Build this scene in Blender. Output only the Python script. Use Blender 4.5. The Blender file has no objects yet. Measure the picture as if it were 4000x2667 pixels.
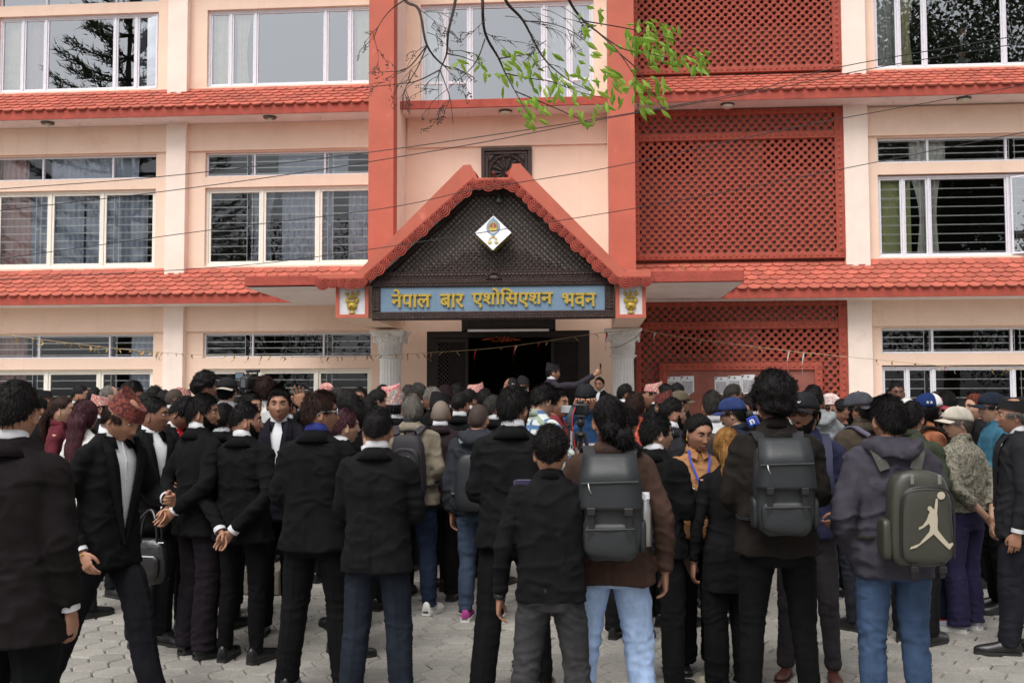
import bpy, math, random
import numpy as np
from mathutils import Matrix, Vector
scene = bpy.context.scene
R_ = math.radians

# ------------------------------------------------------------------ camera
cam_d = bpy.data.cameras.new('camera')
cam_d.sensor_width = 36.0
cam_d.lens = 35.0
cam_d.clip_end = 600
cam = bpy.data.objects.new('view_camera', cam_d)
scene.collection.objects.link(cam)
cam.matrix_world = (Matrix.Translation((0, -18.5, 1.76)) @ Matrix.Rotation(R_(4.4), 4, 'Z')
                    @ Matrix.Rotation(R_(90 + 3.12), 4, 'X') @ Matrix.Rotation(-0.003, 4, 'Z'))
scene.camera = cam
cam_d.dof.use_dof = True
cam_d.dof.focus_distance = 13.0
cam_d.dof.aperture_fstop = 8.0

# ------------------------------------------------------------------ sky and sun (overcast)
world = bpy.data.worlds.new('World')
scene.world = world
world.use_nodes = True
wn = world.node_tree.nodes; wl = world.node_tree.links
wn.clear()
SUN_EL, SUN_ROT = 58.0, 200.0
sky = wn.new('ShaderNodeTexSky'); sky.sky_type = 'NISHITA'; sky.sun_disc = False
sky.sun_elevation = R_(SUN_EL); sky.sun_rotation = R_(SUN_ROT)
sky.dust_density = 3.0; sky.air_density = 1.0
hs = wn.new('ShaderNodeHueSaturation'); hs.inputs['Saturation'].default_value = 0.09
bg = wn.new('ShaderNodeBackground'); bg.inputs['Strength'].default_value = 0.115
wo = wn.new('ShaderNodeOutputWorld')
wl.new(sky.outputs[0], hs.inputs['Color']); wl.new(hs.outputs[0], bg.inputs['Color']); wl.new(bg.outputs[0], wo.inputs['Surface'])
sun_d = bpy.data.lights.new('sun', 'SUN'); sun_d.energy = 1.25; sun_d.angle = R_(38); sun_d.color = (1.0, 0.955, 0.90)
sun = bpy.data.objects.new('sun', sun_d); scene.collection.objects.link(sun)
_az = R_(SUN_ROT); _el = R_(SUN_EL)
_dir = Vector((math.sin(_az) * math.cos(_el), math.cos(_az) * math.cos(_el), math.sin(_el)))
sun.rotation_euler = (-_dir).to_track_quat('-Z', 'Y').to_euler()
scene.view_settings.view_transform = 'Standard'
scene.view_settings.look = 'None'
scene.view_settings.gamma = 1.0
scene.view_settings.use_curve_mapping = False
scene.view_settings.exposure = 0.84
scene.render.engine = 'CYCLES'

rng = np.random.default_rng(7)
random.seed(7)
COL = scene.collection

# ------------------------------------------------------------------ mesh helpers
class MB:
    """collects verts / faces / material slots"""
    def __init__(s): s.v = []; s.f = []; s.m = []; s.n = 0
    def add(s, v, f, m=0):
        v = np.asarray(v, float).reshape(-1, 3)
        s.v.append(v); o = s.n
        s.f.extend([tuple(i + o for i in q) for q in f]); s.m.extend([m] * len(f)); s.n += len(v)
        return s
    def box(s, x0, x1, y0, y1, z0, z1, m=0):
        v = [(x0,y0,z0),(x1,y0,z0),(x1,y1,z0),(x0,y1,z0),(x0,y0,z1),(x1,y0,z1),(x1,y1,z1),(x0,y1,z1)]
        return s.add(v, BOXF, m)
    def bbox(s, x0, x1, y0, y1, z0, z1, b=.01, m=0):
        """box with bevelled front (-y) edges"""
        v = [(x0,y0+b,z0),(x1,y0+b,z0),(x1,y1,z0),(x0,y1,z0),(x0,y0+b,z1),(x1,y0+b,z1),(x1,y1,z1),(x0,y1,z1),
             (x0+b,y0,z0+b),(x1-b,y0,z0+b),(x1-b,y0,z1-b),(x0+b,y0,z1-b)]
        f = [(0,1,9,8),(1,5,10,9),(5,4,11,10),(4,0,8,11),(8,9,10,11),(1,2,6,5),(2,3,7,6),(3,0,4,7),(4,5,6,7),(3,2,1,0)]
        return s.add(v, f, m)
    def prism(s, pts, y0, y1, m=0):
        """polygon in xz extruded in y"""
        n = len(pts)
        v = [(p[0], y0, p[1]) for p in pts] + [(p[0], y1, p[1]) for p in pts]
        f = [tuple(range(n)), tuple(range(2*n-1, n-1, -1))] + [(i, i+n, (i+1) % n + n, (i+1) % n) for i in range(n)]
        return s.add(v, f, m)
    def tube(s, pts, r, n=8, m=0, cap=True, closed=False):
        V, F = tube(pts, r, n, cap, closed); return s.add(V, F, m)
    def loft(s, rings, m=0, cap=True):
        V, F = loft(rings, cap); return s.add(V, F, m)
    def ell(s, c, r, n=12, k=8, m=0, rot=None):
        V, F = ellipsoid(c, r, n, k, rot); return s.add(V, F, m)
    def data(s): return np.concatenate(s.v) if s.v else np.zeros((0,3)), s.f, s.m

BOXF = [(0,1,5,4),(1,2,6,5),(2,3,7,6),(3,0,4,7),(4,5,6,7),(3,2,1,0)]

def loft(rings, cap=True):
    k = len(rings); n = len(rings[0]); V = np.concatenate([np.asarray(r, float) for r in rings]); F = []
    for i in range(k - 1):
        a = i*n; b = a+n
        for j in range(n):
            j2 = (j+1) % n
            F.append((a+j, a+j2, b+j2, b+j))
    if cap:
        F.append(tuple(range(n-1, -1, -1))); F.append(tuple(range((k-1)*n, k*n)))
    return V, F

def frames(P, closed=False):
    P = np.asarray(P, float); n = len(P)
    if closed: T = np.roll(P, -1, 0) - np.roll(P, 1, 0)
    else:
        T = np.empty_like(P); T[1:-1] = P[2:] - P[:-2]; T[0] = P[1]-P[0]; T[-1] = P[-1]-P[-2]
    T /= np.linalg.norm(T, axis=1)[:, None] + 1e-12
    up = np.array([0, 1., 0]) if abs(T[0][1]) < .9 else np.array([1., 0, 0])
    U = []; u = up - T[0]*np.dot(up, T[0]); u /= np.linalg.norm(u); U.append(u)
    for i in range(1, n):
        u = U[-1] - T[i]*np.dot(U[-1], T[i]); u /= np.linalg.norm(u) + 1e-12; U.append(u)
    U = np.array(U); W = np.cross(T, U)
    return P, T, U, W

def tube(pts, r, n=8, cap=True, closed=False):
    P, T, U, W = frames(pts, closed)
    r = np.broadcast_to(np.asarray(r, float).reshape(-1, 1) if np.ndim(r) == 1 else np.full((len(P), 1), r), (len(P), 1))
    a = np.arange(n)*2*np.pi/n
    V = []
    for i in range(len(P)):
        V.append(P[i] + r[i]*(np.cos(a)[:, None]*U[i] + np.sin(a)[:, None]*W[i]))
    V = np.concatenate(V); F = []
    k = len(P)
    for i in range(k if closed else k-1):
        A = i*n; B = ((i+1) % k)*n
        for j in range(n):
            j2 = (j+1) % n; F.append((A+j, A+j2, B+j2, B+j))
    if cap and not closed:
        F.append(tuple(range(n-1, -1, -1))); F.append(tuple(range((k-1)*n, k*n)))
    return V, F

def ellipsoid(c, r, n=12, k=8, rot=None):
    V = [(0,0,-1)]; 
    for i in range(1, k):
        ph = -np.pi/2 + np.pi*i/k
        for j in range(n):
            t = 2*np.pi*j/n; V.append((np.cos(ph)*np.cos(t), np.cos(ph)*np.sin(t), np.sin(ph)))
    V.append((0,0,1)); V = np.array(V)*np.asarray(r, float)
    if rot is not None: V = V @ np.asarray(rot).T
    V = V + np.asarray(c, float)
    F = [(0, 1+(j+1) % n, 1+j) for j in range(n)]
    for i in range(k-2):
        a = 1+i*n; b = a+n
        for j in range(n):
            j2 = (j+1) % n; F.append((a+j, a+j2, b+j2, b+j))
    a = 1+(k-2)*n; t = len(V)-1
    F += [(a+j, a+(j+1) % n, t) for j in range(n)]
    return V, F

def smooth_path(P, k=6):
    """Catmull-Rom resample"""
    P = np.asarray(P, float); Q = np.vstack([2*P[0]-P[1], P, 2*P[-1]-P[-2]]); out = []
    for i in range(1, len(Q)-2):
        for t in np.linspace(0, 1, k, endpoint=False):
            a, b, c, d = Q[i-1], Q[i], Q[i+1], Q[i+2]
            out.append(.5*((2*b)+(-a+c)*t+(2*a-5*b+4*c-d)*t*t+(-a+3*b-3*c+d)*t**3))
    out.append(P[-1]); return np.array(out)

def mesh_of(name, V, F, MI=None, mats=(), smooth=False):
    me = bpy.data.meshes.new(name)
    if len(F) and isinstance(F, np.ndarray):
        k = F.shape[1]; me.vertices.add(len(V)); me.vertices.foreach_set('co', np.ascontiguousarray(V, np.float32).ravel())
        me.loops.add(F.size); me.loops.foreach_set('vertex_index', F.astype(np.int32).ravel())
        me.polygons.add(len(F)); me.polygons.foreach_set('loop_start', np.arange(0, F.size, k, dtype=np.int32))
        me.polygons.foreach_set('loop_total', np.full(len(F), k, np.int32)); me.update(calc_edges=True)
    else:
        me.from_pydata([tuple(map(float, p)) for p in V], [], F)
    for m in mats: me.materials.append(m)
    if MI is not None and len(mats) > 1: me.polygons.foreach_set('material_index', np.asarray(MI, np.int32))
    if smooth: me.polygons.foreach_set('use_smooth', np.ones(len(me.polygons), bool))
    me.update()
    return me

def link(name, data, parent=None, mat=None, loc=None, rotz=None):
    o = bpy.data.objects.new(name, data); COL.objects.link(o)
    if parent is not None: o.parent = parent
    if mat is not None: o.matrix_local = mat
    if loc is not None: o.location = loc
    if rotz is not None: o.rotation_euler.z = rotz
    return o

def obj(name, mb, mats, parent=None, smooth=False, **k):
    if not isinstance(mats, (list, tuple)): mats = [mats]
    V, F, MI = mb.data()
    return link(name, mesh_of(name, V, F, MI, mats, smooth), parent, **k)

def tag(o, label=None, cat=None, group=None, kind=None):
    if label: o['label'] = label
    if cat: o['category'] = cat
    if group: o['group'] = group
    if kind: o['kind'] = kind
    return o

def thing(name, label, cat, loc=(0,0,0), rotz=0, group=None):
    o = bpy.data.objects.new(name, None); COL.objects.link(o); o.location = loc; o.rotation_euler.z = rotz
    o.empty_display_size = .1
    return tag(o, label, cat, group)

def smooth_by_angle(me, deg=35):
    try:
        me.shade_smooth_by_angle if False else None
    except Exception: pass

# ------------------------------------------------------------------ numpy noise
_perm = np.random.default_rng(3).permutation(256)
_perm = np.concatenate([_perm, _perm, _perm]); _val = np.random.default_rng(5).uniform(-1, 1, 256)
def vnoise(P):
    P = np.asarray(P, float); I = np.floor(P).astype(int); f = P - I; f = f*f*(3-2*f); I &= 255
    out = 0
    for dx in (0, 1):
        for dy in (0, 1):
            for dz in (0, 1):
                h = _perm[_perm[_perm[(I[:, 0]+dx) & 255] + ((I[:, 1]+dy) & 255)] + ((I[:, 2]+dz) & 255)]
                w = (f[:, 0] if dx else 1-f[:, 0])*(f[:, 1] if dy else 1-f[:, 1])*(f[:, 2] if dz else 1-f[:, 2])
                out = out + w*_val[h]
    return out
def fbm(P, o=3):
    a = 1; s = 0; P = np.array(P, float)
    for i in range(o): s = s + a*vnoise(P + 17.3*i); P = P*2.03; a *= .5
    return s

# ------------------------------------------------------------------ materials
def srgb(h):
    h = h.lstrip('#'); c = [int(h[i:i+2], 16)/255 for i in (0, 2, 4)]
    return tuple(x/12.92 if x <= .04045 else ((x+.055)/1.055)**2.4 for x in c)

def mat(name, col, rough=.7, metal=0, var=.0, vscale=8, bump=0, bscale=40, spec=.5, sheen=0, stretch=(1,1,1), coat=0, wear=None, trans=0, streak=None, rnd=0):
    m = bpy.data.materials.new(name); m.use_nodes = True; nt = m.node_tree; N = nt.nodes; L = nt.links
    b = N['Principled BSDF']; col = tuple(col)[:3]
    b.inputs['Base Color'].default_value = (*col, 1); b.inputs['Roughness'].default_value = rough
    b.inputs['Metallic'].default_value = metal; b.inputs['Specular IOR Level'].default_value = spec
    if sheen:
        b.inputs['Sheen Weight'].default_value = sheen; b.inputs['Sheen Roughness'].default_value = .5
    if coat: b.inputs['Coat Weight'].default_value = coat
    if var or bump or wear:
        tc = N.new('ShaderNodeTexCoord'); mp = N.new('ShaderNodeMapping'); mp.inputs['Scale'].default_value = stretch
        L.new(tc.outputs['Object'], mp.inputs['Vector'])
    last = None
    if var:
        nz = N.new('ShaderNodeTexNoise'); nz.inputs['Scale'].default_value = vscale; nz.inputs['Detail'].default_value = 5
        nz.inputs['Roughness'].default_value = .6
        L.new(mp.outputs[0], nz.inputs['Vector'])
        mx = N.new('ShaderNodeMix'); mx.data_type = 'RGBA'
        mr = N.new('ShaderNodeMapRange'); mr.inputs[1].default_value = .32; mr.inputs[2].default_value = .68
        L.new(nz.outputs['Fac'], mr.inputs[0]); L.new(mr.outputs[0], mx.inputs['Factor'])
        mx.inputs[6].default_value = (*[max(0, c*(1-var)) for c in col], 1)
        mx.inputs[7].default_value = (*[min(1, c*(1+var)) for c in col], 1)
        L.new(mx.outputs[2], b.inputs['Base Color']); last = mx.outputs[2]
    if wear:   # (colour, threshold, scale, amount)
        wc, th, ws, wa = wear
        n2 = N.new('ShaderNodeTexNoise'); n2.inputs['Scale'].default_value = ws; n2.inputs['Detail'].default_value = 8; n2.inputs['Roughness'].default_value = .65
        L.new(mp.outputs[0], n2.inputs['Vector'])
        mr = N.new('ShaderNodeMapRange'); mr.inputs[1].default_value = th; mr.inputs[2].default_value = th+.08; mr.inputs[4].default_value = wa
        L.new(n2.outputs['Fac'], mr.inputs[0])
        mx2 = N.new('ShaderNodeMix'); mx2.data_type = 'RGBA'; L.new(mr.outputs[0], mx2.inputs['Factor'])
        if last: L.new(last, mx2.inputs[6])
        else: mx2.inputs[6].default_value = (*col, 1)
        mx2.inputs[7].default_value = (*wc, 1); L.new(mx2.outputs[2], b.inputs['Base Color'])
    if streak:   # (colour, threshold, amount): rain streaks running down
        m3 = N.new('ShaderNodeMapping'); m3.inputs['Scale'].default_value = (5, 5, .35); t3 = N.new('ShaderNodeNewGeometry'); L.new(t3.outputs['Position'], m3.inputs['Vector'])
        n3 = N.new('ShaderNodeTexNoise'); n3.inputs['Scale'].default_value = 1; n3.inputs['Detail'].default_value = 6; n3.inputs['Roughness'].default_value = .6; L.new(m3.outputs[0], n3.inputs['Vector'])
        r3_ = N.new('ShaderNodeMapRange'); r3_.inputs[1].default_value = streak[1]; r3_.inputs[2].default_value = streak[1]+.16; r3_.inputs[4].default_value = streak[2]; L.new(n3.outputs['Fac'], r3_.inputs[0])
        m4 = N.new('ShaderNodeMix'); m4.data_type = 'RGBA'; L.new(r3_.outputs[0], m4.inputs['Factor']); L.new(b.inputs['Base Color'].links[0].from_socket, m4.inputs[6]); m4.inputs[7].default_value = (*streak[0], 1); L.new(m4.outputs[2], b.inputs['Base Color'])
    if rnd:
        oi = N.new('ShaderNodeObjectInfo'); gi = N.new('ShaderNodeNewGeometry'); ad = N.new('ShaderNodeMath'); ad.operation = 'ADD'; fr = N.new('ShaderNodeMath'); fr.operation = 'FRACT'
        L.new(oi.outputs['Random'], ad.inputs[0]); L.new(gi.outputs['Random Per Island'], ad.inputs[1]); L.new(ad.outputs[0], fr.inputs[0])
        r5 = N.new('ShaderNodeMapRange'); r5.inputs[3].default_value = 1-rnd; r5.inputs[4].default_value = 1+rnd*.6; L.new(fr.outputs[0], r5.inputs[0]); m5 = N.new('ShaderNodeVectorMath'); m5.operation = 'SCALE'
        L.new(b.inputs['Base Color'].links[0].from_socket, m5.inputs[0]); L.new(r5.outputs[0], m5.inputs['Scale']); L.new(m5.outputs[0], b.inputs['Base Color'])
    if bump:
        nb = N.new('ShaderNodeTexNoise'); nb.inputs['Scale'].default_value = bscale; nb.inputs['Detail'].default_value = 4
        L.new(mp.outputs[0], nb.inputs['Vector'])
        bp = N.new('ShaderNodeBump'); bp.inputs['Strength'].default_value = min(1, bump); bp.inputs['Distance'].default_value = .01
        L.new(nb.outputs['Fac'], bp.inputs['Height']); L.new(bp.outputs[0], b.inputs['Normal'])
    return m

def cloth(name, col, var=.25, rough=.9, sheen=.0, bump=.5, bscale=9, spec=.12, vscale=10):
    lum = .3*col[0]+.6*col[1]+.1*col[2]; col = tuple((c*.72+lum*.28)*(.85 if lum > .02 else 1) for c in col)
    m = mat(name, col, rough=rough, var=var, vscale=vscale, bump=bump, bscale=bscale, spec=spec, sheen=sheen, stretch=(1, 1, .55))
    m.node_tree.nodes['Bump'].inputs['Distance'].default_value = .02
    return m

M = {}
M['peach'] = mat('peach_wall_paint', srgb('f1d3bf'), .85, var=.03, vscale=2.5, bump=.25, bscale=70, wear=(srgb('dcae97'), .62, 1.1, .35), streak=(srgb('c39c8a'), .55, .16))
M['pillar'] = mat('cream_pillar_paint', srgb('f2e0d4'), .85, var=.05, vscale=3, bump=.25, bscale=70, wear=(srgb('dcbba6'), .64, 2.0, .3), streak=(srgb('cbaa99'), .57, .16))
M['soffit'] = mat('white_soffit_paint', srgb('e6dcdb'), .9, var=.08, vscale=3, wear=(srgb('c3aba6'), .6, 2, .3))
M['red'] = mat('red_wall_paint', srgb('bd6451'), .8, var=.07, vscale=2.2, bump=.3, bscale=50, wear=(srgb('e58b7a'), .62, 1.6, .5), streak=(srgb('9b4c3f'), .56, .2))
M['tile'] = mat('red_roof_tile', srgb('b25d4c'), .75, var=.14, vscale=6, bump=.3, bscale=60, wear=(srgb('d98a7c'), .64, 7, .45), rnd=.20)
M['fascia'] = mat('red_fascia_paint', srgb('a64a3c'), .8, var=.14, vscale=4, bump=.9, bscale=16, wear=(srgb('8a3328'), .6, 6, .5), streak=(srgb('6f2b22'), .55, .4))
M['lattice'] = mat('red_lattice_paint', srgb('a04939'), .75, var=.16, vscale=9, bump=.6, bscale=45)
M['lattice_back'] = mat('grey_backing_board', srgb('9a938d'), .9, var=.35, vscale=1.2)
M['alu'] = mat('cream_window_frame', srgb('ece8dd'), .45, var=.05, vscale=6)
M['steel'] = mat('grey_white_steel_frame', srgb('e2e2ea'), .5, var=.05, vscale=14, bump=.3, bscale=60, wear=(srgb('9a9aa4'), .64, 20, .6))
M['bar'] = mat('white_window_bar', srgb('f6f6f6'), .5)
M['dark'] = mat('dark_room', srgb('2a2927'), .9, var=.4, vscale=1.5)
M['roomwall'] = mat('room_wall_paint', srgb('8f877a'), .9, var=.15, vscale=1)
M['wood'] = mat('dark_carved_wood', srgb('35221d'), .5, var=.35, vscale=14, bump=.8, bscale=30, spec=.5)
M['woodgap'] = mat('grey_ceiling_board', srgb('d8d0c8'), .9, var=.1)
M['blue'] = mat('blue_sign_paint', srgb('7089a0'), .5, var=.05, vscale=5, bump=.25, bscale=14, wear=(srgb('9fb6c6'), .63, 22, .6))
M['gold'] = mat('gold_letter_paint', srgb('b79b3c'), .5, metal=.12, var=.12, vscale=20, bump=.15)
M['white'] = mat('white_paint', srgb('e8e6ea'), .7, var=.04, bump=.4, bscale=60)
M['stucco'] = mat('white_stucco', srgb('e6e4e8'), .85, bump=1, bscale=120)
M['column'] = mat('white_column_paint', srgb('f2f2f2'), .7, var=.04, vscale=5, bump=.3, bscale=40, wear=(srgb('a8a8a8'), .6, 6, .4))
M['paper'] = mat('paper_sheet', srgb('dedfe4'), .8)
M['black'] = mat('black_plastic', (.012,.012,.013), .4)
M['rubber'] = mat('black_rubber', (.015,.015,.015), .7)
M['metal'] = mat('brushed_metal', (.5,.5,.5), .35, metal=1)
M['lampglass'] = mat('milky_lamp_glass', srgb('cfcabb'), .3)
M['brown'] = mat('brown_notice_board', srgb('8d5449'), .8, var=.15, vscale=6, wear=(srgb('c8b6ad'), .69, 26, .8))
M['string'] = mat('jute_string', srgb('b59f7d'), .9)
M['dry'] = mat('dry_leaf', srgb('a98a55'), .85, var=.35, vscale=30)
M['cable'] = mat('black_cable', (.01,.01,.012), .6)
M['bark'] = mat('dark_bark', srgb('3b302b'), .9, var=.3, bump=.6, bscale=80)

def leaf_mat(name, c1, c2, tr=.35):
    m = bpy.data.materials.new(name); m.use_nodes = True; nt = m.node_tree; N = nt.nodes; L = nt.links
    b = N['Principled BSDF']; oi = N.new('ShaderNodeObjectInfo'); gi = N.new('ShaderNodeNewGeometry')
    ad = N.new('ShaderNodeMath'); ad.operation = 'ADD'; fr = N.new('ShaderNodeMath'); fr.operation = 'FRACT'
    L.new(oi.outputs['Random'], ad.inputs[0]); L.new(gi.outputs['Random Per Island'], ad.inputs[1]); L.new(ad.outputs[0], fr.inputs[0])
    mx = N.new('ShaderNodeMix'); mx.data_type = 'RGBA'; mx.inputs[6].default_value = (*c1, 1); mx.inputs[7].default_value = (*c2, 1)
    L.new(fr.outputs[0], mx.inputs['Factor']); L.new(mx.outputs[2], b.inputs['Base Color']); b.inputs['Roughness'].default_value = .5
    t = N.new('ShaderNodeBsdfTranslucent'); L.new(mx.outputs[2], t.inputs['Color'])
    ms = N.new('ShaderNodeMixShader'); ms.inputs[0].default_value = tr
    L.new(b.outputs[0], ms.inputs[1]); L.new(t.outputs[0], ms.inputs[2]); L.new(ms.outputs[0], N['Material Output'].inputs['Surface'])
    return m
M['leaf'] = leaf_mat('fresh_green_leaf', srgb('80a93c'), srgb('b0cf58'), .55)
M['leafdark'] = leaf_mat('dark_green_foliage', srgb('26331c'), srgb('3d4a26'), .2)

def glass_mat(name, refl, tint, rough=.0):
    m = bpy.data.materials.new(name); m.use_nodes = True; nt = m.node_tree; N = nt.nodes; L = nt.links
    N.remove(N['Principled BSDF'])
    g = N.new('ShaderNodeBsdfGlossy'); g.inputs['Roughness'].default_value = rough; g.inputs['Color'].default_value = (.92,.95,1,1)
    t = N.new('ShaderNodeBsdfTransparent'); t.inputs['Color'].default_value = (*tint, 1)
    ms = N.new('ShaderNodeMixShader')
    lw = N.new('ShaderNodeFresnel'); lw.inputs['IOR'].default_value = 1.5
    ad = N.new('ShaderNodeMath'); ad.operation = 'ADD'; ad.use_clamp = True; ad.inputs[1].default_value = refl
    tc = N.new('ShaderNodeTexCoord'); nz = N.new('ShaderNodeTexNoise'); nz.inputs['Scale'].default_value = 1.3; nz.inputs['Detail'].default_value = 1
    bp = N.new('ShaderNodeBump'); bp.inputs['Strength'].default_value = .05; bp.inputs['Distance'].default_value = .02
    L.new(tc.outputs['Object'], nz.inputs['Vector']); L.new(nz.outputs['Fac'], bp.inputs['Height']); L.new(bp.outputs[0], g.inputs['Normal'])
    L.new(lw.outputs[0], ad.inputs[0]); L.new(ad.outputs[0], ms.inputs[0]); L.new(t.outputs[0], ms.inputs[1]); L.new(g.outputs[0], ms.inputs[2])
    L.new(ms.outputs[0], N['Material Output'].inputs['Surface'])
    return m
M['glass'] = glass_mat('window_glass', .02, (.95,.96,.96))
M['glass_up'] = glass_mat('tinted_window_glass', .26, (.88,.9,.92))

def curtain_mat(name, c, tr=.2):
    return mat(name, c, .9, var=.12, vscale=6, sheen=.1)
M['cur_grey'] = curtain_mat('grey_curtain', srgb('b4bdcb'))
M['cur_pink'] = curtain_mat('dusty_pink_curtain', srgb('cbaaa6'))
M['cur_cream'] = curtain_mat('cream_curtain', srgb('ece4be'))
M['cur_white'] = curtain_mat('pale_curtain', srgb('e4e4de'))
M['cur_green'] = mat('pale_green_board', srgb('bcc18e'), .8)
# ================================================================== THE BUILDING
building = thing('building', 'long three storey pink and red office building with tiled eaves behind the crowd', 'building', (0, 0, 0))
WX0, WX1 = -16.0, 13.0     # facade ends, outside the frame
FL = 3.49                  # storey height
wallmb = MB()
def wall_with_holes(mb, x0, x1, z0, z1, y0, y1, holes, m=0):
    """rectangular wall, holes = list of (hx0,hx1,hz0,hz1) cut right through; full reveal depth"""
    xs = sorted({x0, x1, *[h[0] for h in holes], *[h[1] for h in holes]}); zs = sorted({z0, z1, *[h[2] for h in holes], *[h[3] for h in holes]})
    xs = [x for x in xs if x0 <= x <= x1]; zs = [z for z in zs if z0 <= z <= z1]
    for j in range(len(zs)-1):
        run = None
        for i in range(len(xs)-1):
            cx = (xs[i]+xs[i+1])/2; cz = (zs[j]+zs[j+1])/2
            inside = any(h[0] < cx < h[1] and h[2] < cz < h[3] for h in holes)
            if inside:
                if run is not None: mb.box(run, xs[i], y0, y1, zs[j], zs[j+1], m); run = None
            elif run is None: run = xs[i]
        if run is not None: mb.box(run, xs[-1], y0, y1, zs[j], zs[j+1], m)

WINA = (-11.60, -8.33); WINB = (-7.35, -4.08); WINC = (5.30, 8.57)
holes = []
for s in range(3):
    z = FL*s
    for a, b in (WINA, WINB, WINC):
        holes.append((a, b, z+.77, z+2.29)); holes.append((a, b, z+2.50, z+2.97))
wl_holes = [h for h in holes if h[0] < -4]
wr_holes = [h for h in holes if h[0] > 0]
wall_with_holes(wallmb, WX0, -3.87, 0, 10.6, 0, .25, wl_holes)
wallmb2 = MB(); wall_with_holes(wallmb2, 4.67, WX1, 0, 10.6, 0, .25, wr_holes); obj('wall', wallmb2, M['peach'], building)
# beams standing proud over the transoms
for s in range(3):
    for a, b in ((-11.95, -8.07), (-7.68, -3.90), (5.10, 9.0)):
        wallmb.box(a, b, -.05, -.001, FL*s+3.0, FL*s+3.52)
obj('wall', wallmb, M['peach'], building)
# pillars
pm = None
for x0, x1 in ((-12.34, -11.95), (-8.07, -7.68), (4.67, 5.10), (9.0, 9.4)):
    p = MB(); p.bbox(x0, x1, -.16, .0, 0, 10.6, .006); obj('pillar', p, M['pillar'], building)
# centre wall with the entrance
cw = MB()
wall_with_holes(cw, -3.87, .83, 0, 10.6, 0.002, .25, [(-3.03, .02, 0, 2.97), (-2.37, -.61, 2.97, 3.19), (-3.16, .14, 7.2, 9.24)])
cw.box(-3.40, .37, -.04, .0, 6.46, 7.02)
obj('entrance_wall', cw, M['peach'], building)
# big red fins, peach on their inner faces
for x0, x1 in ((-3.88, -3.43), (.37, .83)):
    f = MB(); f.box(x0, x1, -1.24, -.9, 3.55, 10.7, 0); f.box(x0+.004, x1-.004, -.9, 0, 3.55, 10.7, 1)
    obj('fin_pillar', f, [M['red'], M['pillar']], building)
# central slab
f = MB(); f.bbox(-3.43, .37, -.62, -.002, 7.03, 7.19, .008); o = obj('ledge', f, M['fascia'], building)
f = MB(); f.box(-3.43, .37, -.60, -.002, 7.022, 7.028); obj('soffit', f, M['soffit'], building)
# inner rooms: floors, back walls
rm = MB()
for s in range(3):
    z = FL*s
    for a, b in ((-12.2, -7.9), (-7.85, -3.7), (4.9, 9.2), (-3.3, .3)):
        if a == -3.3 and s < 2: continue
        rm.box(a, b, 3.6, 3.7, z, z+3.4, 0); rm.box(a, b, .26, 3.6, z+3.38, z+3.45, 1); rm.box(a, b, .26, 3.6, z-.02, z+.02, 1)
        rm.box(a-.03, a, .26, 3.6, z, z+3.4, 1); rm.box(b, b+.03, .26, 3.6, z, z+3.4, 1)
obj('room_interior', rm, [M['dark'], M['roomwall']], building)
# gutter roof above
f = MB(); f.box(WX0, WX1, -.7, 4, 10.6, 10.8); obj('roof_slab', f, M['fascia'], building)

# ---------------------------------------------------------------- windows
def curtain(x0, x1, z0, z1, y, amp=.03, wl_=.11, tie=None):
    n = max(12, int((x1-x0)/wl_*8)); mb = MB(); ks = 7
    V = []; F = []
    ph = rng.uniform(0, 6)
    for k in range(ks):
        t = k/(ks-1); z = z1+(z0-z1)*t
        for i in range(n+1):
            u = i/n; x = x0+(x1-x0)*u
            if tie: x = tie + (x-tie)*(1-.45*math.sin(min(1, t*1.3)*math.pi/1.3)*1.0)
            V.append((x, y+amp*math.sin(u*(x1-x0)/wl_*6.283+ph+.5*math.sin(3*u+t))+.01*math.sin(9*u+3*t), z))
    for k in range(ks-1):
        for i in range(n):
            a = k*(n+1)+i; F.append((a, a+1, a+n+2, a+n+1))
    mb.add(V, F); return mb

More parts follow.
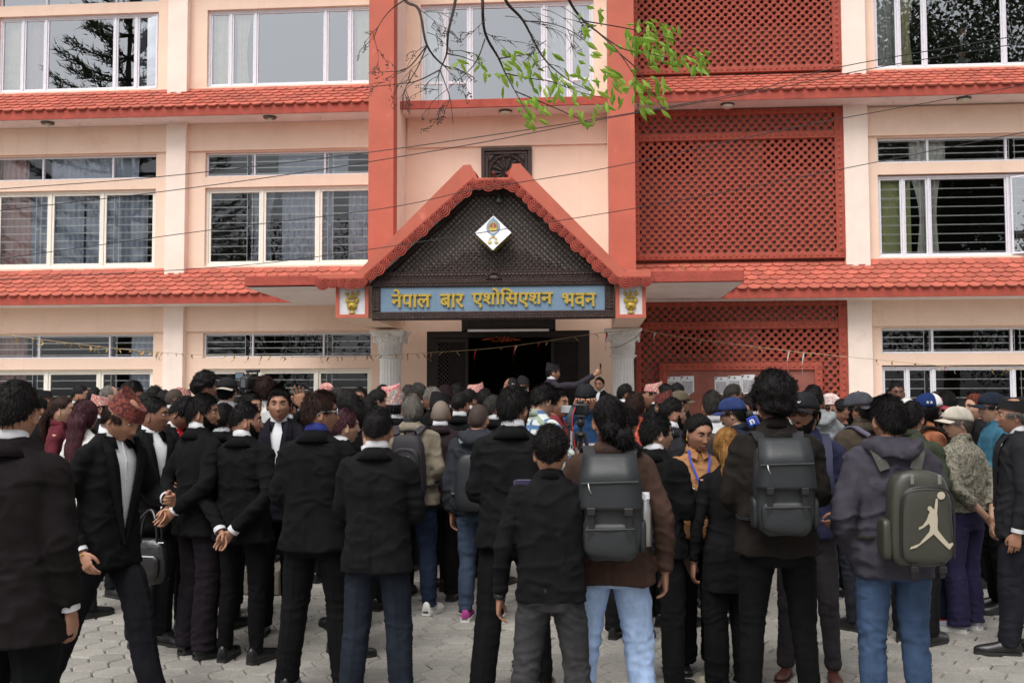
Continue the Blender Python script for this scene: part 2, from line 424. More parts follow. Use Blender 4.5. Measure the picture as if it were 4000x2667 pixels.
def window(x0, x1, z0, z1, mull, fmat, glass, fw=.05, y=.10, bars=None, curtains=(), rails=(), open_leaf=None, broad=.03, name='window'):
    """frame, panes, bars as sub-parts of one window part"""
    fr = MB()
    fr.bbox(x0, x1, y-.03, y+.04, z1-fw, z1, .006); fr.bbox(x0, x1, y-.03, y+.04, z0, z0+fw, .006)
    fr.bbox(x0, x0+fw, y-.032, y+.04, z0+fw, z1-fw, .006); fr.bbox(x1-fw, x1, y-.032, y+.04, z0+fw, z1-fw, .006)
    xs = [x0+fw/2]+list(mull)+[x1-fw/2]
    for mx_ in mull: fr.bbox(mx_-fw/2, mx_+fw/2, y-.035, y+.035, z0+fw, z1-fw, .006)
    w = obj(name, fr, fmat, building)
    for i in range(len(xs)-1):
        a, b = xs[i]+fw/2, xs[i+1]-fw/2
        sf = MB(); t = broad
        if t:      # sash
            sf.bbox(a+.003, b-.003, y-.02, y+.015, z0+fw+.002, z0+fw+t, .004); sf.bbox(a+.003, b-.003, y-.02, y+.015, z1-fw-t, z1-fw-.002, .004)
            sf.bbox(a+.003, a+t, y-.02, y+.015, z0+fw+t, z1-fw-t, .004); sf.bbox(b-t, b-.003, y-.02, y+.015, z0+fw+t, z1-fw-t, .004)
            for zr in rails:
                if i in zr[1]: sf.bbox(a+t, b-t, y-.02, y+.015, zr[0]-.03, zr[0]+.03, .004)
            obj('sash', sf, fmat, w)
        g = MB(); g.add([(a, y, z0+fw), (b, y, z0+fw), (b, y, z1-fw), (a, y, z1-fw)], [(0,1,2,3)]); obj('pane', g, glass, w)
    if bars:
        bm_ = MB(); yb = y+.035; step = bars
        n = max(2, int(round((z1-z0-fw)/step)))
        pos = sorted(mull) if mull else []
        cells = []
        xx = x0+fw
        cw_ = .62
        k = max(1, int(round((x1-x0)/1.42)))
        seg = (x1-x0-2*fw)/k
        for q in range(k):
            c = x0+fw+seg*(q+.5)
            cells.append((x0+fw+seg*q+.02, c-.05)); cells.append((c+.05, x0+fw+seg*(q+1)-.02))
            for xr in (c-.05, c+.05): bm_.box(xr-.006, xr+.006, yb-.004, yb+.004, z0, z1)
            for zz in (z0+.10, z0+(z1-z0)*.52):
                if z1-z0 > 1: bm_.box(c-.044, c+.044, yb-.006, yb+.006, zz-.006, zz+.006)
        for a, b in cells:
            for i in range(n):
                z = z0+(i+.6)*(z1-z0)/n
                bm_.tube([(a-.03, yb, z), (b+.0, yb, z)], .0105, 6)
        obj('window_bars', bm_, M['bar'], w)
    for cu in curtains:
        a, b, cm = cu[:3]; kw = cu[3] if len(cu) > 3 else {}
        zz0 = kw.pop('z0', z0-.1) if kw else z0-.1
        obj('curtain', curtain(a, b, zz0, z1+.05, y+.15, **kw), M[cm], w, smooth=True)
    return w

A0, A1 = WINA; B0, B1 = WINB; C0, C1 = WINC
al, st = M['alu'], M['steel']; G_, GU = M['glass'], M['glass_up']
for s in range(2):
    z = FL*s
    window(A0, A1, z+.77, z+2.29, (-10.48, -9.42), al, G_, .05, bars=.15, broad=.045,
           curtains=((A0, -10.95, 'cur_pink'), (-10.95, -9.9, 'cur_grey'), (-9.85, -8.6, 'cur_grey')) if s else ((A0, -11.0, 'cur_pink'), (-8.9, -8.4, 'cur_grey')))
    window(B0, B1, z+.77, z+2.29, (-6.24, -5.14), al, G_, .05, bars=.15, broad=.045,
           curtains=((-6.55, -6.0, 'cur_grey', dict(tie=-6.3)), (-5.9, -4.9, 'cur_grey'), (-4.6, -4.1, 'cur_grey')) if s else ())
    window(A0, A1, z+2.50, z+2.97, (-10.65, -9.23), st, G_, .035, bars=.11 if s == 0 else None, broad=0,
           curtains=((A0, -11.05, 'cur_pink'), (-10.6, -8.8, 'cur_grey', dict(wl_=.2))) if s else ((A0, -11.0, 'cur_pink'), (-8.9, -8.4, 'cur_grey')))
    window(B0, B1, z+2.50, z+2.97, (-6.40, -5.02), st, G_, .035, bars=.11, broad=0, curtains=((-6.0, -4.6, 'cur_grey', dict(wl_=.3)),) if s else ())
    window(C0, C1, z+2.50, z+2.97, (6.22, 7.61), st, G_, .04, bars=.115, broad=0,
           curtains=((5.95, 6.6, 'cur_white'),) if s else ())
    window(C0, C1, z+.77, z+2.27, (5.76, 6.22, 7.62, 8.08), st, G_, .04, bars=.165, broad=.03,
           curtains=((5.32, 5.95, 'cur_green', dict(amp=.002)), (5.95, 6.5, 'cur_white', dict(tie=6.3))) if s else ())
z = FL*2
window(A0, A1, z+.77, z+2.29, (-11.12, -10.65, -9.23, -8.80), st, GU, .045, broad=.03,
       curtains=((A0, -11.15, 'cur_cream', dict(amp=.005)), (-11.1, -10.66, 'cur_pink'), (-8.78, -8.4, 'cur_pink')))
window(B0, B1, z+.77, z+2.29, (-6.90, -6.41, -5.02, -4.54), st, GU, .045, broad=.03,
       curtains=((-7.3, -6.9, 'cur_cream'), (-6.88, -6.5, 'cur_cream', dict(tie=-6.8)), (-4.5, -4.1, 'cur_cream')))
window(C0, C1, z+.77, z+2.29, (5.75, 6.22, 7.64, 8.10), st, GU, .045, broad=.03,
       curtains=((5.32, 5.76, 'cur_white'), (5.8, 6.15, 'cur_cream', dict(tie=5.85))))
for a, b, mu in ((A0, A1, (-10.65, -9.23)), (B0, B1, (-6.40, -5.02)), (C0, C1, (6.22, 7.61))):
    window(a, b, z+2.50, z+2.97, mu, st, GU, .035, broad=0)
window(-3.16, .14, 7.2, 9.24, (-2.69, -2.22, -.80, -.32), st, GU, .05, broad=.035, rails=((7.73, (0, 1, 3, 4)),),
       curtains=((-3.12, -2.7, 'cur_white'), (-.78, -.3, 'cur_white'), (-.3, .1, 'cur_white')))
# one casement standing open on the top left window, and the corner of one on the right
def open_casement(xh, wdt, z0, z1, ang, side):
    fr = MB(); t = .035
    for (a, b, c, d) in ((0, wdt, z0, z0+t), (0, wdt, z1-t, z1), (0, t, z0+t, z1-t), (wdt-t, wdt, z0+t, z1-t)): fr.bbox(a, b, -.015, .015, c, d, .004)
    o = obj('open_casement', fr, st, building, loc=(xh, .05, 0), rotz=ang if side > 0 else math.pi-ang)
    g = MB(); g.add([(t,0,z0+t),(wdt-t,0,z0+t),(wdt-t,0,z1-t),(t,0,z1-t)], [(0,1,2,3)]); obj('pane', g, GU, o)
open_casement(-8.36, .44, z+.8, z+2.27, R_(12), -1)
open_casement(7.66, .42, FL+.8, FL+2.22, R_(-28), 1)

# ---------------------------------------------------------------- tiled canopy roofs
TW, NROW = .211, 6
def tile_mesh():
    w = TW*.5-.003; t = .030; L = .20; c = .050
    out = [(-w, L), (w, L), (w, .03), (w-c, -.012), (-w+c, -.012), (-w, .03)]   # x, distance up the slope
    V = [(x, l, 0) for x, l in out]+[(x, l, t if l < .1 else .006) for x, l in out]
    n = 6
    F = [tuple(range(n, 2*n)), tuple(range(n-1, -1, -1))]+[(i, (i+1) % n, (i+1) % n+n, i+n) for i in range(n)]
    F[0] = tuple(range(n, 2*n))
    V = np.array(V); return V, F
TV, TF = tile_mesh()
TF = [f[::-1] for f in TF]
tile_me = mesh_of('roof_tile', TV, TF, None, [M['tile']])
tile_budget = [300]
def canopy(x0, x1, ztop, zbot, full):
    base = MB()
    y0, y1 = -.60, -.01
    base.add([(x0, y1, zbot), (x1, y1, zbot), (x1, y0, zbot), (x0, y0, zbot), (x0, y1, ztop-.03), (x1, y1, ztop-.03), (x1, y0, zbot+.17), (x0, y0, zbot+.17)],
             [(0,3,2,1),(4,5,6,7),(3,7,6,2),(0,4,7,3),(1,2,6,5)])
    c = obj('canopy_roof', base, M['fascia'], building)
    sf = MB(); sf.box(x0, x1, y0+.02, y1, zbot-.006, zbot-.001); obj('soffit', sf, M['soffit'], c)
    sl = math.atan2((ztop-.03)-(zbot+.17), y1-y0); Ls = math.hypot(y1-y0, ztop-.03-zbot-.17); pitch = (Ls-.02)/NROW
    rest = MB()
    rx = Matrix.Rotation(sl-R_(2.2), 4, 'X')
    for r in range(NROW):
        l = r*pitch-.03
        py = y0+l*math.cos(sl); pz = zbot+.17+l*math.sin(sl)+.012
        n = int((x1-x0)/TW)+1
        for i in range(n):
            x = x0+TW*(i+(.5 if r % 2 else 0))+.0
            if x-TW/2 < x0-.12 or x+TW/2 > x1+.12: continue
            jit = Matrix.Rotation(random.uniform(-.02, .02), 4, 'Z') @ Matrix.Rotation(random.uniform(-.025, .025), 4, 'X')
            T = Matrix.Translation((x+random.uniform(-.003, .003), py+random.uniform(-.003, .003), pz)) @ rx @ jit
            if full and tile_budget[0] > 0 and -11.9 < x < 8.2:
                tile_budget[0] -= 1; link('roof_tile', tile_me, c, mat=T)
            else:
                A = np.array(T); rest.add(TV @ A[:3, :3].T + A[:3, 3], TF)
    if rest.n:
        o = obj('roof_tiles', rest, M['tile'], c); o['kind'] = 'stuff'
canopy(-12.9, -3.88, 4.235, 3.49, True)
canopy(.83, 9.8, 4.235, 3.475, True)
canopy(-12.9, -3.88, 7.73, 7.02, False)
canopy(.83, 9.8, 7.73, 7.05, False)

# ---------------------------------------------------------------- pierced red screens
def star(cx, cz, r1, r2, n=16, rot=0): return [(cx+(r1 if k % 2 else r2)*math.cos(2*math.pi*k/n+rot), cz+(r1 if k % 2 else r2)*math.sin(2*math.pi*k/n+rot)) for k in range(n)]
def screen_panel(x0, x1, z0, z1, y, parent, depth=.05):
    cw_, ch = .148, .074; nx = int(round((x1-x0)/cw_)); nz = int(round((z1-z0)/ch)); cw_ = (x1-x0)/nx; ch = (z1-z0)/nz
    # one cell: star hole bridged to the diamond-ish boundary of the brick cell
    S = np.array(star(0, 0, .040, .028)); P = []
    for k in range(16):
        a = 2*math.pi*k/16; c, s_ = math.cos(a), math.sin(a)
        t = min(cw_/2/abs(c) if abs(c) > 1e-6 else 9, ch/2/abs(s_) if abs(s_) > 1e-6 else 9)
        P.append((c*t, s_*t))
    P = np.array(P)
    # exact corners
    for q, (sx, sz) in zip((2, 6, 10, 14), ((1, 1), (-1, 1), (-1, -1), (1, -1))): P[q] = (sx*cw_/2, sz*ch/2)
    nrel = .016
    lift = np.where(np.abs(P[:, 0]) > cw_*.3, nrel, 0.002)
    outer = np.column_stack([P[:, 0], -lift, P[:, 1]]); mid = (P+S*1.0)/2; mid3 = np.column_stack([mid[:, 0], np.full(16, -.010), mid[:, 1]])
    inner = np.column_stack([S[:, 0], np.zeros(16), S[:, 1]]); back = inner+(0, depth, 0)
    cell = np.concatenate([outer, mid3, inner, back]); F = []
    for L_ in range(3):
        for k in range(16):
            k2 = (k+1) % 16; F.append((L_*16+k, L_*16+k2, L_*16+16+k2, L_*16+16+k))
    F = np.array(F); Vs = []; Fs = []; n = 0
    for j in range(nz):
        for i in range(nx+(1 if j % 2 else 0)):
            cx = x0+cw_*(i+(.5 if j % 2 == 0 else 0)); cz = z0+ch*(j+.5)
            v = cell+(cx, y, cz); 
            if cx-cw_/2 < x0-1e-4 or cx+cw_/2 > x1+1e-4: v[:, 0] = np.clip(v[:, 0], x0, x1)
            Vs.append(v); Fs.append(F+n); n += len(cell)
    o = link('pierced_panel', mesh_of('pierced_panel', np.concatenate(Vs), np.concatenate(Fs), None, [M['lattice']]), parent)
    return o
def carved_strip(mb, x0, x1, z0, z1, y, vertical=False):
    """border board with a raised rim and a running row of small rosettes"""
    mb.bbox(x0, x1, y-.03, y+.05, z0, z1, .01)
    w = (x1-x0) if vertical else (z1-z0); L_ = (z1-z0) if vertical else (x1-x0); n = int(L_/.11)
    for i in range(n):
        t = (i+.5)*L_/n
        cx, cz = ((x0+x1)/2, z0+t) if vertical else (x0+t, (z0+z1)/2)
        r = w*.24; V = [(cx, y-.048, cz)]+[(cx+r*(1.15 if k % 2 else .75)*math.cos(k*math.pi/5), y-.031, cz+r*(1.15 if k % 2 else .75)*math.sin(k*math.pi/5)) for k in range(10)]
        mb.add(V, [(0, 1+(k+1) % 10, 1+k) for k in range(10)])
def screen(z0, z1, strip=None, name='pierced_screen', x0=.87, x1=4.67):
    fb = MB(); b = .16
    carved_strip(fb, x0, x1, z0, z0+b*.7, -.10); carved_strip(fb, x0, x1, z1-b*.7, z1, -.10)
    carved_strip(fb, x0, x0+.09, z0+b*.7, z1-b*.7, -.102, True); carved_strip(fb, x1-b, x1, z0+b*.7, z1-b*.7, -.102, True)
    if strip: carved_strip(fb, x0+.09, x1-b, strip-.07, strip+.07, -.106)
    s = obj(name, fb, M['lattice'], building)
    xa, xb = x0+.09, x1-b
    if strip:
        screen_panel(xa, xb, z0+b*.7, strip-.07, -.09, s); screen_panel(xa, xb, strip+.07, z1-b*.7, -.09, s)
    else: screen_panel(xa, xb, z0+b*.7, z1-b*.7, -.09, s)
    bk = MB(); bk.box(x0, x1, -.03, .0, z0, z1); obj('backing_board', bk, M['lattice_back'], s)
screen(4.24, 7.03, 6.52)
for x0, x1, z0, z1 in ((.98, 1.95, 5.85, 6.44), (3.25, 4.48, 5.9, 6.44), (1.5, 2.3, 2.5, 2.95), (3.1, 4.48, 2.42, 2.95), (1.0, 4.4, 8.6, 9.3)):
    q_ = MB(); q_.box(x0, x1, -.034, -.0305, z0, z1); obj('dark_opening_panel', q_, M['dark'], building)  # flat dark sheets on the backing, painting in the shade of openings behind
screen(7.71, 10.5)
screen(.0, 3.49, 3.03)
bk = MB(); bk.box(.83, 4.67, .11, .25, 0, 10.6); obj('backing_wall', bk, M['peach'], building)
# ================================================================== helper: a point on the plane y = Y seen at photo pixel (4000 px wide)
_R = np.array(cam.matrix_world.to_3x3()); _C = np.array(cam.matrix_world.translation)
def at(x, y, Y):
    d = _R @ np.array([(x-2000)/3889., -(y-1333.5)/3889., -1.]); t = (Y-_C[1])/d[1]; return _C+d*t

# ================================================================== PORTICO (part of the building)
PC = -1.5
pm_ = MB()
pm_.bbox(-5.42, -3.40, -3.2, -.55, 3.50, 3.665, .012); obj('portico_arm', pm_, M['fascia'], building); pm_ = MB(); pm_.bbox(.42, 2.37, -3.2, -.55, 3.485, 3.665, .012)
obj('portico_arm', pm_, M['fascia'], building)
s_ = MB(); s_.box(-5.40, 2.35, -3.17, -.61, 3.478, 3.4835); obj('portico_soffit', s_, M['soffit'], building)
for x0, x1, z0 in ((-3.95, -3.43, 2.985), (.42, .88, 2.945)):
    b = MB(); b.box(x0, x1, -3.17, -.30, z0+.0, 3.476, 0); o = obj('portico_beam', b, M['peach'], building)
    q = MB(); t = .055
    q.box(x0, x1, -3.2, -3.171, z0, z0+t); q.box(x0, x0+t, -3.2, -3.171, z0+t, 3.476); q.box(x1-t, x1, -3.2, -3.171, z0+t, 3.476)
    obj('red_border', q, M['red'], o)
    q = MB(); q.box(x0+t, x1-t, -3.18, -3.172, z0+t, 3.476); obj('white_panel', q, M['stucco'], o)
    # vase relief in gold
    g = MB(); cx = (x0+x1)/2+.0; cy = -3.185; k = .92
    prof = [(0, .0), (.055, .0), (.06, .012), (.035, .03), (.03, .05), (.07, .08), (.092, .115), (.085, .15), (.055, .175), (.05, .19), (.075, .2), (.07, .215), (.045, .22)]
    rings = [[(cx+k*r*math.cos(a), cy-k*r*.55*math.sin(a), z0+.07+k*z) for a in np.linspace(0, math.pi, 11)] for r, z in prof]
    V = np.concatenate([np.array(r) for r in rings]); F = [(i*11+j, i*11+j+1, i*11+12+j, i*11+11+j) for i in range(len(prof)-1) for j in range(10)]
    g.add(V, F)
    for sx in (-1, 1):
        g.ell((cx+sx*.075, cy-.012, z0+.07+.195), (.03, .016, .05), 10, 6, rot=np.array(Matrix.Rotation(sx*.35, 3, 'Y')))
        g.ell((cx+sx*.085, cy-.012, z0+.07+.305), (.034, .018, .026), 10, 6)
        g.ell((cx+sx*.05, cy-.012, z0+.07+.25), (.035, .016, .016), 8, 6, rot=np.array(Matrix.Rotation(-sx*.6, 3, 'Y')))
        g.tube(smooth_path([(cx+sx*.05, cy-.045, z0+.07+.14), (cx+sx*.075, cy-.045, z0+.07+.11), (cx+sx*.04, cy-.05, z0+.07+.09), (cx+sx*.01, cy-.055, z0+.07+.12)]), .006, 6)
    g.ell((cx+.083, cy-.014, z0+.07+.335), (.014, .012, .018), 8, 6); g.ell((cx-.09, cy-.014, z0+.07+.325), (.016, .012, .014), 8, 6)
    for i in range(5): g.ell((cx, cy-.015, z0+.07+.245+i*.022), (.052-.010*i, .026-.003*i, .014), 10, 6)
    g.tube([(cx-.03+.02*i, cy-.052, z0+.07+.12+.012*(-1)**i) for i in range(4)], .007, 6)
    obj('gold_vase_relief', g, M['gold'], o, smooth=True)
# gable roof body: slopes running back to the wall
def strip_xz(mb, a, b, wd, y0, y1, m=0):
    """slab along segment a->b (x,z), thickness wd downwards-normal"""
    a = np.array(a); b = np.array(b); t = (b-a)/np.linalg.norm(b-a); n = np.array([t[1], -t[0]])
    pts = [a, b, b+n*wd, a+n*wd]; mb.prism([tuple(p) for p in pts], y0, y1, m)
gb = MB()
OL, OT, OTR, OR = (-3.60, 3.62), (-1.90, 5.28), (-1.10, 5.28), (.58, 3.60)
strip_xz(gb, (-3.60, 3.60), (-1.78, 5.28), .11, -3.29, -.8)
strip_xz(gb, (-1.18, 5.28), (.58, 3.60), .11, -3.29, -.8)
gb.box(-1.86, -1.09, -3.28, -.8, 5.04, 5.125)
obj('gable_roof', gb, M['fascia'], building)
so = MB()
strip_xz(so, (-3.42, 3.55), (-1.76, 5.035), .02, -3.24, -.8); strip_xz(so, (-1.19, 5.035), (.40, 3.53), .02, -3.24, -.8)
so.box(-1.76, -1.19, -3.24, -.8, 5.015, 5.035)
obj('gable_soffit', so, M['soffit'], building)
# front barge boards with horns
fb = MB()
fb.prism([(-3.60, 3.66), (-3.66, 3.58), (-3.50, 3.575), (-1.83, 5.08), (-1.70, 5.08), (-1.70, 5.13), (-1.80, 5.335), (-1.915, 5.33)], -3.34, -3.295)
fb.prism([(-1.12, 5.08), (.45, 3.555), (.64, 3.56), (.56, 3.65), (-.82, 5.09), (-1.03, 5.335), (-1.15, 5.335), (-1.22, 5.12), (-1.22, 5.08)], -3.34, -3.295)
fb.box(-1.70, -1.22, -3.335, -3.295, 5.08, 5.125)
for sx, x in ((1, -1.86), (-1, -1.09)): fb.prism([(x-.06, 5.06), (x+.06, 5.06), (x+.045, 5.33), (x-.045, 5.33)], -3.294, -2.9)
fb.bbox(-4.21, -3.60, -3.31, -3.201, 3.585, 3.665, .006); fb.bbox(.58, .96, -3.31, -3.201, 3.555, 3.665, .006)
obj('barge_board', fb, M['red'], building)
# stepped tiles along the two slopes
def slope_tiles(a, b, side):
    a = np.array(a); b = np.array(b); L_ = np.linalg.norm(b-a); t = (b-a)/L_; n = np.array([-t[1], t[0]])*side
    k = 7
    for i in range(k):
        p = a+t*(L_*i/k); q = a+t*(L_*(i+1)/k+.03)
        for j in range(12):
            y0 = -3.27+j*.205; mb = MB()
            mb.prism([tuple(p), tuple(q), tuple(q+n*.012), tuple(p+n*.05)], y0, y0+.2)
            T = obj('gable_tile', mb, M['tile'], building)
slope_tiles((-3.58, 3.625), (-1.93, 5.16), 1)
slope_tiles((.56, 3.62), (-1.00, 5.14), -1)
# scalloped trim
def scallops(path, parent, r=.098, y=-3.318, pitch=.15):
    mb = MB(); P = np.array(path, float)
    seg = np.linalg.norm(np.diff(P, axis=0), axis=1); tot = seg.sum(); n = int(round(tot/pitch))
    for i in range(n):
        s = (i+.5)/n*tot; k = 0
        while k < len(seg)-1 and s > seg[k]: s -= seg[k]; k += 1
        t = (P[k+1]-P[k])/seg[k]; c = P[k]+t*s; nn = np.array([t[1], -t[0]])
        for q, (rr, dy) in enumerate(((1.12, .0), (.90, .012), (.66, .020), (.42, .028), (.2, .036))):
            R0 = r*rr*(1.2 if i % 3 == 0 else 1); N = 10; V = []; y_ = y-.008*(i % 3 == 0)
            A = np.linspace(0, math.pi, N+1); Q = [c+t*(R0*math.cos(a)*.95)+nn*(R0*math.sin(a)*1.30) for a in A]
            V = [(p[0], y_-dy, p[1]) for p in Q]; m_ = len(V); V = V+[(v[0], y+.012, v[2]) for v in V]
            F = [tuple(range(m_-1, -1, -1))]+[(j, j+1, m_+j+1, m_+j) for j in range(m_-1)]
            mb.add(V, F)
            mb.tube([(p[0], y_-dy-.004, p[1]) for p in Q], .013, 5)
    return obj('scalloped_trim', mb, M['fascia'], parent)
scallops([(-4.20, 3.59), (-3.52, 3.59), (-1.81, 5.09), (-1.13, 5.09), (.46, 3.56), (.95, 3.56)], building)

# ---- the dark carved wooden screen in the gable and the name board (one thing)
board = thing('name_board', 'blue name board with gold Devanagari letters in a carved dark wood frame over the entrance', 'sign', (PC, -3.15, 3.0))
O = np.array([PC, -3.15, 3.0])
class OMB(MB):
    def add(s, v, f, m=0): return MB.add(s, np.asarray(v, float).reshape(-1, 3)-O, f, m)
fr = OMB(); bx0, bx1, bz0, bz1 = -3.38, .405, 2.945, 3.575
fr.bbox(bx0, bx1, -3.19, -3.05, bz0, 3.075, .012); fr.bbox(bx0, bx1, -3.19, -3.05, 3.455, bz1, .012)
fr.bbox(bx0, bx0+.135, -3.188, -3.05, 3.075, 3.455, .012); fr.bbox(bx1-.15, bx1, -3.188, -3.05, 3.075, 3.455, .012)
fr.prism([(bx0, 3.575), (bx1, 3.575), (.2, 3.70), (-3.17, 3.70)], -3.15, -3.05)
def beads(mb, x0, x1, z, r, y, pitch, tilt=.6):
    n = int((x1-x0)/pitch)
    for i in range(n):
        mb.ell((x0+(i+.5)*(x1-x0)/n, y, z), (r*1.5, r*.8, r), 6, 4, rot=np.array(Matrix.Rotation(tilt*(1 if i % 2 else -1) if tilt < 0 else tilt, 3, 'Y')))
def beadsv(mb, z0, z1, x, r, y, pitch):
    n = int((z1-z0)/pitch)
    for i in range(n): mb.ell((x, y, z0+(i+.5)*(z1-z0)/n), (r, r*.8, r*1.5), 6, 4, rot=np.array(Matrix.Rotation(.6, 3, 'Y')))
for z, r, p in ((2.975, .019, .05), (3.012, .010, .03), (3.052, .010, .03), (3.485, .010, .03), (3.525, .019, .05), (3.56, .010, .03)): beads(fr, bx0+.02, bx1-.02, z, r, -3.192, p)
beads(fr, -3.2, .22, 3.60, .016, -3.152, .045); beads(fr, -3.18, .2, 3.64, .022, -3.152, .06, 0); beads(fr, -3.12, .14, 3.685, .010, -3.152, .03)
for x, r in ((bx0+.045, .019), (bx0+.10, .011), (bx1-.05, .019), (bx1-.115, .011)): beadsv(fr, 3.08, 3.45, x, r, -3.19, .05)
obj('board_frame', fr, M['wood'], board)
for k in range(4):
    p = OMB(); a = -3.245+k*.875; p.box(a+.0008, a+.8735, -3.162, -3.14, 3.075, 3.455); obj('blue_panel', p, M['blue'], board)
sh = OMB()
for i in range(9):
    a = math.pi*(i/8); sh.ell((-1.46+.10*math.cos(a), -3.19, 3.58+.085*math.sin(a)), (.035, .03, .016), 8, 5, rot=np.array(Matrix.Rotation(-a, 3, 'Y')))
sh.ell((-1.46, -3.18, 3.585), (.12, .03, .05), 12, 6)
obj('shell_carving', sh, M['wood'], board, smooth=True)
# gable lattice
tri = [(-3.22, 3.70), (-1.80, 4.98), (-1.15, 4.98), (.24, 3.70)]
gl = thing('gable_lattice', 'dark carved wooden lattice filling the gable above the blue name board', 'lattice', (PC, -3.05, 3.7)); O2 = np.array([PC, -3.05, 3.7])
lm = MB()
def clip_line(p, d, poly):
    t0, t1 = -9, 9; n = len(poly)
    for i in range(n):
        a = np.array(poly[i]); b = np.array(poly[(i+1) % n]); e = b-a; nn = np.array([-e[1], e[0]])  # inward test below
        c = np.mean(poly, axis=0)
        if np.dot(c-a, nn) < 0: nn = -nn
        den = np.dot(d, nn); num = np.dot(a-p, nn)
        if abs(den) < 1e-9:
            if num > 0: return None
        elif den > 0: t0 = max(t0, num/den)
        else: t1 = min(t1, num/den)
    return (t0, t1) if t1 > t0+.02 else None
pt = .090; hw = .0105
for sgn in (1, -1):
    d = np.array([1, sgn])/math.sqrt(2); nrm = np.array([-d[1], d[0]])
    for k in range(-60, 60):
        p = np.array([-1.48, 4.3])+nrm*(k*pt/math.sqrt(2)); r = clip_line(p, d, tri)
        if r is None: continue
        a, b = p+d*r[0], p+d*r[1]; y0 = -3.02 if sgn > 0 else -3.0
        lm.prism([tuple(a+nrm*hw), tuple(b+nrm*hw), tuple(b-nrm*hw), tuple(a-nrm*hw)], y0-.0, y0+.018)
        # rosettes on the crossings of the lower middle part
for j in range(12):
    for i in range(-19, 20):
        x = -1.48+(i+.5*(j % 2))*pt; z = 3.74+j*pt/2
        if abs(x+1.48) < 1.2-.10*j and z < 4.1: lm.ell((x, -3.03, z), (.021, .012, .021), 6, 4)
lm.v = [v-O2 for v in lm.v]
obj('lattice_slats', lm, M['wood'], gl)
lf = MB()
strip_xz(lf, (-3.30, 3.66), (-1.80, 5.01), .10, -3.09, -2.99); strip_xz(lf, (-1.15, 5.01), (.30, 3.66), .10, -3.09, -2.99)
lf.box(-1.85, -1.10, -3.088, -2.99, 4.90, 5.0)
for (a, b) in (((-3.22, 3.70), (-1.80, 4.98)), ((-1.15, 4.98), (.22, 3.70))):
    a = np.array(a); b = np.array(b); n = 34; nn = np.array([(b-a)[1], -(b-a)[0]]); nn /= np.linalg.norm(nn)
    for i in range(n):
        p = a+(b-a)*(i+.5)/n+nn*.03; lf.ell((p[0], -3.095, p[1]), (.022, .012, .018), 6, 4)
lf.v = [v-O2 for v in lf.v]
obj('lattice_frame', lf, M['wood'], gl)
b2 = MB(); b2.prism([(-3.35, 3.5), (-1.80, 4.99), (-1.15, 4.99), (.35, 3.5)], -2.955, -2.93); b2.v = [v-O2 for v in b2.v]; obj('backing_board', b2, M['woodgap'], gl)

# ---- lettering
def text_mesh(s, bold=.0, extrude=.012, res=3):
    cu = bpy.data.curves.new('txt', 'FONT'); cu.body = s; cu.size = 1; cu.extrude = extrude; cu.offset = bold; cu.resolution_u = res
    o = bpy.data.objects.new('txt', cu); COL.objects.link(o); dg = bpy.context.evaluated_depsgraph_get(); dg.update()
    me = bpy.data.meshes.new_from_object(o.evaluated_get(dg)); bpy.data.objects.remove(o)
    n = len(me.vertices); V = np.empty(n*3, np.float32); me.vertices.foreach_get('co', V); V = V.reshape(-1, 3).astype(float)
    F = [tuple(p.vertices) for p in me.polygons]; bpy.data.meshes.remove(me)
    return V, F
def put_text(name, s, x0, x1, z0, z1, y, mat_, parent, org, bold=.0, depth=.02, M4=None):
    V, F = text_mesh(s, bold)
    if not len(V): return
    mn = V.min(0); mx = V.max(0); V = (V-mn)/np.maximum(mx-mn, 1e-6)
    W = np.column_stack([x0+V[:, 0]*(x1-x0), y-V[:, 2]*depth, z0+V[:, 1]*(z1-z0)])
    if depth == .03: n_ = len(W); W = np.concatenate([W+(dx, -abs(dx)*.1, dz) for dx, dz in ((0, 0), (.004, 0), (-.003, .0), (0, .004))]); F = [tuple(i+n_*q for i in f) for q in range(4) for f in F]
    if M4 is not None: W = np.column_stack([W, np.ones(len(W))]) @ np.array(M4).T; W = W[:, :3]
    return link(name, mesh_of(name, W-org, F, None, [mat_]), parent)
put_text('letters', 'नेपाल', -3.07, -2.45, 3.135, 3.425, -3.163, M['gold'], board, O, .012, .03)
put_text('letters', 'बार', -2.30, -1.93, 3.128, 3.342, -3.163, M['gold'], board, O, .012, .03)
put_text('letters', 'एशोिसएशन', -1.80, -.55, 3.120, 3.425, -3.163, M['gold'], board, O, .012, .03)
put_text('letters', 'भवन', -.40, .12, 3.128, 3.338, -3.163, M['gold'], board, O, .012, .03)

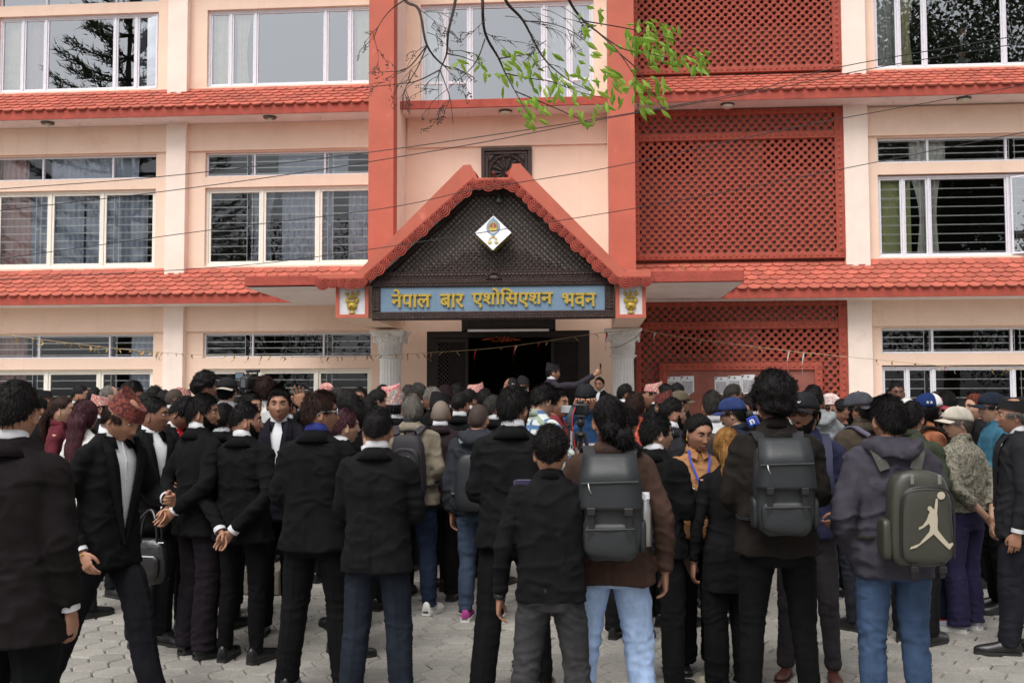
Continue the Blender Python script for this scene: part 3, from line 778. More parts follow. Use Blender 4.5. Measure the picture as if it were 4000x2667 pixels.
# ---- emblem plaque
EC = Vector((-1.46, -3.26, 4.275))
emb = thing('emblem_plaque', 'white diamond plaque with lamp and scales emblem hung on the dark gable lattice', 'emblem', EC)
emb.rotation_euler.x = R_(-12)
h = .285
def flat(mb, pts, y, th=.008, m=0): mb.prism(pts, y-th, y, m)
e = MB(); e.prism([(0, h), (h, 0), (0, -h), (-h, 0)], -.01, .0, 0); obj('white_face', e, M['white'], emb)
e = MB(); e.prism([(0, h*1.02), (h*1.02, 0), (0, -h*1.02), (-h*1.02, 0)], .001, .12, 0); obj('plaque_body', e, M['wood'], emb)
e = MB(); drop = [(0, .262)]
for a in np.linspace(.55, 2*math.pi-.55, 26):
    r = .108; drop.append((r*math.sin(a), .075+r*1.2*math.cos(a)))
drop = [(0, .268), (.02, .235), (.06, .20)]+[(.108*math.sin(a), .09+.125*math.cos(a)) for a in np.linspace(.75, 2.3, 9)]+[(.02, -.04), (0, -.062), (-.02, -.04)]+[(-.108*math.sin(a), .09+.125*math.cos(a)) for a in np.linspace(2.3, .75, 9)]+[(-.06, .20), (-.02, .235)]
flat(e, drop, -.010, .006); obj('blue_drop', e, mat('emblem_blue', srgb('7590a6'), .6), emb)
e = MB()
for i in range(27):
    a = -2.05+4.1*i/26; c, s = math.sin(a), math.cos(a); p = np.array([0, .105])
    q0 = p+np.array([c, s])*.055; q1 = p+np.array([c, s])*.082; n = np.array([s, -c])*.0022
    flat(e, [tuple(q0-n), tuple(q1-n), tuple(q1+n), tuple(q0+n)], -.016, .004)
flat(e, [(.052*math.sin(a), .105+.052*math.cos(a)) for a in np.linspace(0, 6.283, 24, endpoint=False)], -.016, .003)
flat(e, [(.066*math.cos(a), .062+.045*math.sin(a)) for a in np.linspace(math.pi, 2*math.pi, 14)]+[(.04, .078), (0, .068), (-.04, .078)], -.022, .006)
flat(e, [(-.008, .07), (-.012, .10), (.002, .125), (-.004, .145), (.012, .12), (.006, .095), (.008, .07)], -.026, .006)
# scales
for sx in (-1, 1):
    flat(e, [(sx*.005, -.075), (sx*.055, -.085), (sx*.055, -.093), (sx*.005, -.085)][::sx], -.010, .01)
    e.tube([(sx*.052, -.022, -.085), (sx*.028, -.018, -.15)], .0022, 5); e.tube([(sx*.052, -.022, -.085), (sx*.076, -.018, -.15)], .0022, 5); e.tube([(sx*.052, -.022, -.085), (sx*.052, -.018, -.155)], .0022, 5)
    flat(e, [(sx*.052+.032*math.cos(a), -.15+.03*math.sin(a)) for a in np.linspace(math.pi, 2*math.pi, 10)], -.010, .014)
for sx in (-1, 1): flat(e, [(-.03*sx, -.05), (-.026*sx, -.046), (.03*sx, -.092), (.026*sx, -.096)][::-sx], -.010, .012)
obj('gold_relief', e, M['gold'], emb)
e = MB(); flat(e, [(.049*math.sin(a), .105+.049*math.cos(a)) for a in np.linspace(0, 6.283, 24, endpoint=False)], -.0192, .003)
obj('red_sun', e, mat('emblem_red', srgb('8a3b31'), .6), emb)
e = MB(); flat(e, [(.062*math.cos(a), .045+.052*math.sin(a)) for a in np.linspace(math.pi*1.02, math.pi*1.98, 16)]+[(.058*math.cos(a), .048+.036*math.sin(a)) for a in np.linspace(math.pi*1.95, math.pi*1.05, 16)], -.0165, .003)
obj('white_crescent', e, M['white'], emb)
def edge_text(s, side):
    V, F = text_mesh(s, .01)
    mn = V.min(0); mx = V.max(0); V = (V-mn)/np.maximum(mx-mn, 1e-6); L_ = h*math.sqrt(2)*.92
    t = V[:, 0]*L_; up = V[:, 1]*.06; dep = V[:, 2]*.008; c = .7071
    a0 = h*math.sqrt(2)*.04
    if side > 0: base = np.column_stack([(t+a0)*c, np.zeros(len(V)), -h*1.02+(t+a0)*c]); nrm = np.array([c, 0, -c])
    else: base = np.column_stack([-h*1.02+(t+a0)*c, np.zeros(len(V)), -(t+a0)*c]); nrm = np.array([-c, 0, -c])
    W = base+nrm*(dep+.0005)[:, None]+np.array([0, 1, 0])*(.085-up)[:, None]
    link('letters', mesh_of('letters', W, F, None, [M['gold']]), emb)
edge_text('NEPAL BAR ASSOCIATION', 1); edge_text('नेपाल बार एशोिसएशन', -1)

# spotlight and pipe on the gable
sp = thing('gable_spotlight', 'small black spotlight hanging from the peak of the gable', 'spotlight', (-1.38, -3.12, 4.98))
m_ = MB(); m_.tube([(0, 0, 0), (0, 0, -.06)], .035, 10); m_.tube([(0, -.02, -.06), (0, -.04, -.14)], [.04, .035], 12); obj('lamp_holder', m_, M['black'], sp)
m_ = MB(); m_.tube([(0, -.04, -.14), (0, -.06, -.22)], [.033, .042], 12); obj('lamp_head', m_, mat('dark_grey_lamp', srgb('4a4d4e'), .4), sp, smooth=True)
m_ = MB(); m_.tube([(0, .3, 0), (0, -.13, 0)], .022, 10); m_.tube([(0, -.02, 0), (0, -.02, -.06)], .012, 6)
o = obj('drain_pipe', m_, mat('rusty_red_pipe', srgb('6d2a22'), .7), None, loc=(-1.44, -3.3, 5.19)); tag(o, 'short rusty pipe sticking out on top of the red gable between its horns', 'pipe')

# ---- columns
def column(x, parent):
    y = -.70; sh = MB(); N = 96
    def flute(r, z, amp): return [( (r-amp*max(0, math.cos(20*a))**.6)*math.cos(a), (r-amp*max(0, math.cos(20*a))**.6)*math.sin(a), z) for a in np.linspace(0, 2*math.pi, N, endpoint=False)]
    sh.loft([flute(.205, 0.12, .0), flute(.205, .14, .013), flute(.203, 1.2, .013), flute(.188, 2.40, .013), flute(.188, 2.42, 0)])
    c = obj('column', sh, M['column'], parent, loc=(x, y, 0))
    b = MB()
    for z0, r, hh in ((.0, .30, .08), (.08, .26, .06)): b.loft([[(rr*math.cos(a), rr*math.sin(a), z) for a in np.linspace(0, 2*math.pi, 32, endpoint=False)] for rr, z in ((r-.012, z0), (r, z0+hh*.3), (r, z0+hh*.7), (r-.012, z0+hh))])
    obj('column_base', b, M['column'], c); b = MB()
    for z0, r, hh in ((2.415, .215, .03), (2.445, .245, .035), (2.478, .215, .02)):
        b.loft([[(rr*math.cos(a), rr*math.sin(a), z) for a in np.linspace(0, 2*math.pi, 32, endpoint=False)] for rr, z in ((r-.012, z0), (r, z0+hh*.3), (r, z0+hh*.7), (r-.012, z0+hh))])
    bell = [(.195, 2.49), (.20, 2.55), (.205, 2.62), (.22, 2.70), (.25, 2.78), (.285, 2.84)]
    b.loft([[(r*math.cos(a), r*math.sin(a), z) for a in np.linspace(0, 2*math.pi, 32, endpoint=False)] for r, z in bell])
    def ab(r, z):
        P = []
        for a in np.linspace(0, 2*math.pi, 48, endpoint=False):
            k = 1/max(abs(math.cos(a)), abs(math.sin(a))); k = min(k, 1.34); P.append((r*k*math.cos(a)*(1-.08*math.cos(4*a)), r*k*math.sin(a)*(1-.08*math.cos(4*a)), z))
        return P
    b.loft([ab(.255, 2.83), ab(.285, 2.86), ab(.285, 2.88), ab(.31, 2.90), ab(.31, 2.935)])
    # volutes on each face and leaf loops on the bell
    for q in range(4):
        Rm = np.array(Matrix.Rotation(q*math.pi/2, 3, 'Z'))
        for sx in (-1, 1):
            P = []
            for t in np.linspace(0, 1, 26):
                a = math.pi/2-t*3.6*math.pi/1.6; r = .062*(1-t*.78)
                P.append((sx*(.12+r*math.cos(a)*1.0), -.272-.02*t, 2.755+r*math.sin(a)))
            P = [(sx*.03, -.265, 2.80)]+P
            V, F = tube(P, .0125, 6); b.add(V @ Rm.T, F)
            V, F = tube([(sx*.23*.98, -.23*.98, 2.84), (sx*.25, -.25, 2.79), (sx*.235, -.235, 2.74), (sx*.215, -.215, 2.76)], .02, 6); b.add(V @ Rm.T, F)
        V, F = ellipsoid((0, -.285, 2.86), (.035, .03, .04), 8, 6); b.add(V @ Rm.T, F)
        V, F = ellipsoid((0, -.26, 2.79), (.03, .02, .03), 8, 6); b.add(V @ Rm.T, F)
    for k in range(14):
        a = 2*math.pi*k/14; Rm = np.array(Matrix.Rotation(a, 3, 'Z'))
        for w, d in ((.04, 0), (.022, .004)):
            P = [(-w, -.208-d, 2.68), (-w, -.206-d, 2.60), (-w*.6, -.204-d, 2.535), (0, -.204-d, 2.515), (w*.6, -.204-d, 2.535), (w, -.206-d, 2.60), (w, -.208-d, 2.68)]
            V, F = tube(smooth_path(P, 3), .0075, 5); b.add(V @ Rm.T, F)
    obj('capital', b, M['column'], c, smooth=False)
column(-3.58, building); column(.61, building)

# ---- entrance: steps, doors
land = MB(); land.bbox(-4.6, 1.6, -3.5, -.0, .0, .45, .02); land.bbox(-4.6, 1.6, -4.0, -3.502, 0, .30, .02); land.bbox(-4.6, 1.6, -5.1, -4.002, 0, .15, .02)
tag(obj('entrance_steps', land, mat('grey_stone_step', srgb('8f8a84'), .8, var=.15, bump=.3), None), kind='structure')
ent = MB()
ent.box(-3.03, -2.88, .02, .14, .45, 2.97); ent.box(-.13, .02, .02, .14, .45, 2.97); ent.box(-2.88, -.13, .02, .14, 2.85, 2.97); ent.box(-2.37, -.61, .0, .12, 2.99, 3.19)
M['doorwood'] = mat('near_black_door_wood', srgb('1d1513'), .55, var=.3, vscale=12, bump=.5, bscale=40); eo = obj('entrance_frame', ent, M['doorwood'], building)
for x0, x1 in ((-2.88, -2.25), (-.70, -.13)):
    d = MB(); d.box(x0, x0+.06, .03, .10, .45, 2.84); d.box(x1-.06, x1, .03, .10, .45, 2.84); d.box(x0+.06, x1-.06, .03, .10, 2.76, 2.84); d.box(x0+.06, x1-.06, .03, .10, 1.25, 1.35); d.box(x0+.06, x1-.06, .05, .08, .45, 1.25)
    poly = [(x0+.06, 1.35), (x1-.06, 1.35), (x1-.06, 2.76), (x0+.06, 2.76)]
    for sgn in (1, -1):
        dd = np.array([1, sgn])/math.sqrt(2); nr = np.array([-dd[1], dd[0]])
        for k in range(-40, 40):
            p = np.mean(poly, axis=0)+nr*k*.055; r = clip_line(p, dd, poly)
            if r: a, b = p+dd*r[0], p+dd*r[1]; d.prism([tuple(a+nr*.011), tuple(b+nr*.011), tuple(b-nr*.011), tuple(a-nr*.011)], .05+.008*sgn, .065+.008*sgn)
    obj('lattice_door', d, M['doorwood'], building)
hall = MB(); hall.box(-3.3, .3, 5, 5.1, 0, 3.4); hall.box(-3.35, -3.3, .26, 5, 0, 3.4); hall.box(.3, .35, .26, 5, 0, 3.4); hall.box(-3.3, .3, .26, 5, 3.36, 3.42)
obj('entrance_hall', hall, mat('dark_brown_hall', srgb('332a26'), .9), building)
m_ = MB(); m_.box(-2.25, -.73, -.06, -.02, 2.955, 3.0); o = obj('tube_light', m_, mat('white_lamp_batten', srgb('d0d0d0'), .5), None); tag(o, 'long white tube light fixed over the dark entrance doorway', 'light')
m2 = MB(); m2.tube([(-2.2, -.075, 2.965), (-.78, -.075, 2.965)], .013, 8); obj('glass_tube', m2, M['white'], o)
m_ = MB(); m_.bbox(-2.28, -.70, -.05, -.01, 3.02, 3.185, .01); o = obj('lintel_sign', m_, M['black'], None); tag(o, 'dark board with faint gold writing over the entrance tube light', 'sign')
put_text('letters', 'नेपाल बार एशोिसएशन', -2.1, -.95, 3.05, 3.15, -.052, mat('dull_bronze_letter', srgb('3f3a30'), .6), o, np.zeros(3), 0, .004)
# tinsel ornament over the door
m_ = MB()
for i in range(60):
    t = rng.uniform(-1, 1); m_.ell((-1.62+.36*t+rng.normal()*.01, -.06-rng.uniform(0, .04), 2.80+.08*(1-abs(t))*rng.uniform(-.6, 1)), (.02, .01, .012), 5, 4)
tag(obj('tinsel_ornament', m_, mat('red_gold_tinsel', srgb('8a3a12'), .35, metal=.5), None), 'small red and gold tinsel ornament over the dark doorway', 'ornament')

# ---- notice board and papers
nb = MB()
carved_strip(nb, 1.28, 4.20, 2.21, 2.345, -.17); carved_strip(nb, 1.28, 4.20, .85, .98, -.17); carved_strip(nb, 1.28, 1.42, .98, 2.21, -.171, True); carved_strip(nb, 4.06, 4.20, .98, 2.21, -.171, True)
no = obj('notice_board', nb, M['lattice'], None); tag(no, 'brown notice board in a carved red frame on the pierced screen', 'notice board')
m_ = MB(); m_.box(1.42, 2.75, -.162, -.12, .98, 2.21); obj('board_panel', m_, M['brown'], no)
m_ = MB(); m_.box(2.752, 4.06, -.162, -.12, .98, 2.21); obj('board_panel', m_, M['brown'], no)
pp = bpy.data.materials.new('printed_notice'); pp.use_nodes = True; nt = pp.node_tree; N = nt.nodes; L = nt.links
tc = N.new('ShaderNodeTexCoord'); br = N.new('ShaderNodeTexBrick'); mp = N.new('ShaderNodeMapping')
mp.inputs['Rotation'].default_value = (R_(90), 0, 0)
br.inputs['Color1'].default_value = (.20,.20,.22,1); br.inputs['Color2'].default_value = (.45,.45,.47,1); br.inputs['Mortar'].default_value = (.74,.75,.79,1)
br.inputs['Scale'].default_value = 60; br.inputs['Mortar Size'].default_value = .022; br.inputs['Brick Width'].default_value = 1.2; br.inputs['Row Height'].default_value = .75; br.inputs['Mortar Smooth'].default_value = 1; br.inputs['Bias'].default_value = .2
L.new(tc.outputs['Object'], mp.inputs[0]); L.new(mp.outputs[0], br.inputs['Vector']); L.new(br.outputs[0], N['Principled BSDF'].inputs['Base Color'])
def paper(x0, x1, z0, z1, lab, notch=None):
    m_ = MB(); w = x1-x0; hh = z1-z0; n = 6; V = []
    for j in range(n+1):
        for i in range(4): 
            zz = hh*j/n; xx = w*i/3
            if notch and j == 0 and i == 3: xx -= w*.22; zz += hh*.12
            V.append((xx, -.004-.004*math.sin(j*1.1+i), zz))
    F = [(j*4+i, j*4+i+1, j*4+5+i, j*4+4+i) for j in range(n) for i in range(3)]
    m_.add(V, F); o = obj('notice_paper', m_, M['paper'], None, loc=(x0, -.166, z0)); tag(o, lab, 'paper', 'printed notices on the red notice board')
    q = MB(); q.add([(w*.1, -.0095, hh*.08), (w*.88, -.0095, hh*.08), (w*.88, -.0095, hh*.72), (w*.1, -.0095, hh*.72)], [(0,1,2,3)]); obj('print_lines', q, pp, o)
    q = MB(); q.prism([(w*.5, hh*.95), (w*.57, hh*.89), (w*.5, hh*.83), (w*.43, hh*.89)], -.0105, -.0095); q.prism([(w*.04, hh*.97), (w*.22, hh*.97), (w*.04, hh*.84)], -.0105, -.0095); obj('printed_mark', q, M['black'], o)
paper(1.43, 1.665, 1.765, 2.10, 'crumpled printed notice at the left end of the brown board')
paper(1.67, 1.91, 1.765, 2.11, 'torn notice with dark smudges second from left on the board', True)
paper(2.28, 2.515, 1.77, 2.09, 'white printed notice, left one of the three pasted side by side')
paper(2.52, 2.755, 1.775, 2.11, 'white printed notice, middle one of the three pasted side by side')
paper(2.76, 3.00, 1.78, 2.13, 'white printed notice, right one of the three pasted side by side')

# ---- wooden wheel window over the gable
wp = thing('carved_wheel_window', 'square dark wood window carved with a peacock wheel above the gable', 'window', (-1.515, -.02, 5.95))
m_ = MB()
for (a, b, t, y) in ((.475, .475, .07, -.05), (.395, .395, .05, -.035)):
    m_.bbox(-a, a, y, .02, b-t, b, .008); m_.bbox(-a, a, y, .02, -b, -b+t, .008); m_.bbox(-a, -a+t, y, .02, -b+t, b-t, .008); m_.bbox(a-t, a, y, .02, -b+t, b-t, .008)
obj('carved_frame', m_, M['wood'], wp)
m_ = MB(); m_.box(-.35, .35, .005, .015, -.35, .35); obj('back_panel', m_, mat('black_wood', srgb('171110'), .6), wp)
m_ = MB()
for r in (.335, .305): m_.tube([(r*math.cos(a), -.02, r*math.sin(a)) for a in np.linspace(0, 6.283, 40, endpoint=False)], .014, 6, closed=True)
for k in range(26):
    a = 2*math.pi*k/26; m_.ell((.32*math.cos(a), -.03, .32*math.sin(a)), (.018, .012, .018), 6, 4)
obj('wheel_rim', m_, M['wood'], wp)
for k in range(14):
    m_ = MB(); a = 2*math.pi*k/14; m_.ell((.17*math.cos(a), -.02, .17*math.sin(a)), (.12, .014, .018), 8, 5, rot=np.array(Matrix.Rotation(-a, 3, 'Y'))); m_.ell((.25*math.cos(a), -.025, .25*math.sin(a)), (.035, .014, .028), 8, 5, rot=np.array(Matrix.Rotation(-a, 3, 'Y')))
    obj('feather_spoke', m_, M['wood'], wp)
m_ = MB(); m_.ell((0, -.03, -.02), (.045, .03, .07), 10, 6); m_.tube(smooth_path([(0, -.05, .02), (.01, -.06, .07), (0, -.055, .10)], 4), .014, 6); m_.ell((0, -.055, .115), (.02, .02, .02), 8, 6)
obj('peacock', m_, M['wood'], wp, smooth=True)
for sx in (-1, 1):
    m_ = MB(); m_.prism([(sx*.345, .345), (sx*.22, .33), (sx*.33, .22)][::sx], -.03, -.01); obj('corner_leaf', m_, M['wood'], wp)

# ---- ceiling lamps under the eaves
def dome_lamp(x, z, y, lab, glass=True):
    t = thing('eave_lamp', lab, 'lamp', (x, y, z), 0, 'round lamps under the eaves')
    m_ = MB(); m_.tube([(0, 0, 0), (0, 0, -.035)], [.125, .12], 20); obj('lamp_base', m_, mat('bronze_lamp_base', srgb('4d4236'), .4) if 'bronze_lamp_base' not in bpy.data.materials else bpy.data.materials['bronze_lamp_base'], t)
    m_ = MB()
    if glass: m_.ell((0, 0, -.04), (.115, .115, .055), 18, 8); obj('lamp_glass', m_, M['lampglass'], t, smooth=True)
    else: m_.ell((0, 0, -.06), (.035, .035, .05), 10, 8); m_.tube([(0, 0, -.03), (0, 0, -.05)], .05, 12); obj('bare_bulb', m_, M['lampglass'], t, smooth=True)
dome_lamp(-10.3, 7.018, -.42, 'broken round eave lamp with bare bulb, above the leftmost windows', False)
dome_lamp(-5.95, 7.018, -.42, 'broken round eave lamp with bare bulb, just left of the left red fin', False)
dome_lamp(-1.5, 7.02, -.40, 'cracked round lamp under the central red ledge')
dome_lamp(2.55, 7.045, -.40, 'round milky lamp above the red pierced screen')
dome_lamp(6.72, 7.045, -.40, 'round milky lamp with a dry nest on it, near the right edge')
for x, yy, wh in ((-9.7, 7.0, 'right of the leftmost eave lamp'), (-7.9, 7.0, 'over the left pillar'), (-5.0, 7.0, 'close to the left red fin'), (2.05, 7.03, 'left of the milky lamp on the red screen'), (5.5, 7.03, 'right of the right pillar'), (-2.2, 7.0, 'left of the central lamp'), (.1, 7.0, 'right of the central lamp')):
    m_ = MB(); m_.tube([(0, 0, .02), (0, 0, -.08), (.02, 0, -.10)], .005, 5); tag(obj('eave_hook', m_, M['metal'], None, loc=(x, -.35, yy+.02)), 'thin wire hook in the white soffit, '+wh, 'hook', 'wire hooks under the upper eaves')

# ================================================================== GROUND
gm = mat('grey_mortar_ground', srgb('857f75'), .95, var=.25, vscale=6, bump=.5)
g = MB(); g.add([(-80, -80, -.03), (80, -80, -.03), (80, 40, -.03), (-80, 40, -.03)], [(0,1,2,3)]); tag(obj('ground', g, gm), kind='structure')
g = MB(); g.bbox(-16, -4.62, -1.5, .0, -.02, .16, .02); g.bbox(1.62, 13, -1.5, .0, -.02, .16, .02); tag(obj('plinth_kerb', g, mat('pale_concrete_kerb', srgb('aaa59c'), .9, var=.15, bump=.3)), kind='structure')
pv = bpy.data.materials.new('grey_paving_stone'); pv.use_nodes = True; nt = pv.node_tree; N = nt.nodes; L = nt.links; b = N['Principled BSDF']
gi = N.new('ShaderNodeNewGeometry'); oi = N.new('ShaderNodeObjectInfo'); tc = N.new('ShaderNodeTexCoord')
ad = N.new('ShaderNodeMath'); ad.operation = 'ADD'; fr = N.new('ShaderNodeMath'); fr.operation = 'FRACT'; L.new(gi.outputs['Random Per Island'], ad.inputs[0]); L.new(oi.outputs['Random'], ad.inputs[1]); L.new(ad.outputs[0], fr.inputs[0])
cr = N.new('ShaderNodeValToRGB'); cr.color_ramp.elements[0].color = (*srgb('8b8882'), 1); cr.color_ramp.elements[1].color = (*srgb('9e9a92'), 1)
e_ = cr.color_ramp.elements.new(.5); e_.color = (*srgb('96928b'), 1); L.new(fr.outputs[0], cr.inputs[0])
nz = N.new('ShaderNodeTexNoise'); nz.inputs['Scale'].default_value = 3.0; nz.inputs['Detail'].default_value = 7; nz.inputs['Roughness'].default_value = .7
nz2 = N.new('ShaderNodeTexNoise'); nz2.inputs['Scale'].default_value = 55; nz2.inputs['Detail'].default_value = 5
geo = N.new('ShaderNodeNewGeometry'); L.new(geo.outputs['Position'], nz.inputs['Vector']); L.new(geo.outputs['Position'], nz2.inputs['Vector'])
mx = N.new('ShaderNodeMix'); mx.data_type = 'RGBA'; mx.blend_type = 'MULTIPLY'; mx.inputs['Factor'].default_value = .55
mr = N.new('ShaderNodeMapRange'); mr.inputs[1].default_value = .35; mr.inputs[2].default_value = .65; mr.inputs[3].default_value = .65; mr.inputs[4].default_value = 1.12
L.new(nz.outputs['Fac'], mr.inputs[0]); L.new(cr.outputs[0], mx.inputs[6]); L.new(mr.outputs[0], mx.inputs[7])
mx2 = N.new('ShaderNodeMix'); mx2.data_type = 'RGBA'; mx2.blend_type = 'MULTIPLY'; mx2.inputs['Factor'].default_value = .35
mr2 = N.new('ShaderNodeMapRange'); mr2.inputs[1].default_value = .3; mr2.inputs[2].default_value = .7; mr2.inputs[3].default_value = .4; mr2.inputs[4].default_value = 1.4
L.new(nz2.outputs['Fac'], mr2.inputs[0]); L.new(mx.outputs[2], mx2.inputs[6]); L.new(mr2.outputs[0], mx2.inputs[7]); L.new(mx2.outputs[2], b.inputs['Base Color'])
b.inputs['Roughness'].default_value = .85
bp = N.new('ShaderNodeBump'); bp.inputs['Strength'].default_value = .5; bp.inputs['Distance'].default_value = .006; L.new(nz2.outputs['Fac'], bp.inputs['Height']); L.new(bp.outputs[0], b.inputs['Normal'])
M['paver'] = pv
HR = .128
def hex_mesh(R, ir=.012):
    a = np.arange(6)*math.pi/3; o = np.column_stack([(R-.004)*np.cos(a), (R-.004)*np.sin(a), np.full(6, -.03)]); m2 = o.copy(); m2[:, 2] = -.010
    i = np.column_stack([(R-.004-ir)*np.cos(a), (R-.004-ir)*np.sin(a), np.zeros(6)]); V = np.concatenate([o, m2, i])
    F = [(k, (k+1) % 6, 6+(k+1) % 6, 6+k) for k in range(6)]+[(6+k, 6+(k+1) % 6, 12+(k+1) % 6, 12+k) for k in range(6)]+[tuple(range(12, 18))]
    return V, F
HV, HF = hex_mesh(HR); hex_me = mesh_of('paving_stone', HV, HF, None, [pv])
pave = tag(bpy.data.objects.new('pavement', None), kind='structure'); COL.objects.link(pave)
sp_ = []
for i in range(-60, 60):
    for j in range(-90, 45):
        x = i*HR*1.5; y = -10+(j+.5*(i % 2))*HR*math.sqrt(3)
        if -19.2 < y < -1.35 and -8.8+(-y-1)*.0 < x < 8 and not (y > -5.2 and -4.7 < x < 1.7) and not y > -1.6: sp_.append((x, y))
def infr(x, y):
    q = _R.T @ (np.array([x, y, 0])-_C)
    if q[2] > -1: return False
    px = 2000+3889*q[0]/-q[2]; py = 1333.5-3889*q[1]/-q[2]; return -30 < px < 4030 and py < 2700
vis = [p for p in sp_ if infr(*p)]; vis.sort(key=lambda p: p[1]); near = set(vis[:300])
rest = MB(); r2 = random.Random(4)
for x, y in sp_:
    T = Matrix.Translation((x, y, r2.uniform(-.004, .003))) @ Matrix.Rotation(r2.uniform(-.02, .02), 4, 'Z') @ Matrix.Rotation(r2.uniform(-.02, .02), 4, 'X') @ Matrix.Rotation(r2.uniform(-.02, .02), 4, 'Y')
    if (x, y) in near: link('paving_stone', hex_me, pave, mat=T)
    else:
        A = np.array(T); rest.add(HV @ A[:3, :3].T + A[:3, 3], HF)
o = obj('paving_stones', rest, pv, pave); o['kind'] = 'stuff'
# ================================================================== CABLES
def cable(pts, Y, lab, r=.0042):
    P = [at(x, y, Y) for x, y in pts]; P[0:0] = [P[0]+(P[0]-P[1])*1.6]; P.append(P[-1]+(P[-1]-P[-2])*1.6)
    m_ = MB(); m_.tube(smooth_path(P, 8), r, 6); tag(obj('power_cable', m_, M['cable']), lab, 'cable', 'black cables strung across the front of the building')
cable([(0,739),(612,692),(1400,601),(2229,481),(2900,363),(3284,262),(4000,136)], -9.0, 'uppermost black cable, one of the close pair crossing the facade')
cable([(0,823),(600,753),(1200,671),(1866,560),(2376,462),(2900,372),(3386,272),(4000,167)], -9.0, 'second black cable, running just under the uppermost one')
cable([(0,1011),(765,906),(1500,814),(1860,740),(2400,651),(3080,503),(4000,333)], -9.2, 'third black cable, crossing the gable trim above the emblem', .0038)
cable([(0,1092),(765,1050),(1200,1008),(1925,902),(2600,793),(3291,660),(4000,517)], -9.2, 'lowest black cable, passing over the emblem plaque', .0038)

# ================================================================== GARLAND STRINGS
def dleaf(seed, L_=.11, w=.035):
    r = random.Random(seed); V = []; F = []; n = 5
    for i in range(n+1):
        t = i/n; ww = w*math.sin(math.pi*min(1, t*1.05)**.8)*r.uniform(.6, 1.1)+.002; cx = .02*math.sin(3*t+seed); cy = .02*math.cos(4*t+seed)
        V += [(cx-ww/2, cy+.012*math.sin(5*t), -t*L_), (cx, cy-.008, -t*L_), (cx+ww/2, cy+.012*math.cos(5*t), -t*L_)]
    for i in range(n):
        a = 3*i; F += [(a, a+1, a+4, a+3), (a+1, a+2, a+5, a+4)]
    return V, F
dl = [mesh_of('dry_leaf', *dleaf(s, .06+.016*(s % 5), .02+.006*(s % 4)), None, [M['dry']]) for s in range(9)]
def garland(pts, lab, xs, ribbons=()):
    P = np.array([at(x, y, Y) for x, y, Y in pts]); px = np.array([p[0] for p in pts]); th = thing('garland_string', lab, 'garland', P[0])
    m_ = MB(); m_.tube(smooth_path(P-P[0], 6), .0045, 5); obj('string', m_, M['string'], th)
    def at_x(x): return np.array([np.interp(x, px, P[:, k]) for k in range(3)])-P[0]
    for i, x in enumerate(xs):
        o = link('dry_leaf', dl[(i*5+3) % 9], th, loc=at_x(x)+(0, 0, -.002)); o.rotation_euler = (rng.uniform(-.3, .3), rng.uniform(-.6, .6), rng.uniform(0, 6)); o.scale = [rng.uniform(.7, 1.45)]*3
    for x, L_, col in ribbons:
        V = []; n = 8; p = at_x(x)
        for i in range(n+1):
            t = i/n; V += [(p[0]-.02*math.sin(3*t)-.012, p[1]+.01*math.sin(6*t), p[2]-L_*t), (p[0]-.02*math.sin(3*t)+.016*math.cos(4*t), p[1]+.012, p[2]-L_*t)]
        m_ = MB(); m_.add(V, [(2*i, 2*i+1, 2*i+3, 2*i+2) for i in range(n)]); obj('ribbon', m_, col, th)
rr = mat('red_ribbon', srgb('b5242a'), .7); wr = mat('white_ribbon', srgb('c9c4c0'), .8)
garland([(-400,1250,-3.4),(0,1302,-3.0),(156,1325,-2.9),(446,1360,-2.6),(625,1376,-2.4),(804,1387,-2.2),(1000,1390,-2.0),(1257,1393,-1.7),(1545,1386,-1.25),(1681,1377,-1.25),(1900,1362,-1.2),(2068,1342,-1.2),(2313,1305,-1.15),(2500,1285,-1.08)],
        'sagging string of curled dry leaves across the left windows to the columns',
        [65,132,163,196,228,255,276,312,350,370,388,411,458,475,509,538,556,585,607,615,632,658,687,718,752,799,877,915,967,1016,1052,1098,1108,1137,1253,1282,1313,1331,1384,1427,1432,1453,1487,1545,1599,1632,1659,1681,1724,1788,1960,2135,2250,2330],
        ((1858, .3, rr), (2012, .34, rr), (2018, .2, wr), (2108, .14, rr), (2371, .33, rr)))
garland([(2515,1287,-1.08),(2600,1307,-1.2),(2912,1349,-1.5),(3136,1376,-1.7),(3400,1402,-1.9),(3691,1429,-2.1),(4000,1443,-2.3),(4300,1462,-2.5)],
        'string of sparse dry leaves from the right column past the right windows',
        [2738,2950,2965,3120,3165,3232,3430,3490,3580,3666,3880,3925,3942], ((2560, .22, wr), (3040, .07, rr), (3083, .37, wr), (3140, .42, wr), (3697, .09, rr), (3737, .12, wr)))
m_ = MB(); P = [at(2510, 1290, -1.12), at(2480, 1320, -1.1), at(2420, 1352, -1.08), at(2380, 1358, -1.05)]; m_.tube(smooth_path(P, 6), .006, 5)
tag(obj('loose_twine', m_, mat('brown_twine', srgb('7d5f48'), .9)), 'loose brown twine drooping across the right column capital', 'twine')

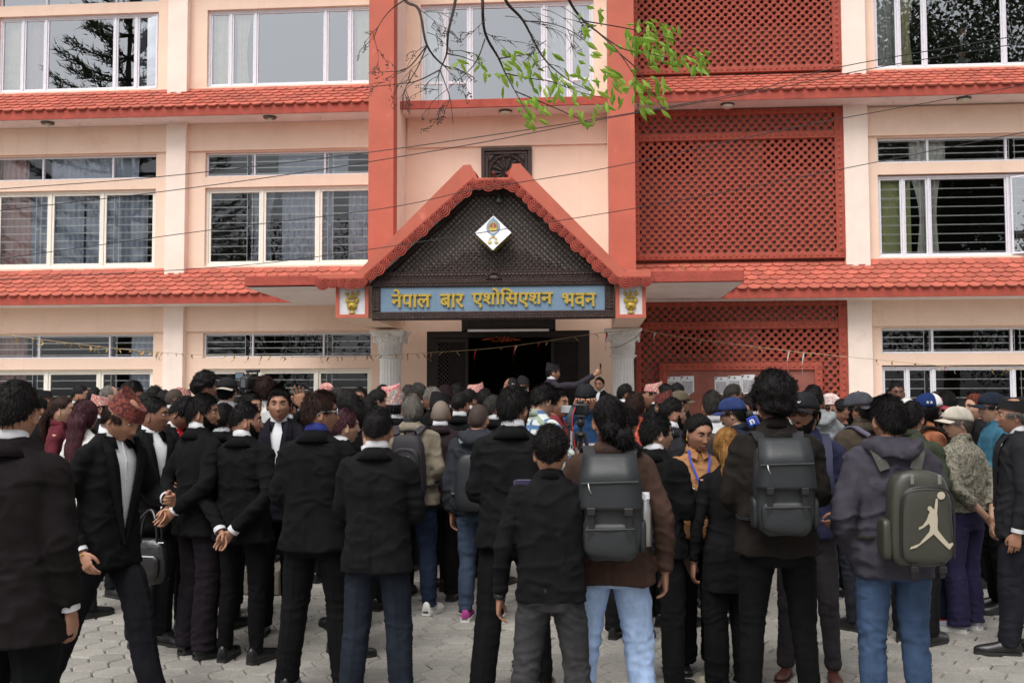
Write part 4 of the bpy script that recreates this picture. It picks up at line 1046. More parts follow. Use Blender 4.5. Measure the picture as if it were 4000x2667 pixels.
# small weeds on the tiled roof
for i, (x, y, lab) in enumerate(((2668, 1058, 'pale weed seedling growing on the roof left of the other weed'), (2757, 1050, 'green weed seedling growing on the portico roof edge'))):
    p = at(x, y, -3.05); t = thing('weed', lab, 'plant', (p[0], p[1], 3.66)); m_ = MB(); m_.tube([(0, 0, 0), (.004, 0, .08)], .003, 5); obj('stem', m_, M['leaf'], t)
    for k in range(6):
        a = k*2.4; z0 = .03+.015*k; m_ = MB(); c, s = math.cos(a), math.sin(a); m_.add([(0,0,z0), (.022*c-.012*s, .022*s+.012*c, z0+.008), (.05*c, .05*s, z0), (.022*c+.012*s, .022*s-.012*c, z0+.008)], [(0,1,2,3)]); obj('leaf', m_, M['leaf'], t)

# ================================================================== THE TREE overhead (trunk behind the camera, twigs hanging into view)
tree = thing('overhanging_tree', 'tree with dark berry twigs and fresh green leaves drooping in at the top centre', 'tree', (4.2, -22.5, 0))
TO = np.array([4.2, -22.5, 0])
tb = MB()
tb.tube(smooth_path([(0,0,-.1),(.05,.1,1.2),(-.1,.4,2.6),(-.4,1.2,4.2),(-.9,3.0,5.8)], 6), [.26-.004*i for i in range(25)], 12)
obj('trunk', tb, M['bark'], tree, smooth=True)
lim = MB()
Yb = -10.0
def W(x, y, Y=Yb): return at(1400+x*.63776, y*.63776, Y)-TO
root = np.array([-.9, 3.0, 5.8])
tops = [W(300, -900), W(760, -1000), W(1250, -900)]
for tp in tops: lim.tube(smooth_path([root, (root+tp)/2+(0, 0, .5), tp], 6), np.linspace(.13, .04, 13), 8)
twl = [ [(300,-900),(240,-200),(285,0),(370,60),(420,280),(520,400),(600,420),(680,470)], [(760,-1000),(640,-300),(595,0),(550,200),(540,330),(500,430),(470,520)],
  [(760,-1000),(755,-200),(760,0),(775,200),(860,360),(900,450),(960,560),(1060,740)], [(760,-1000),(860,-200),(900,0),(1010,130),(1130,350),(1270,480),(1420,560)],
  [(1250,-900),(1240,-200),(1290,0),(1380,130),(1480,210),(1600,330),(1700,480)], [(775,240),(740,340),(690,420),(600,500),(480,600)],
  [(1380,130),(1560,160),(1720,190),(1880,230),(2050,280)], [(1480,210),(1620,300),(1780,330),(1960,370)], [(1600,330),(1700,420),(1800,560),(1860,660)],
  [(1010,130),(1150,140),(1280,180),(1400,260)], [(900,450),(1040,480),(1180,500),(1340,560),(1500,600)], [(960,560),(1200,660),(1380,740),(1450,760)], [(540,330),(640,350),(760,400)],
  [(860,360),(1000,340),(1150,320)], [(285,0),(200,60),(130,150),(90,250)], [(420,280),(360,420),(280,560),(270,690)], [(500,430),(560,600),(580,760)], [(420,280),(300,420),(180,440),(60,450)], [(500,430),(350,500),(200,520),(-160,560)]]
for k, t in enumerate(twl):
    n = len(t); Yk = Yb+rng.uniform(-.5, .5)*0
    P = []
    for i, (x, y) in enumerate(t): P.append(W(x, y, Yb+.25*math.sin(i*1.3+k)*(i > 1)))
    w0 = .013 if k < 5 else .006
    if k < 5: P[0] = W(*t[0])
    Q = smooth_path(P, 5); lim.tube(Q, np.linspace(.020 if k < 5 else w0, .0022, len(Q)), 6)
obj('limbs', lim, M['bark'], tree, smooth=True)
# fine twigs with berries
ft = MB(); bm_ = MB(); r3 = random.Random(12)
def twig(x, y, dx, dy, L_, depth, berries):
    P = []; Y0 = Yb+r3.uniform(-.35, .35); n = 5
    for i in range(n+1):
        P.append((x, y)); x += dx*L_/n; y += dy*L_/n; dy += .10; dx *= .96; dx += r3.uniform(-.2, .2); dy += r3.uniform(-.15, .2)
    Q = np.array([W(a, b, Y0) for a, b in P]); ft.tube(smooth_path(Q, 3), np.linspace(.0032, .0014, (len(Q)-1)*3+1), 4)
    if depth > 0:
        for i in range(1, n+1):
            if r3.random() < .5: twig(P[i][0], P[i][1], dx+r3.uniform(-1, 1), r3.uniform(-.3, .9), L_*.55, depth-1, berries)
    if berries and depth == 0:
        for i in (3, 4, 5):
            for q in range(2):
                p = Q[min(i, n)]+np.array([r3.uniform(-.015, .015), 0, -r3.uniform(.0, .03)]); bm_.ell(p, (.0055,)*3, 6, 4)
for (x, y, dx, dy, L_) in ((130,150,-.5,.8,140),(90,200,.2,1,160),(420,280,-.9,.4,190),(430,330,-.8,.6,200),(300,420,-.9,.2,170),(350,500,-.7,.5,160),(500,430,-.2,1,200),(520,400,.6,.7,160),(560,600,-.3,1,120),(280,560,.3,1,110),
        (370,60,.8,.5,180),(420,200,.9,.3,150),(600,420,.5,.8,140),(775,200,.9,.5,190),(780,120,-.6,.6,150),(1010,130,.6,.9,200),(1010,60,.9,.4,180),(1130,350,.6,.6,150),(1280,180,.4,.9,150),(1130,60,1,.2,200),(1150,250,-.8,.6,170),(1700,480,.2,1,120),(480,600,-.6,.6,140),(900,100,1,.1,220),(1240,40,.9,.5,170),(680,470,-.5,.8,120)):
    twig(x, y, dx, dy, L_, 2, x < 700 or x > 1000 and y < 150)
o = obj('fine_twigs', ft, M['bark'], tree); o['kind'] = 'stuff'
o = obj('berries', bm_, mat('dark_berry', srgb('2a1c1c'), .5), tree); o['kind'] = 'stuff'
def leaf_m(seed):
    r = random.Random(seed); L_ = r.uniform(.10, .145); w = L_*r.uniform(.25, .33); V = [(0,0,0)]; prof = (.45, .85, 1, .8, .42); cv = r.uniform(.008, .02)
    for i, p in enumerate(prof):
        t = (i+1)/6; V += [(-w/2*p, .006, -L_*t-0), (0, -cv*math.sin(math.pi*t), -L_*t), (w/2*p, .006, -L_*t)]
    V.append((0, .01, -L_)); F = [(0,1,2), (0,2,3)]
    for i in range(4): a = 1+3*i; F += [(a, a+3, a+4, a+1), (a+1, a+4, a+5, a+2)]
    F += [(13, 16, 14), (14, 16, 15)]
    return V, F
lms = [mesh_of('leaf', *leaf_m(s), None, [M['leaf']]) for s in range(6)]
clusters = [(580,340,790,430,7),(860,310,1190,460,22),(880,430,1200,560,16),(1200,430,1450,600,22),(940,600,1180,690,16),(990,690,1110,790,9),(1300,640,1470,790,10),(1440,560,1560,690,7),(1330,60,1520,300,14),(1330,330,1440,420,6),
            (1560,170,1800,330,24),(1720,130,1960,290,30),(1760,300,2120,440,50),(1540,420,1720,620,26),(1700,480,1880,690,26),(1450,420,1560,500,8),(760,420,880,500,8),(870,100,980,180,6),(1860,420,1990,490,7)]
cnt = 0
for x0, y0, x1, y1, n in clusters:
    for i in range(n):
        if cnt >= 300: break
        x = r3.uniform(x0, x1); y = r3.uniform(y0, y1)-20; o = link('leaf', lms[cnt % 6], tree, loc=W(x, y, Yb+r3.uniform(-.35, .35))); cnt += 1
        o.rotation_euler = (r3.uniform(-.9, .6), r3.uniform(-1.1, .5)-.25, r3.uniform(-.9, .9)); o.scale = [r3.uniform(.8, 1.12)]*3

# ================================================================== TREES BEHIND THE CAMERA (they show in the window panes)
def back_tree(x, y, hgt, cr, lab, seed, name='broadleaf_tree', lean=0, lo=.35, nl=12000, lf=1.0):
    t = thing(name, lab, 'tree', (x, y, 0)); r = random.Random(seed); g = np.random.default_rng(seed)
    m_ = MB(); m_.tube(smooth_path([(0,0,-.1),(.2,.1,hgt*.3),(.1,-.2,hgt*.6),(.3,0,hgt*.9)], 4), np.linspace(.32, .06, 13), 10)
    tips = []
    for k in range(11):
        a = k*2.4; z = hgt*(lo+.05*k); e_ = np.array([cr*.75*math.cos(a), cr*.75*math.sin(a), z+cr*.35]); m_.tube(smooth_path([(.15, 0, z*.8), e_*(.5, .5, 1)+(0, 0, -.3), e_], 4), np.linspace(.12, .02, 9), 6); tips.append(e_)
    obj('trunk', m_, M['bark'], t, smooth=True)
    cl = np.array([(cr*math.cos(i*2.4)*(.25+.7*g.random()), cr*math.sin(i*2.4)*(.25+.7*g.random()), hgt*(lo+(1-lo)*g.random())) for i in range(70)])
    c = cl[g.integers(0, len(cl), nl)]+g.normal(0, cr*.16, (nl, 3))
    d = g.normal(0, 1, (nl, 3)); d /= np.linalg.norm(d, axis=1)[:, None]; e2 = np.cross(d, g.normal(0, 1, (nl, 3))); e2 /= np.linalg.norm(e2, axis=1)[:, None]; s = lf*g.uniform(.13, .25, (nl, 1))
    V = np.stack([c, c+d*s*.5+e2*s*.3, c+d*s, c+d*s*.5-e2*s*.3], 1).reshape(-1, 3); F = np.arange(nl*4).reshape(-1, 4)
    o = link('crown', mesh_of('crown', V, F, None, [M['leafdark']]), t); o['kind'] = 'stuff'
back_tree(13.5, -20, 17, 5.0, 'tall broadleaf tree behind the camera on the right, mirrored in the right windows', 1, lo=.22, nl=42000)
back_tree(19, -27, 15, 5, 'broadleaf tree behind the camera at the far right', 2, lo=.2, nl=20000)
back_tree(-9, -36, 10.5, 4.5, 'low dark tree behind the camera, second from the left', 3, lo=.2)
back_tree(3, -38, 9, 5, 'low dark tree straight behind the camera', 4, lo=.15)
back_tree(-18, -36, 11, 5, 'low dark tree behind the camera at the far left', 5, lo=.2)
back_tree(10, -38, 11, 5, 'low dark tree behind the camera, right of the middle', 6, lo=.15)
def pine(x, y, hgt, lab):
    t = thing('pine_tree', lab, 'tree', (x, y, 0)); g = np.random.default_rng(9)
    m_ = MB(); m_.tube([(0, 0, -.1), (0, 0, hgt)], [.35, .05], 10); Vs = []; n = 0
    for lv in range(15):
        z = hgt*(.3+.047*lv); L_ = (hgt-z)*.34+1.0
        for k in range(6):
            a = k*math.pi/3+lv*.6+g.uniform(-.2, .2); P = np.array([(L_*s*math.cos(a), L_*s*math.sin(a), z+.35*L_*s*s-.1*L_*s) for s in np.linspace(0, 1, 7)]); m_.tube(P, np.linspace(.07, .015, 7), 5)
            q = 150; s = g.uniform(.25, 1.02, q); c = np.column_stack([L_*s*math.cos(a), L_*s*math.sin(a), z+.35*L_*s*s-.1*L_*s])+g.normal(0, .10, (q, 3)); d = np.column_stack([np.full(q, math.cos(a)), np.full(q, math.sin(a)), g.uniform(.2, 1.2, q)])+g.normal(0, .5, (q, 3)); d /= np.linalg.norm(d, axis=1)[:, None]
            e2 = np.cross(d, g.normal(0, 1, (q, 3))); e2 /= np.linalg.norm(e2, axis=1)[:, None]; w = .035; l = g.uniform(.25, .5, (q, 1))
            Vs.append(np.stack([c-e2*w, c+e2*w, c+d*l], 1).reshape(-1, 3))
    obj('trunk', m_, M['bark'], t); V = np.concatenate(Vs); o = link('crown', mesh_of('crown', V, np.arange(len(V)).reshape(-1, 3), None, [M['leafdark']]), t); o['kind'] = 'stuff'
pine(-21.5, -26, 23, 'tall pine behind the camera on the left, mirrored in the top left window')
# ================================================================== PEOPLE
SKIN = {}
def skin(h, name):
    if name not in SKIN:
        m = mat('skin_'+name, srgb(h), .5, var=.10, vscale=14, bump=.15, bscale=90, spec=.4)
        b = m.node_tree.nodes['Principled BSDF']; b.inputs['Subsurface Weight'].default_value = .12; b.inputs['Subsurface Radius'].default_value = (.02, .008, .004); b.inputs['Subsurface Scale'].default_value = .5
        SKIN[name] = m
    return SKIN[name]
S_ = dict(mid=skin('a27660', 'mid'), tan=skin('8a614e', 'tan'), dark=skin('684639', 'dark'), light=skin('b58d77', 'light'))
def hairmat(name, h, rough=.5):
    m = mat(name, srgb(h), rough, var=.5, vscale=60, bump=.7, bscale=120, spec=.14, stretch=(1, 1, .25)); return m
HAIR = dict(black=hairmat('black_hair', '110f0f', .55), brown=hairmat('dark_brown_hair', '2a1a15'), grey=hairmat('grey_hair', '5f5b56', .6), salt=hairmat('greying_hair', '2c2927', .6),
            red=hairmat('reddish_hair', '5c2a1c'), blond=hairmat('highlighted_hair', '8a6235'), plum=hairmat('plum_tinted_hair', '3b1f26'))
EYEW = mat('eye_white', srgb('d8cfc6'), .3); IRIS = mat('dark_iris', (.01,.006,.005), .15); LIP = mat('lips', srgb('7a4538'), .5); TOOTH = mat('teeth', srgb('e0dad0'), .4)
GLS = mat('dark_sunglass_lens', (.01,.01,.012), .08); FRAMEM = mat('thin_metal_frame', srgb('9a8b70'), .3, metal=.8); BLKF = mat('black_spectacle_frame', (.01,.01,.01), .3)

# ---- head: a spherical grid shaped into a face.  local frame: origin = head centre, y forward, z up, crown at +.118, chin at -.118
def head_surface(D):
    """D unit directions -> surface points"""
    x, y, z = D[:, 0], D[:, 1], D[:, 2]
    P = np.column_stack([x*.076, np.where(y > 0, y*.094, y*.102), np.where(z > 0, z*.118, z*.120)])
    # cranium wider towards the back
    P[:, 0] *= 1+.06*np.clip(-y, 0, 1)*np.clip(z+.4, 0, 1)
    # jaw taper
    zz = P[:, 2]; t = np.clip((-zz-.015)/.10, 0, 1)
    P[:, 0] *= 1-.30*t**1.3*np.clip(y+.6, 0, 1)
    # neck side: flatten under the jaw towards the back
    back = np.clip(-y, 0, 1)*np.clip((-zz-.03)/.09, 0, 1)
    P[:, 1] *= 1-.35*back
    f = np.clip(y, 0, 1)**1.0; fx, fz = P[:, 0], P[:, 2]
    def G(cx, cz, sx, sz): return np.exp(-((fx-cx)/sx)**2-((fz-cz)/sz)**2)
    d = np.zeros(len(D)); front = (y > .15)
    d += .006*G(0, .040, .05, .016)                                     # brow
    for s in (-1, 1):
        d -= .0105*G(s*.031, .012, .017, .013); d += .004*G(s*.042, -.022, .018, .018)
    ridge = np.interp(fz, [-.050, -.040, -.030, -.012, .022, .036], [0, .010, .0225, .013, .004, 0]); wdt = np.interp(fz, [-.045, -.030, .0, .03], [.013, .0135, .008, .007])
    d += ridge*np.exp(-(np.abs(fx)/wdt)**2.4)
    d += .0065*G(0, -.056, .023, .006)+.007*G(0, -.068, .019, .006)-.004*G(0, -.0618, .026, .0026)-.003*G(0, -.079, .02, .006)+.010*G(0, -.098, .022, .016)
    d -= .004*np.exp(-((np.abs(fx)-.05)/.014)**2-((fz+.055)/.03)**2)
    P[:, 1] += np.where(front, d*np.clip((y-.15)*2.2, 0, 1), 0)
    return P
def head_grid(nu, nv):
    # denser rings in the face band
    ph = np.linspace(-math.pi/2, math.pi/2, nv+1)[1:-1]
    a = np.linspace(0, 2*math.pi, nu, endpoint=False); a = a+.38*np.sin(a-math.pi/2)*-1*np.cos(0)  # spacing tweak kept symmetric about the face
    a = np.linspace(-math.pi, math.pi, nu, endpoint=False); az = a*(.62+.38*np.abs(a)/math.pi)      # azimuth from the face (0), denser in front
    D = [(0, 0, -1)]
    for p in ph:
        for q in az: D.append((math.sin(q)*math.cos(p), math.cos(q)*math.cos(p), math.sin(p)))
    D.append((0, 0, 1)); D = np.array(D, float)
    n = nu; k = nv
    F = [(0, 1+(j+1) % n, 1+j)[::-1] for j in range(n)]
    for i in range(k-2):
        A = 1+i*n; B = A+n
        for j in range(n): j2 = (j+1) % n; F.append((A+j, B+j, B+j2, A+j2))
    A = 1+(k-2)*n; t = len(D)-1
    F += [(A+j, t, A+(j+1) % n) for j in range(n)]
    return D, F, az
HG = {}
def get_head(q):
    if q not in HG:
        nu, nv = ((72, 60), (48, 40), (28, 22))[q]; D, F, az = head_grid(nu, nv); HG[q] = (D, F, head_surface(D))
    return HG[q]
def ear_geo(s):
    V = []; F = []; n = 12
    prof = [(0, .0), (.35, .004), (.7, .001), (1.0, .006), (1.05, .0), (.9, -.006)]
    for r, h_ in prof:
        for j in range(n):
            a = 2*math.pi*j/n; V.append((h_+.002, r*.0165*math.cos(a)*(1-.15*math.sin(a)), r*.031*math.sin(a)))
    for i in range(len(prof)-1):
        for j in range(n): j2 = (j+1) % n; F.append((i*n+j, i*n+j2, (i+1)*n+j2, (i+1)*n+j))
    V = np.array(V); Rm = np.array(Matrix.Rotation(R_(-28), 3, 'Z')); V = V @ Rm.T
    V += (.0745, -.012, -.006)
    if s < 0: V[:, 0] *= -1; F = [f[::-1] for f in F]
    return V, F

def limb(pts, r, n=10, k=4):
    P = smooth_path(pts, k); R = np.interp(np.linspace(0, 1, len(P)), np.linspace(0, 1, len(r)), r); return tube(P, R, n)
def rings_xy(secs, n=28, p=2.4):
    """secs: list of (z, half width, half depth, y offset[, x offset])"""
    out = []
    for s in secs:
        z, a, b, oy = s[:4]; ox = s[4] if len(s) > 4 else 0
        R = []
        for j in range(n):
            t = 2*math.pi*j/n; c, q = math.cos(t), math.sin(t)
            R.append((ox+a*abs(c)**(2/p)*np.sign(c), oy+b*abs(q)**(2/p)*np.sign(q), z))
        out.append(R)
    return out

# ---- hands: palm, four fingers, thumb; wrist at origin, fingers along -z, palm faces -x (towards the body) for the right hand, thumb forward (+y)
def hand_proto(curl, spread=.0, thumb=.3, vox=.0042):
    mb = MB()
    mb.loft([[(a*.5*math.cos(t)*th, b*.5*math.sin(t)+oy, z) for t in np.linspace(0, 2*math.pi, 12, endpoint=False)] for z, a, b, oy, th in
             ((.02, .044, .054, 0, 1), (0, .040, .052, 0, 1), (-.03, .036, .068, .002, 1), (-.06, .032, .080, .003, 1), (-.088, .026, .080, .002, 1), (-.096, .018, .07, .002, 1))])
    for i, (y0, L_, r) in enumerate(((.029, .072, .0085), (.010, .080, .0088), (-.010, .074, .0083), (-.028, .058, .0073))):
        p = np.array([0, y0, -.085]); P = [p-(0, 0, -.03), p]; ang = R_(curl*(.45+.12*i)); x = 0
        for f in (.45, .30, .25):
            x += ang; p = p+L_*f*np.array([-math.sin(x), spread*(1.5-i)*.25, -math.cos(x)]); P.append(p)
        mb.tube(smooth_path(P, 3), np.linspace(r, r*.72, (len(P)-1)*3+1), 8)
    P = [(0, .02, -.02), (-.008, .043, -.045), (-.018-thumb*.012, .052, -.075), (-.026-thumb*.03, .047-thumb*.012, -.100)]
    mb.tube(smooth_path(P, 3), np.linspace(.0125, .0085, 10), 8)
    return remesh(mb, vox, 2)

_ts = None
def remesh(mb, vox, smooth=3, factor=.5):
    V, F, _ = mb.data(); me = bpy.data.meshes.new('tmp'); me.from_pydata([tuple(p) for p in V], [], F)
    o = bpy.data.objects.new('tmp', me); TS.collection.objects.link(o)
    m = o.modifiers.new('r', 'REMESH'); m.mode = 'VOXEL'; m.voxel_size = vox; m.adaptivity = 0
    if smooth: s = o.modifiers.new('s', 'SMOOTH'); s.factor = factor; s.iterations = smooth
    with bpy.context.temp_override(scene=TS, view_layer=TS.view_layers[0]):
        dg = bpy.context.evaluated_depsgraph_get(); dg.update()
    ev = o.evaluated_get(dg); m2 = bpy.data.meshes.new_from_object(ev)
    n = len(m2.vertices); A = np.empty(n*3, np.float32); m2.vertices.foreach_get('co', A); A = A.reshape(-1, 3).astype(float)
    nf = len(m2.polygons); L_ = np.empty(len(m2.loops), np.int32); m2.loops.foreach_get('vertex_index', L_)
    T = np.empty(nf, np.int32); m2.polygons.foreach_get('loop_total', T)
    if (T == 4).all(): Fq = L_.reshape(-1, 4)
    else:
        Fq = []; i = 0
        for t in T: Fq.append(tuple(L_[i:i+t])); i += t
    bpy.data.objects.remove(o); bpy.data.meshes.remove(me); bpy.data.meshes.remove(m2)
    return A, Fq
TS = bpy.data.scenes.new('workbench')
HANDS = {'relaxed': hand_proto(38), 'grip': hand_proto(85, thumb=.8), 'open': hand_proto(12, .5, 0), 'far': hand_proto(45, vox=.008)}

def basis(zdir, ydir):
    """columns x,y,z with -z along the limb"""
    z = -np.asarray(zdir, float); z /= np.linalg.norm(z); y = np.asarray(ydir, float); y = y-z*np.dot(y, z); y /= np.linalg.norm(y)+1e-9; x = np.cross(y, z); return np.column_stack([x, y, z])

ARM = {  # elbow, wrist, thumb direction, hand pose   (right side, body frame, height 1.72)
    'down': ((.228, -.02, 1.10), (.236, .03, .85), (0, 1, 0), 'relaxed'),
    'behind': ((.245, -.10, 1.15), (.055, -.205, .985), (0, -.3, 1), 'relaxed'),
    'behind_low': ((.245, -.11, 1.13), (.05, -.20, .90), (0, -.3, 1), 'relaxed'),
    'cross': ((.218, .05, 1.12), (-.06, .20, 1.19), (0, 0, 1), 'relaxed'),
    'front': ((.222, -.02, 1.12), (.05, .22, 1.10), (0, 0, 1), 'relaxed'),
    'hold': ((.220, .0, 1.12), (.13, .25, 1.22), (-.3, 0, 1), 'grip'),
    'pocket': ((.265, -.09, 1.13), (.215, .05, .93), (0, 1, 0), 'relaxed'),
    'phone_ear': ((.27, .14, 1.20), (.135, .13, 1.46), (-1, .2, 0), 'grip'),
    'cam': ((.22, .18, 1.20), (.09, .24, 1.50), (-1, 0, .3), 'grip'),
    'hip': ((.30, -.08, 1.16), (.20, .02, 1.02), (0, 1, 0), 'relaxed'),
}
def arm_of(pose, side, sh=(.170, -.005, 1.398)):
    if isinstance(pose, str): e, w, th, hp = ARM[pose]
    else: e, w, th, hp = pose
    S = np.array(sh)*(side, 1, 1); E = np.array(e)*(side, 1, 1); Wr = np.array(w)*(side, 1, 1); T = np.array(th)*(side, 1, 1)
    if isinstance(pose, tuple) and len(pose) == 4 and False: pass
    return S, E, Wr, T, hp

CACHE = {}
def wrinkle(V, amp, seed, f=(9, 9, 16), low=.35):
    """cloth folds: displacement along approximate normals (radial from local axis is enough here)"""
    W_ = V+.06*np.column_stack([vnoise(V*5+seed), vnoise(V*5+seed+7), vnoise(V*5+seed+13)]); n = fbm(W_*np.array(f)+seed*3.1, 2); m = fbm(V*np.array(f)*low+seed, 1)
    r = (1-np.abs(n))**3; return amp*(r*1.8-.7+.8*m)
def normals(V, F):
    N = np.zeros_like(V)
    F = np.asarray(F) if isinstance(F, np.ndarray) else None
    if F is None: return N
    a = V[F[:, 1]]-V[F[:, 3]]; b = V[F[:, 2]]-V[F[:, 0]]; fn = np.cross(b, a)
    for k in range(4): np.add.at(N, F[:, k], -fn)
    return N/(np.linalg.norm(N, axis=1)[:, None]+1e-12)

def sleeve_parts(mb, arms, r0=.072, r1=.052, cuff=.046, end=1.0, puff=0):
    for S, E, Wr in arms:
        P = [S*(.72, 1, 1)+(0, 0, .002), S+(0, 0, -.012), S*.55+E*.45, E, E*.45+Wr*.55, E*(1-end)+Wr*end]
        V, F = limb(P, [r0*.85, r0, (r0+r1)/2+.004, r1+.004, (r1+cuff)/2+puff, cuff], 12, 4); mb.add(V, F)

def make_top(style, arms, q, seed, girth=1.0, hem=.80, lean=0, sex='m', open_front=False, hood=False):
    """torso garment, voxel united with its sleeves"""
    g = girth; mb = MB()
    if style in ('suit', 'coat'):
        fl = .012 if style == 'suit' else .02
        secs = [(hem, .205*g+fl, .150*g, .0), (hem+.08, .198*g+fl*.6, .146*g, 0), (.95, .192*g, .140*g, 0), (1.04, .180*g, .130*g, -.002), (1.12, .170*g, .126*g, -.004), (1.22, .178*g, .130*g, -.004),
                (1.30, .186*g, .130*g, -.006), (1.37, .188*g, .120*g, -.008), (1.42, .178*g, .098, -.012), (1.452, .145, .082, -.016), (1.484, .096, .070, -.018), (1.52, .066, .060, -.018)]
    elif style == 'shirt':
        secs = [(hem, .192*g, .138*g, 0), (.95, .186*g, .136*g, .004), (1.08, .180*g, .134*g, .004), (1.20, .186*g, .128*g, 0), (1.31, .182*g, .124*g, -.004), (1.375, .178*g, .112*g, -.008), (1.42, .158, .092, -.012), (1.455, .115, .076, -.016), (1.49, .085, .062, -.018), (1.52, .064, .056, -.018)]
    elif style == 'hoodie':
        secs = [(hem, .190*g, .140*g, 0), (hem+.06, .198*g, .148*g, 0), (hem+.085, .215*g, .160*g, 0), (1.08, .205*g, .150*g, 0), (1.25, .200*g, .145*g, -.004), (1.36, .195*g, .130*g, -.01), (1.42, .168, .108, -.014), (1.46, .125, .092, -.018), (1.50, .10, .080, -.02), (1.53, .08, .072, -.02)]
    elif style == 'female':
        secs = [(hem, .178*g, .135*g, -.004), (.93, .180*g, .134*g, -.006), (1.03, .150*g, .108*g, 0), (1.12, .142*g, .105*g, .004), (1.22, .150*g, .128*g, .012), (1.30, .156*g, .125*g, .008), (1.365, .154*g, .100*g, -.006), (1.41, .135, .080, -.012), (1.455, .10, .064, -.016), (1.485, .066, .054, -.016), (1.51, .054, .050, -.016)]
    mb.loft(rings_xy(secs, 30, 2.5))
    k = .88 if style == 'female' else 1
    rr = dict(suit=(.064, .052, .046), coat=(.070, .058, .051), shirt=(.060, .049, .042), hoodie=(.076, .066, .048), female=(.054, .045, .037))[style]
    sleeve_parts(mb, [(a[0]*(k, 1, 1), a[1], a[2]) for a in arms['arms']], *rr, end=arms.get('end', .97), puff=.01 if style == 'hoodie' else 0)
    if hood:
        for i in range(2):
            V, F = tube(smooth_path([(-.085, .06, 1.49-.01*i), (-.125, -.03, 1.485), (-.10, -.11-.01*i, 1.475), (0, -.145-.012*i, 1.455-.02*i), (.10, -.11-.01*i, 1.475), (.125, -.03, 1.485), (.085, .06, 1.49-.01*i)], 4), [.026]*6+[.034]*13+[.026]*6, 10); mb.add(V, F)
        mb.ell((0, -.115, 1.43), (.105, .05, .075), 14, 8)
    vox = (.0105, .014, .024)[q]; V, F = remesh(mb, vox, (5, 4, 2)[q])
    if q < 2:
        N = normals(V, F); amp = dict(suit=.0062, coat=.0062, shirt=.0068, hoodie=.009, female=.0055)[style]
        V = V+N*wrinkle(V, amp, seed, (7, 7, 13))[:, None]
        # tension folds towards the waist on the back, vent line
        if style in ('suit', 'coat'):
            b = np.exp(-(V[:, 0]/.010)**2)*np.clip((hem+.26-V[:, 2])*9, 0, 1)*(V[:, 1] < -.05); V[:, 1] += b*.010
            cs = np.exp(-(V[:, 0]/.006)**2)*(V[:, 1] < -.05)*(V[:, 2] > hem+.2); V[:, 1] += cs*.003
    return V, F

def make_legs(style, feet, q, seed, girth=1.0, flare=0.0, short=0, knee=None, waist=1.02, crotch=.80):
    mb = MB(); g = girth
    w = dict(suit=(.098, .080, .068, .064), jeans=(.096, .076, .062, .058), slim=(.088, .066, .050, .044), wide=(.100, .086, .082, .088), female=(.084, .066, .056, .058))[style]
    if style == 'female': g *= .86
    mb.loft(rings_xy([(crotch-.01, .150*g, .105*g, 0), (crotch+.04, .165*g, .118*g, -.006), (.92, .166*g, .120*g, -.006), (waist-.04, .150*g, .105*g, 0), (waist, .145*g, .10*g, 0)], 26, 2.4))
    for s, f in zip((-1, 1), feet):
        H = np.array([s*.092*g, 0, .90]); f = np.array(f, float); A = np.array([f[0], f[1]-.01, f[2]+.06+short]); K = (H+A)/2+(s*.0, .025 if knee is None else knee[0 if s < 0 else 1], .03)
        P = [H+(0, 0, .03), H+(s*.002, 0, -.10), (H+K)/2+(0, .006, -.01), K, (K+A)/2+(0, -.012, 0), A+(0, 0, .04), A]
        V, F = limb(P, [w[0]*g*.82, w[0]*g*.95, (w[0]*.55+w[1]*.45)*g, w[1], (w[1]+w[2])/2, w[2], w[3]+flare], 14, 4); mb.add(V, F)
    vox = (.0105, .014, .024)[q]; V, F = remesh(mb, vox, (4, 3, 2)[q])
    if q < 2:
        N = normals(V, F); amp = dict(suit=.0042, jeans=.0062, slim=.0045, wide=.0050, female=.004)[style]
        zf = np.clip((.30-V[:, 2])/.22, 0, 1)+.8*np.exp(-((V[:, 2]-.48)/.10)**2)+.6*np.exp(-((V[:, 2]-.80)/.08)**2)+.35
        V = V+N*(wrinkle(V, amp, seed+9, (7, 7, 19))*zf)[:, None]
        if style == 'suit':   # pressed crease
            for s, f in zip((-1, 1), feet):
                t = np.clip((.9-V[:, 2])/.84, 0, 1); cx = s*.092*g*(1-t)+f[0]*t; b = np.exp(-((V[:, 0]-cx)/.010)**2)*(V[:, 2] < .78)*(np.sign(V[:, 0]) == s); V[:, 1] += b*.006*np.where(V[:, 1] < (f[1]*t), -1, 1)
    return V, F

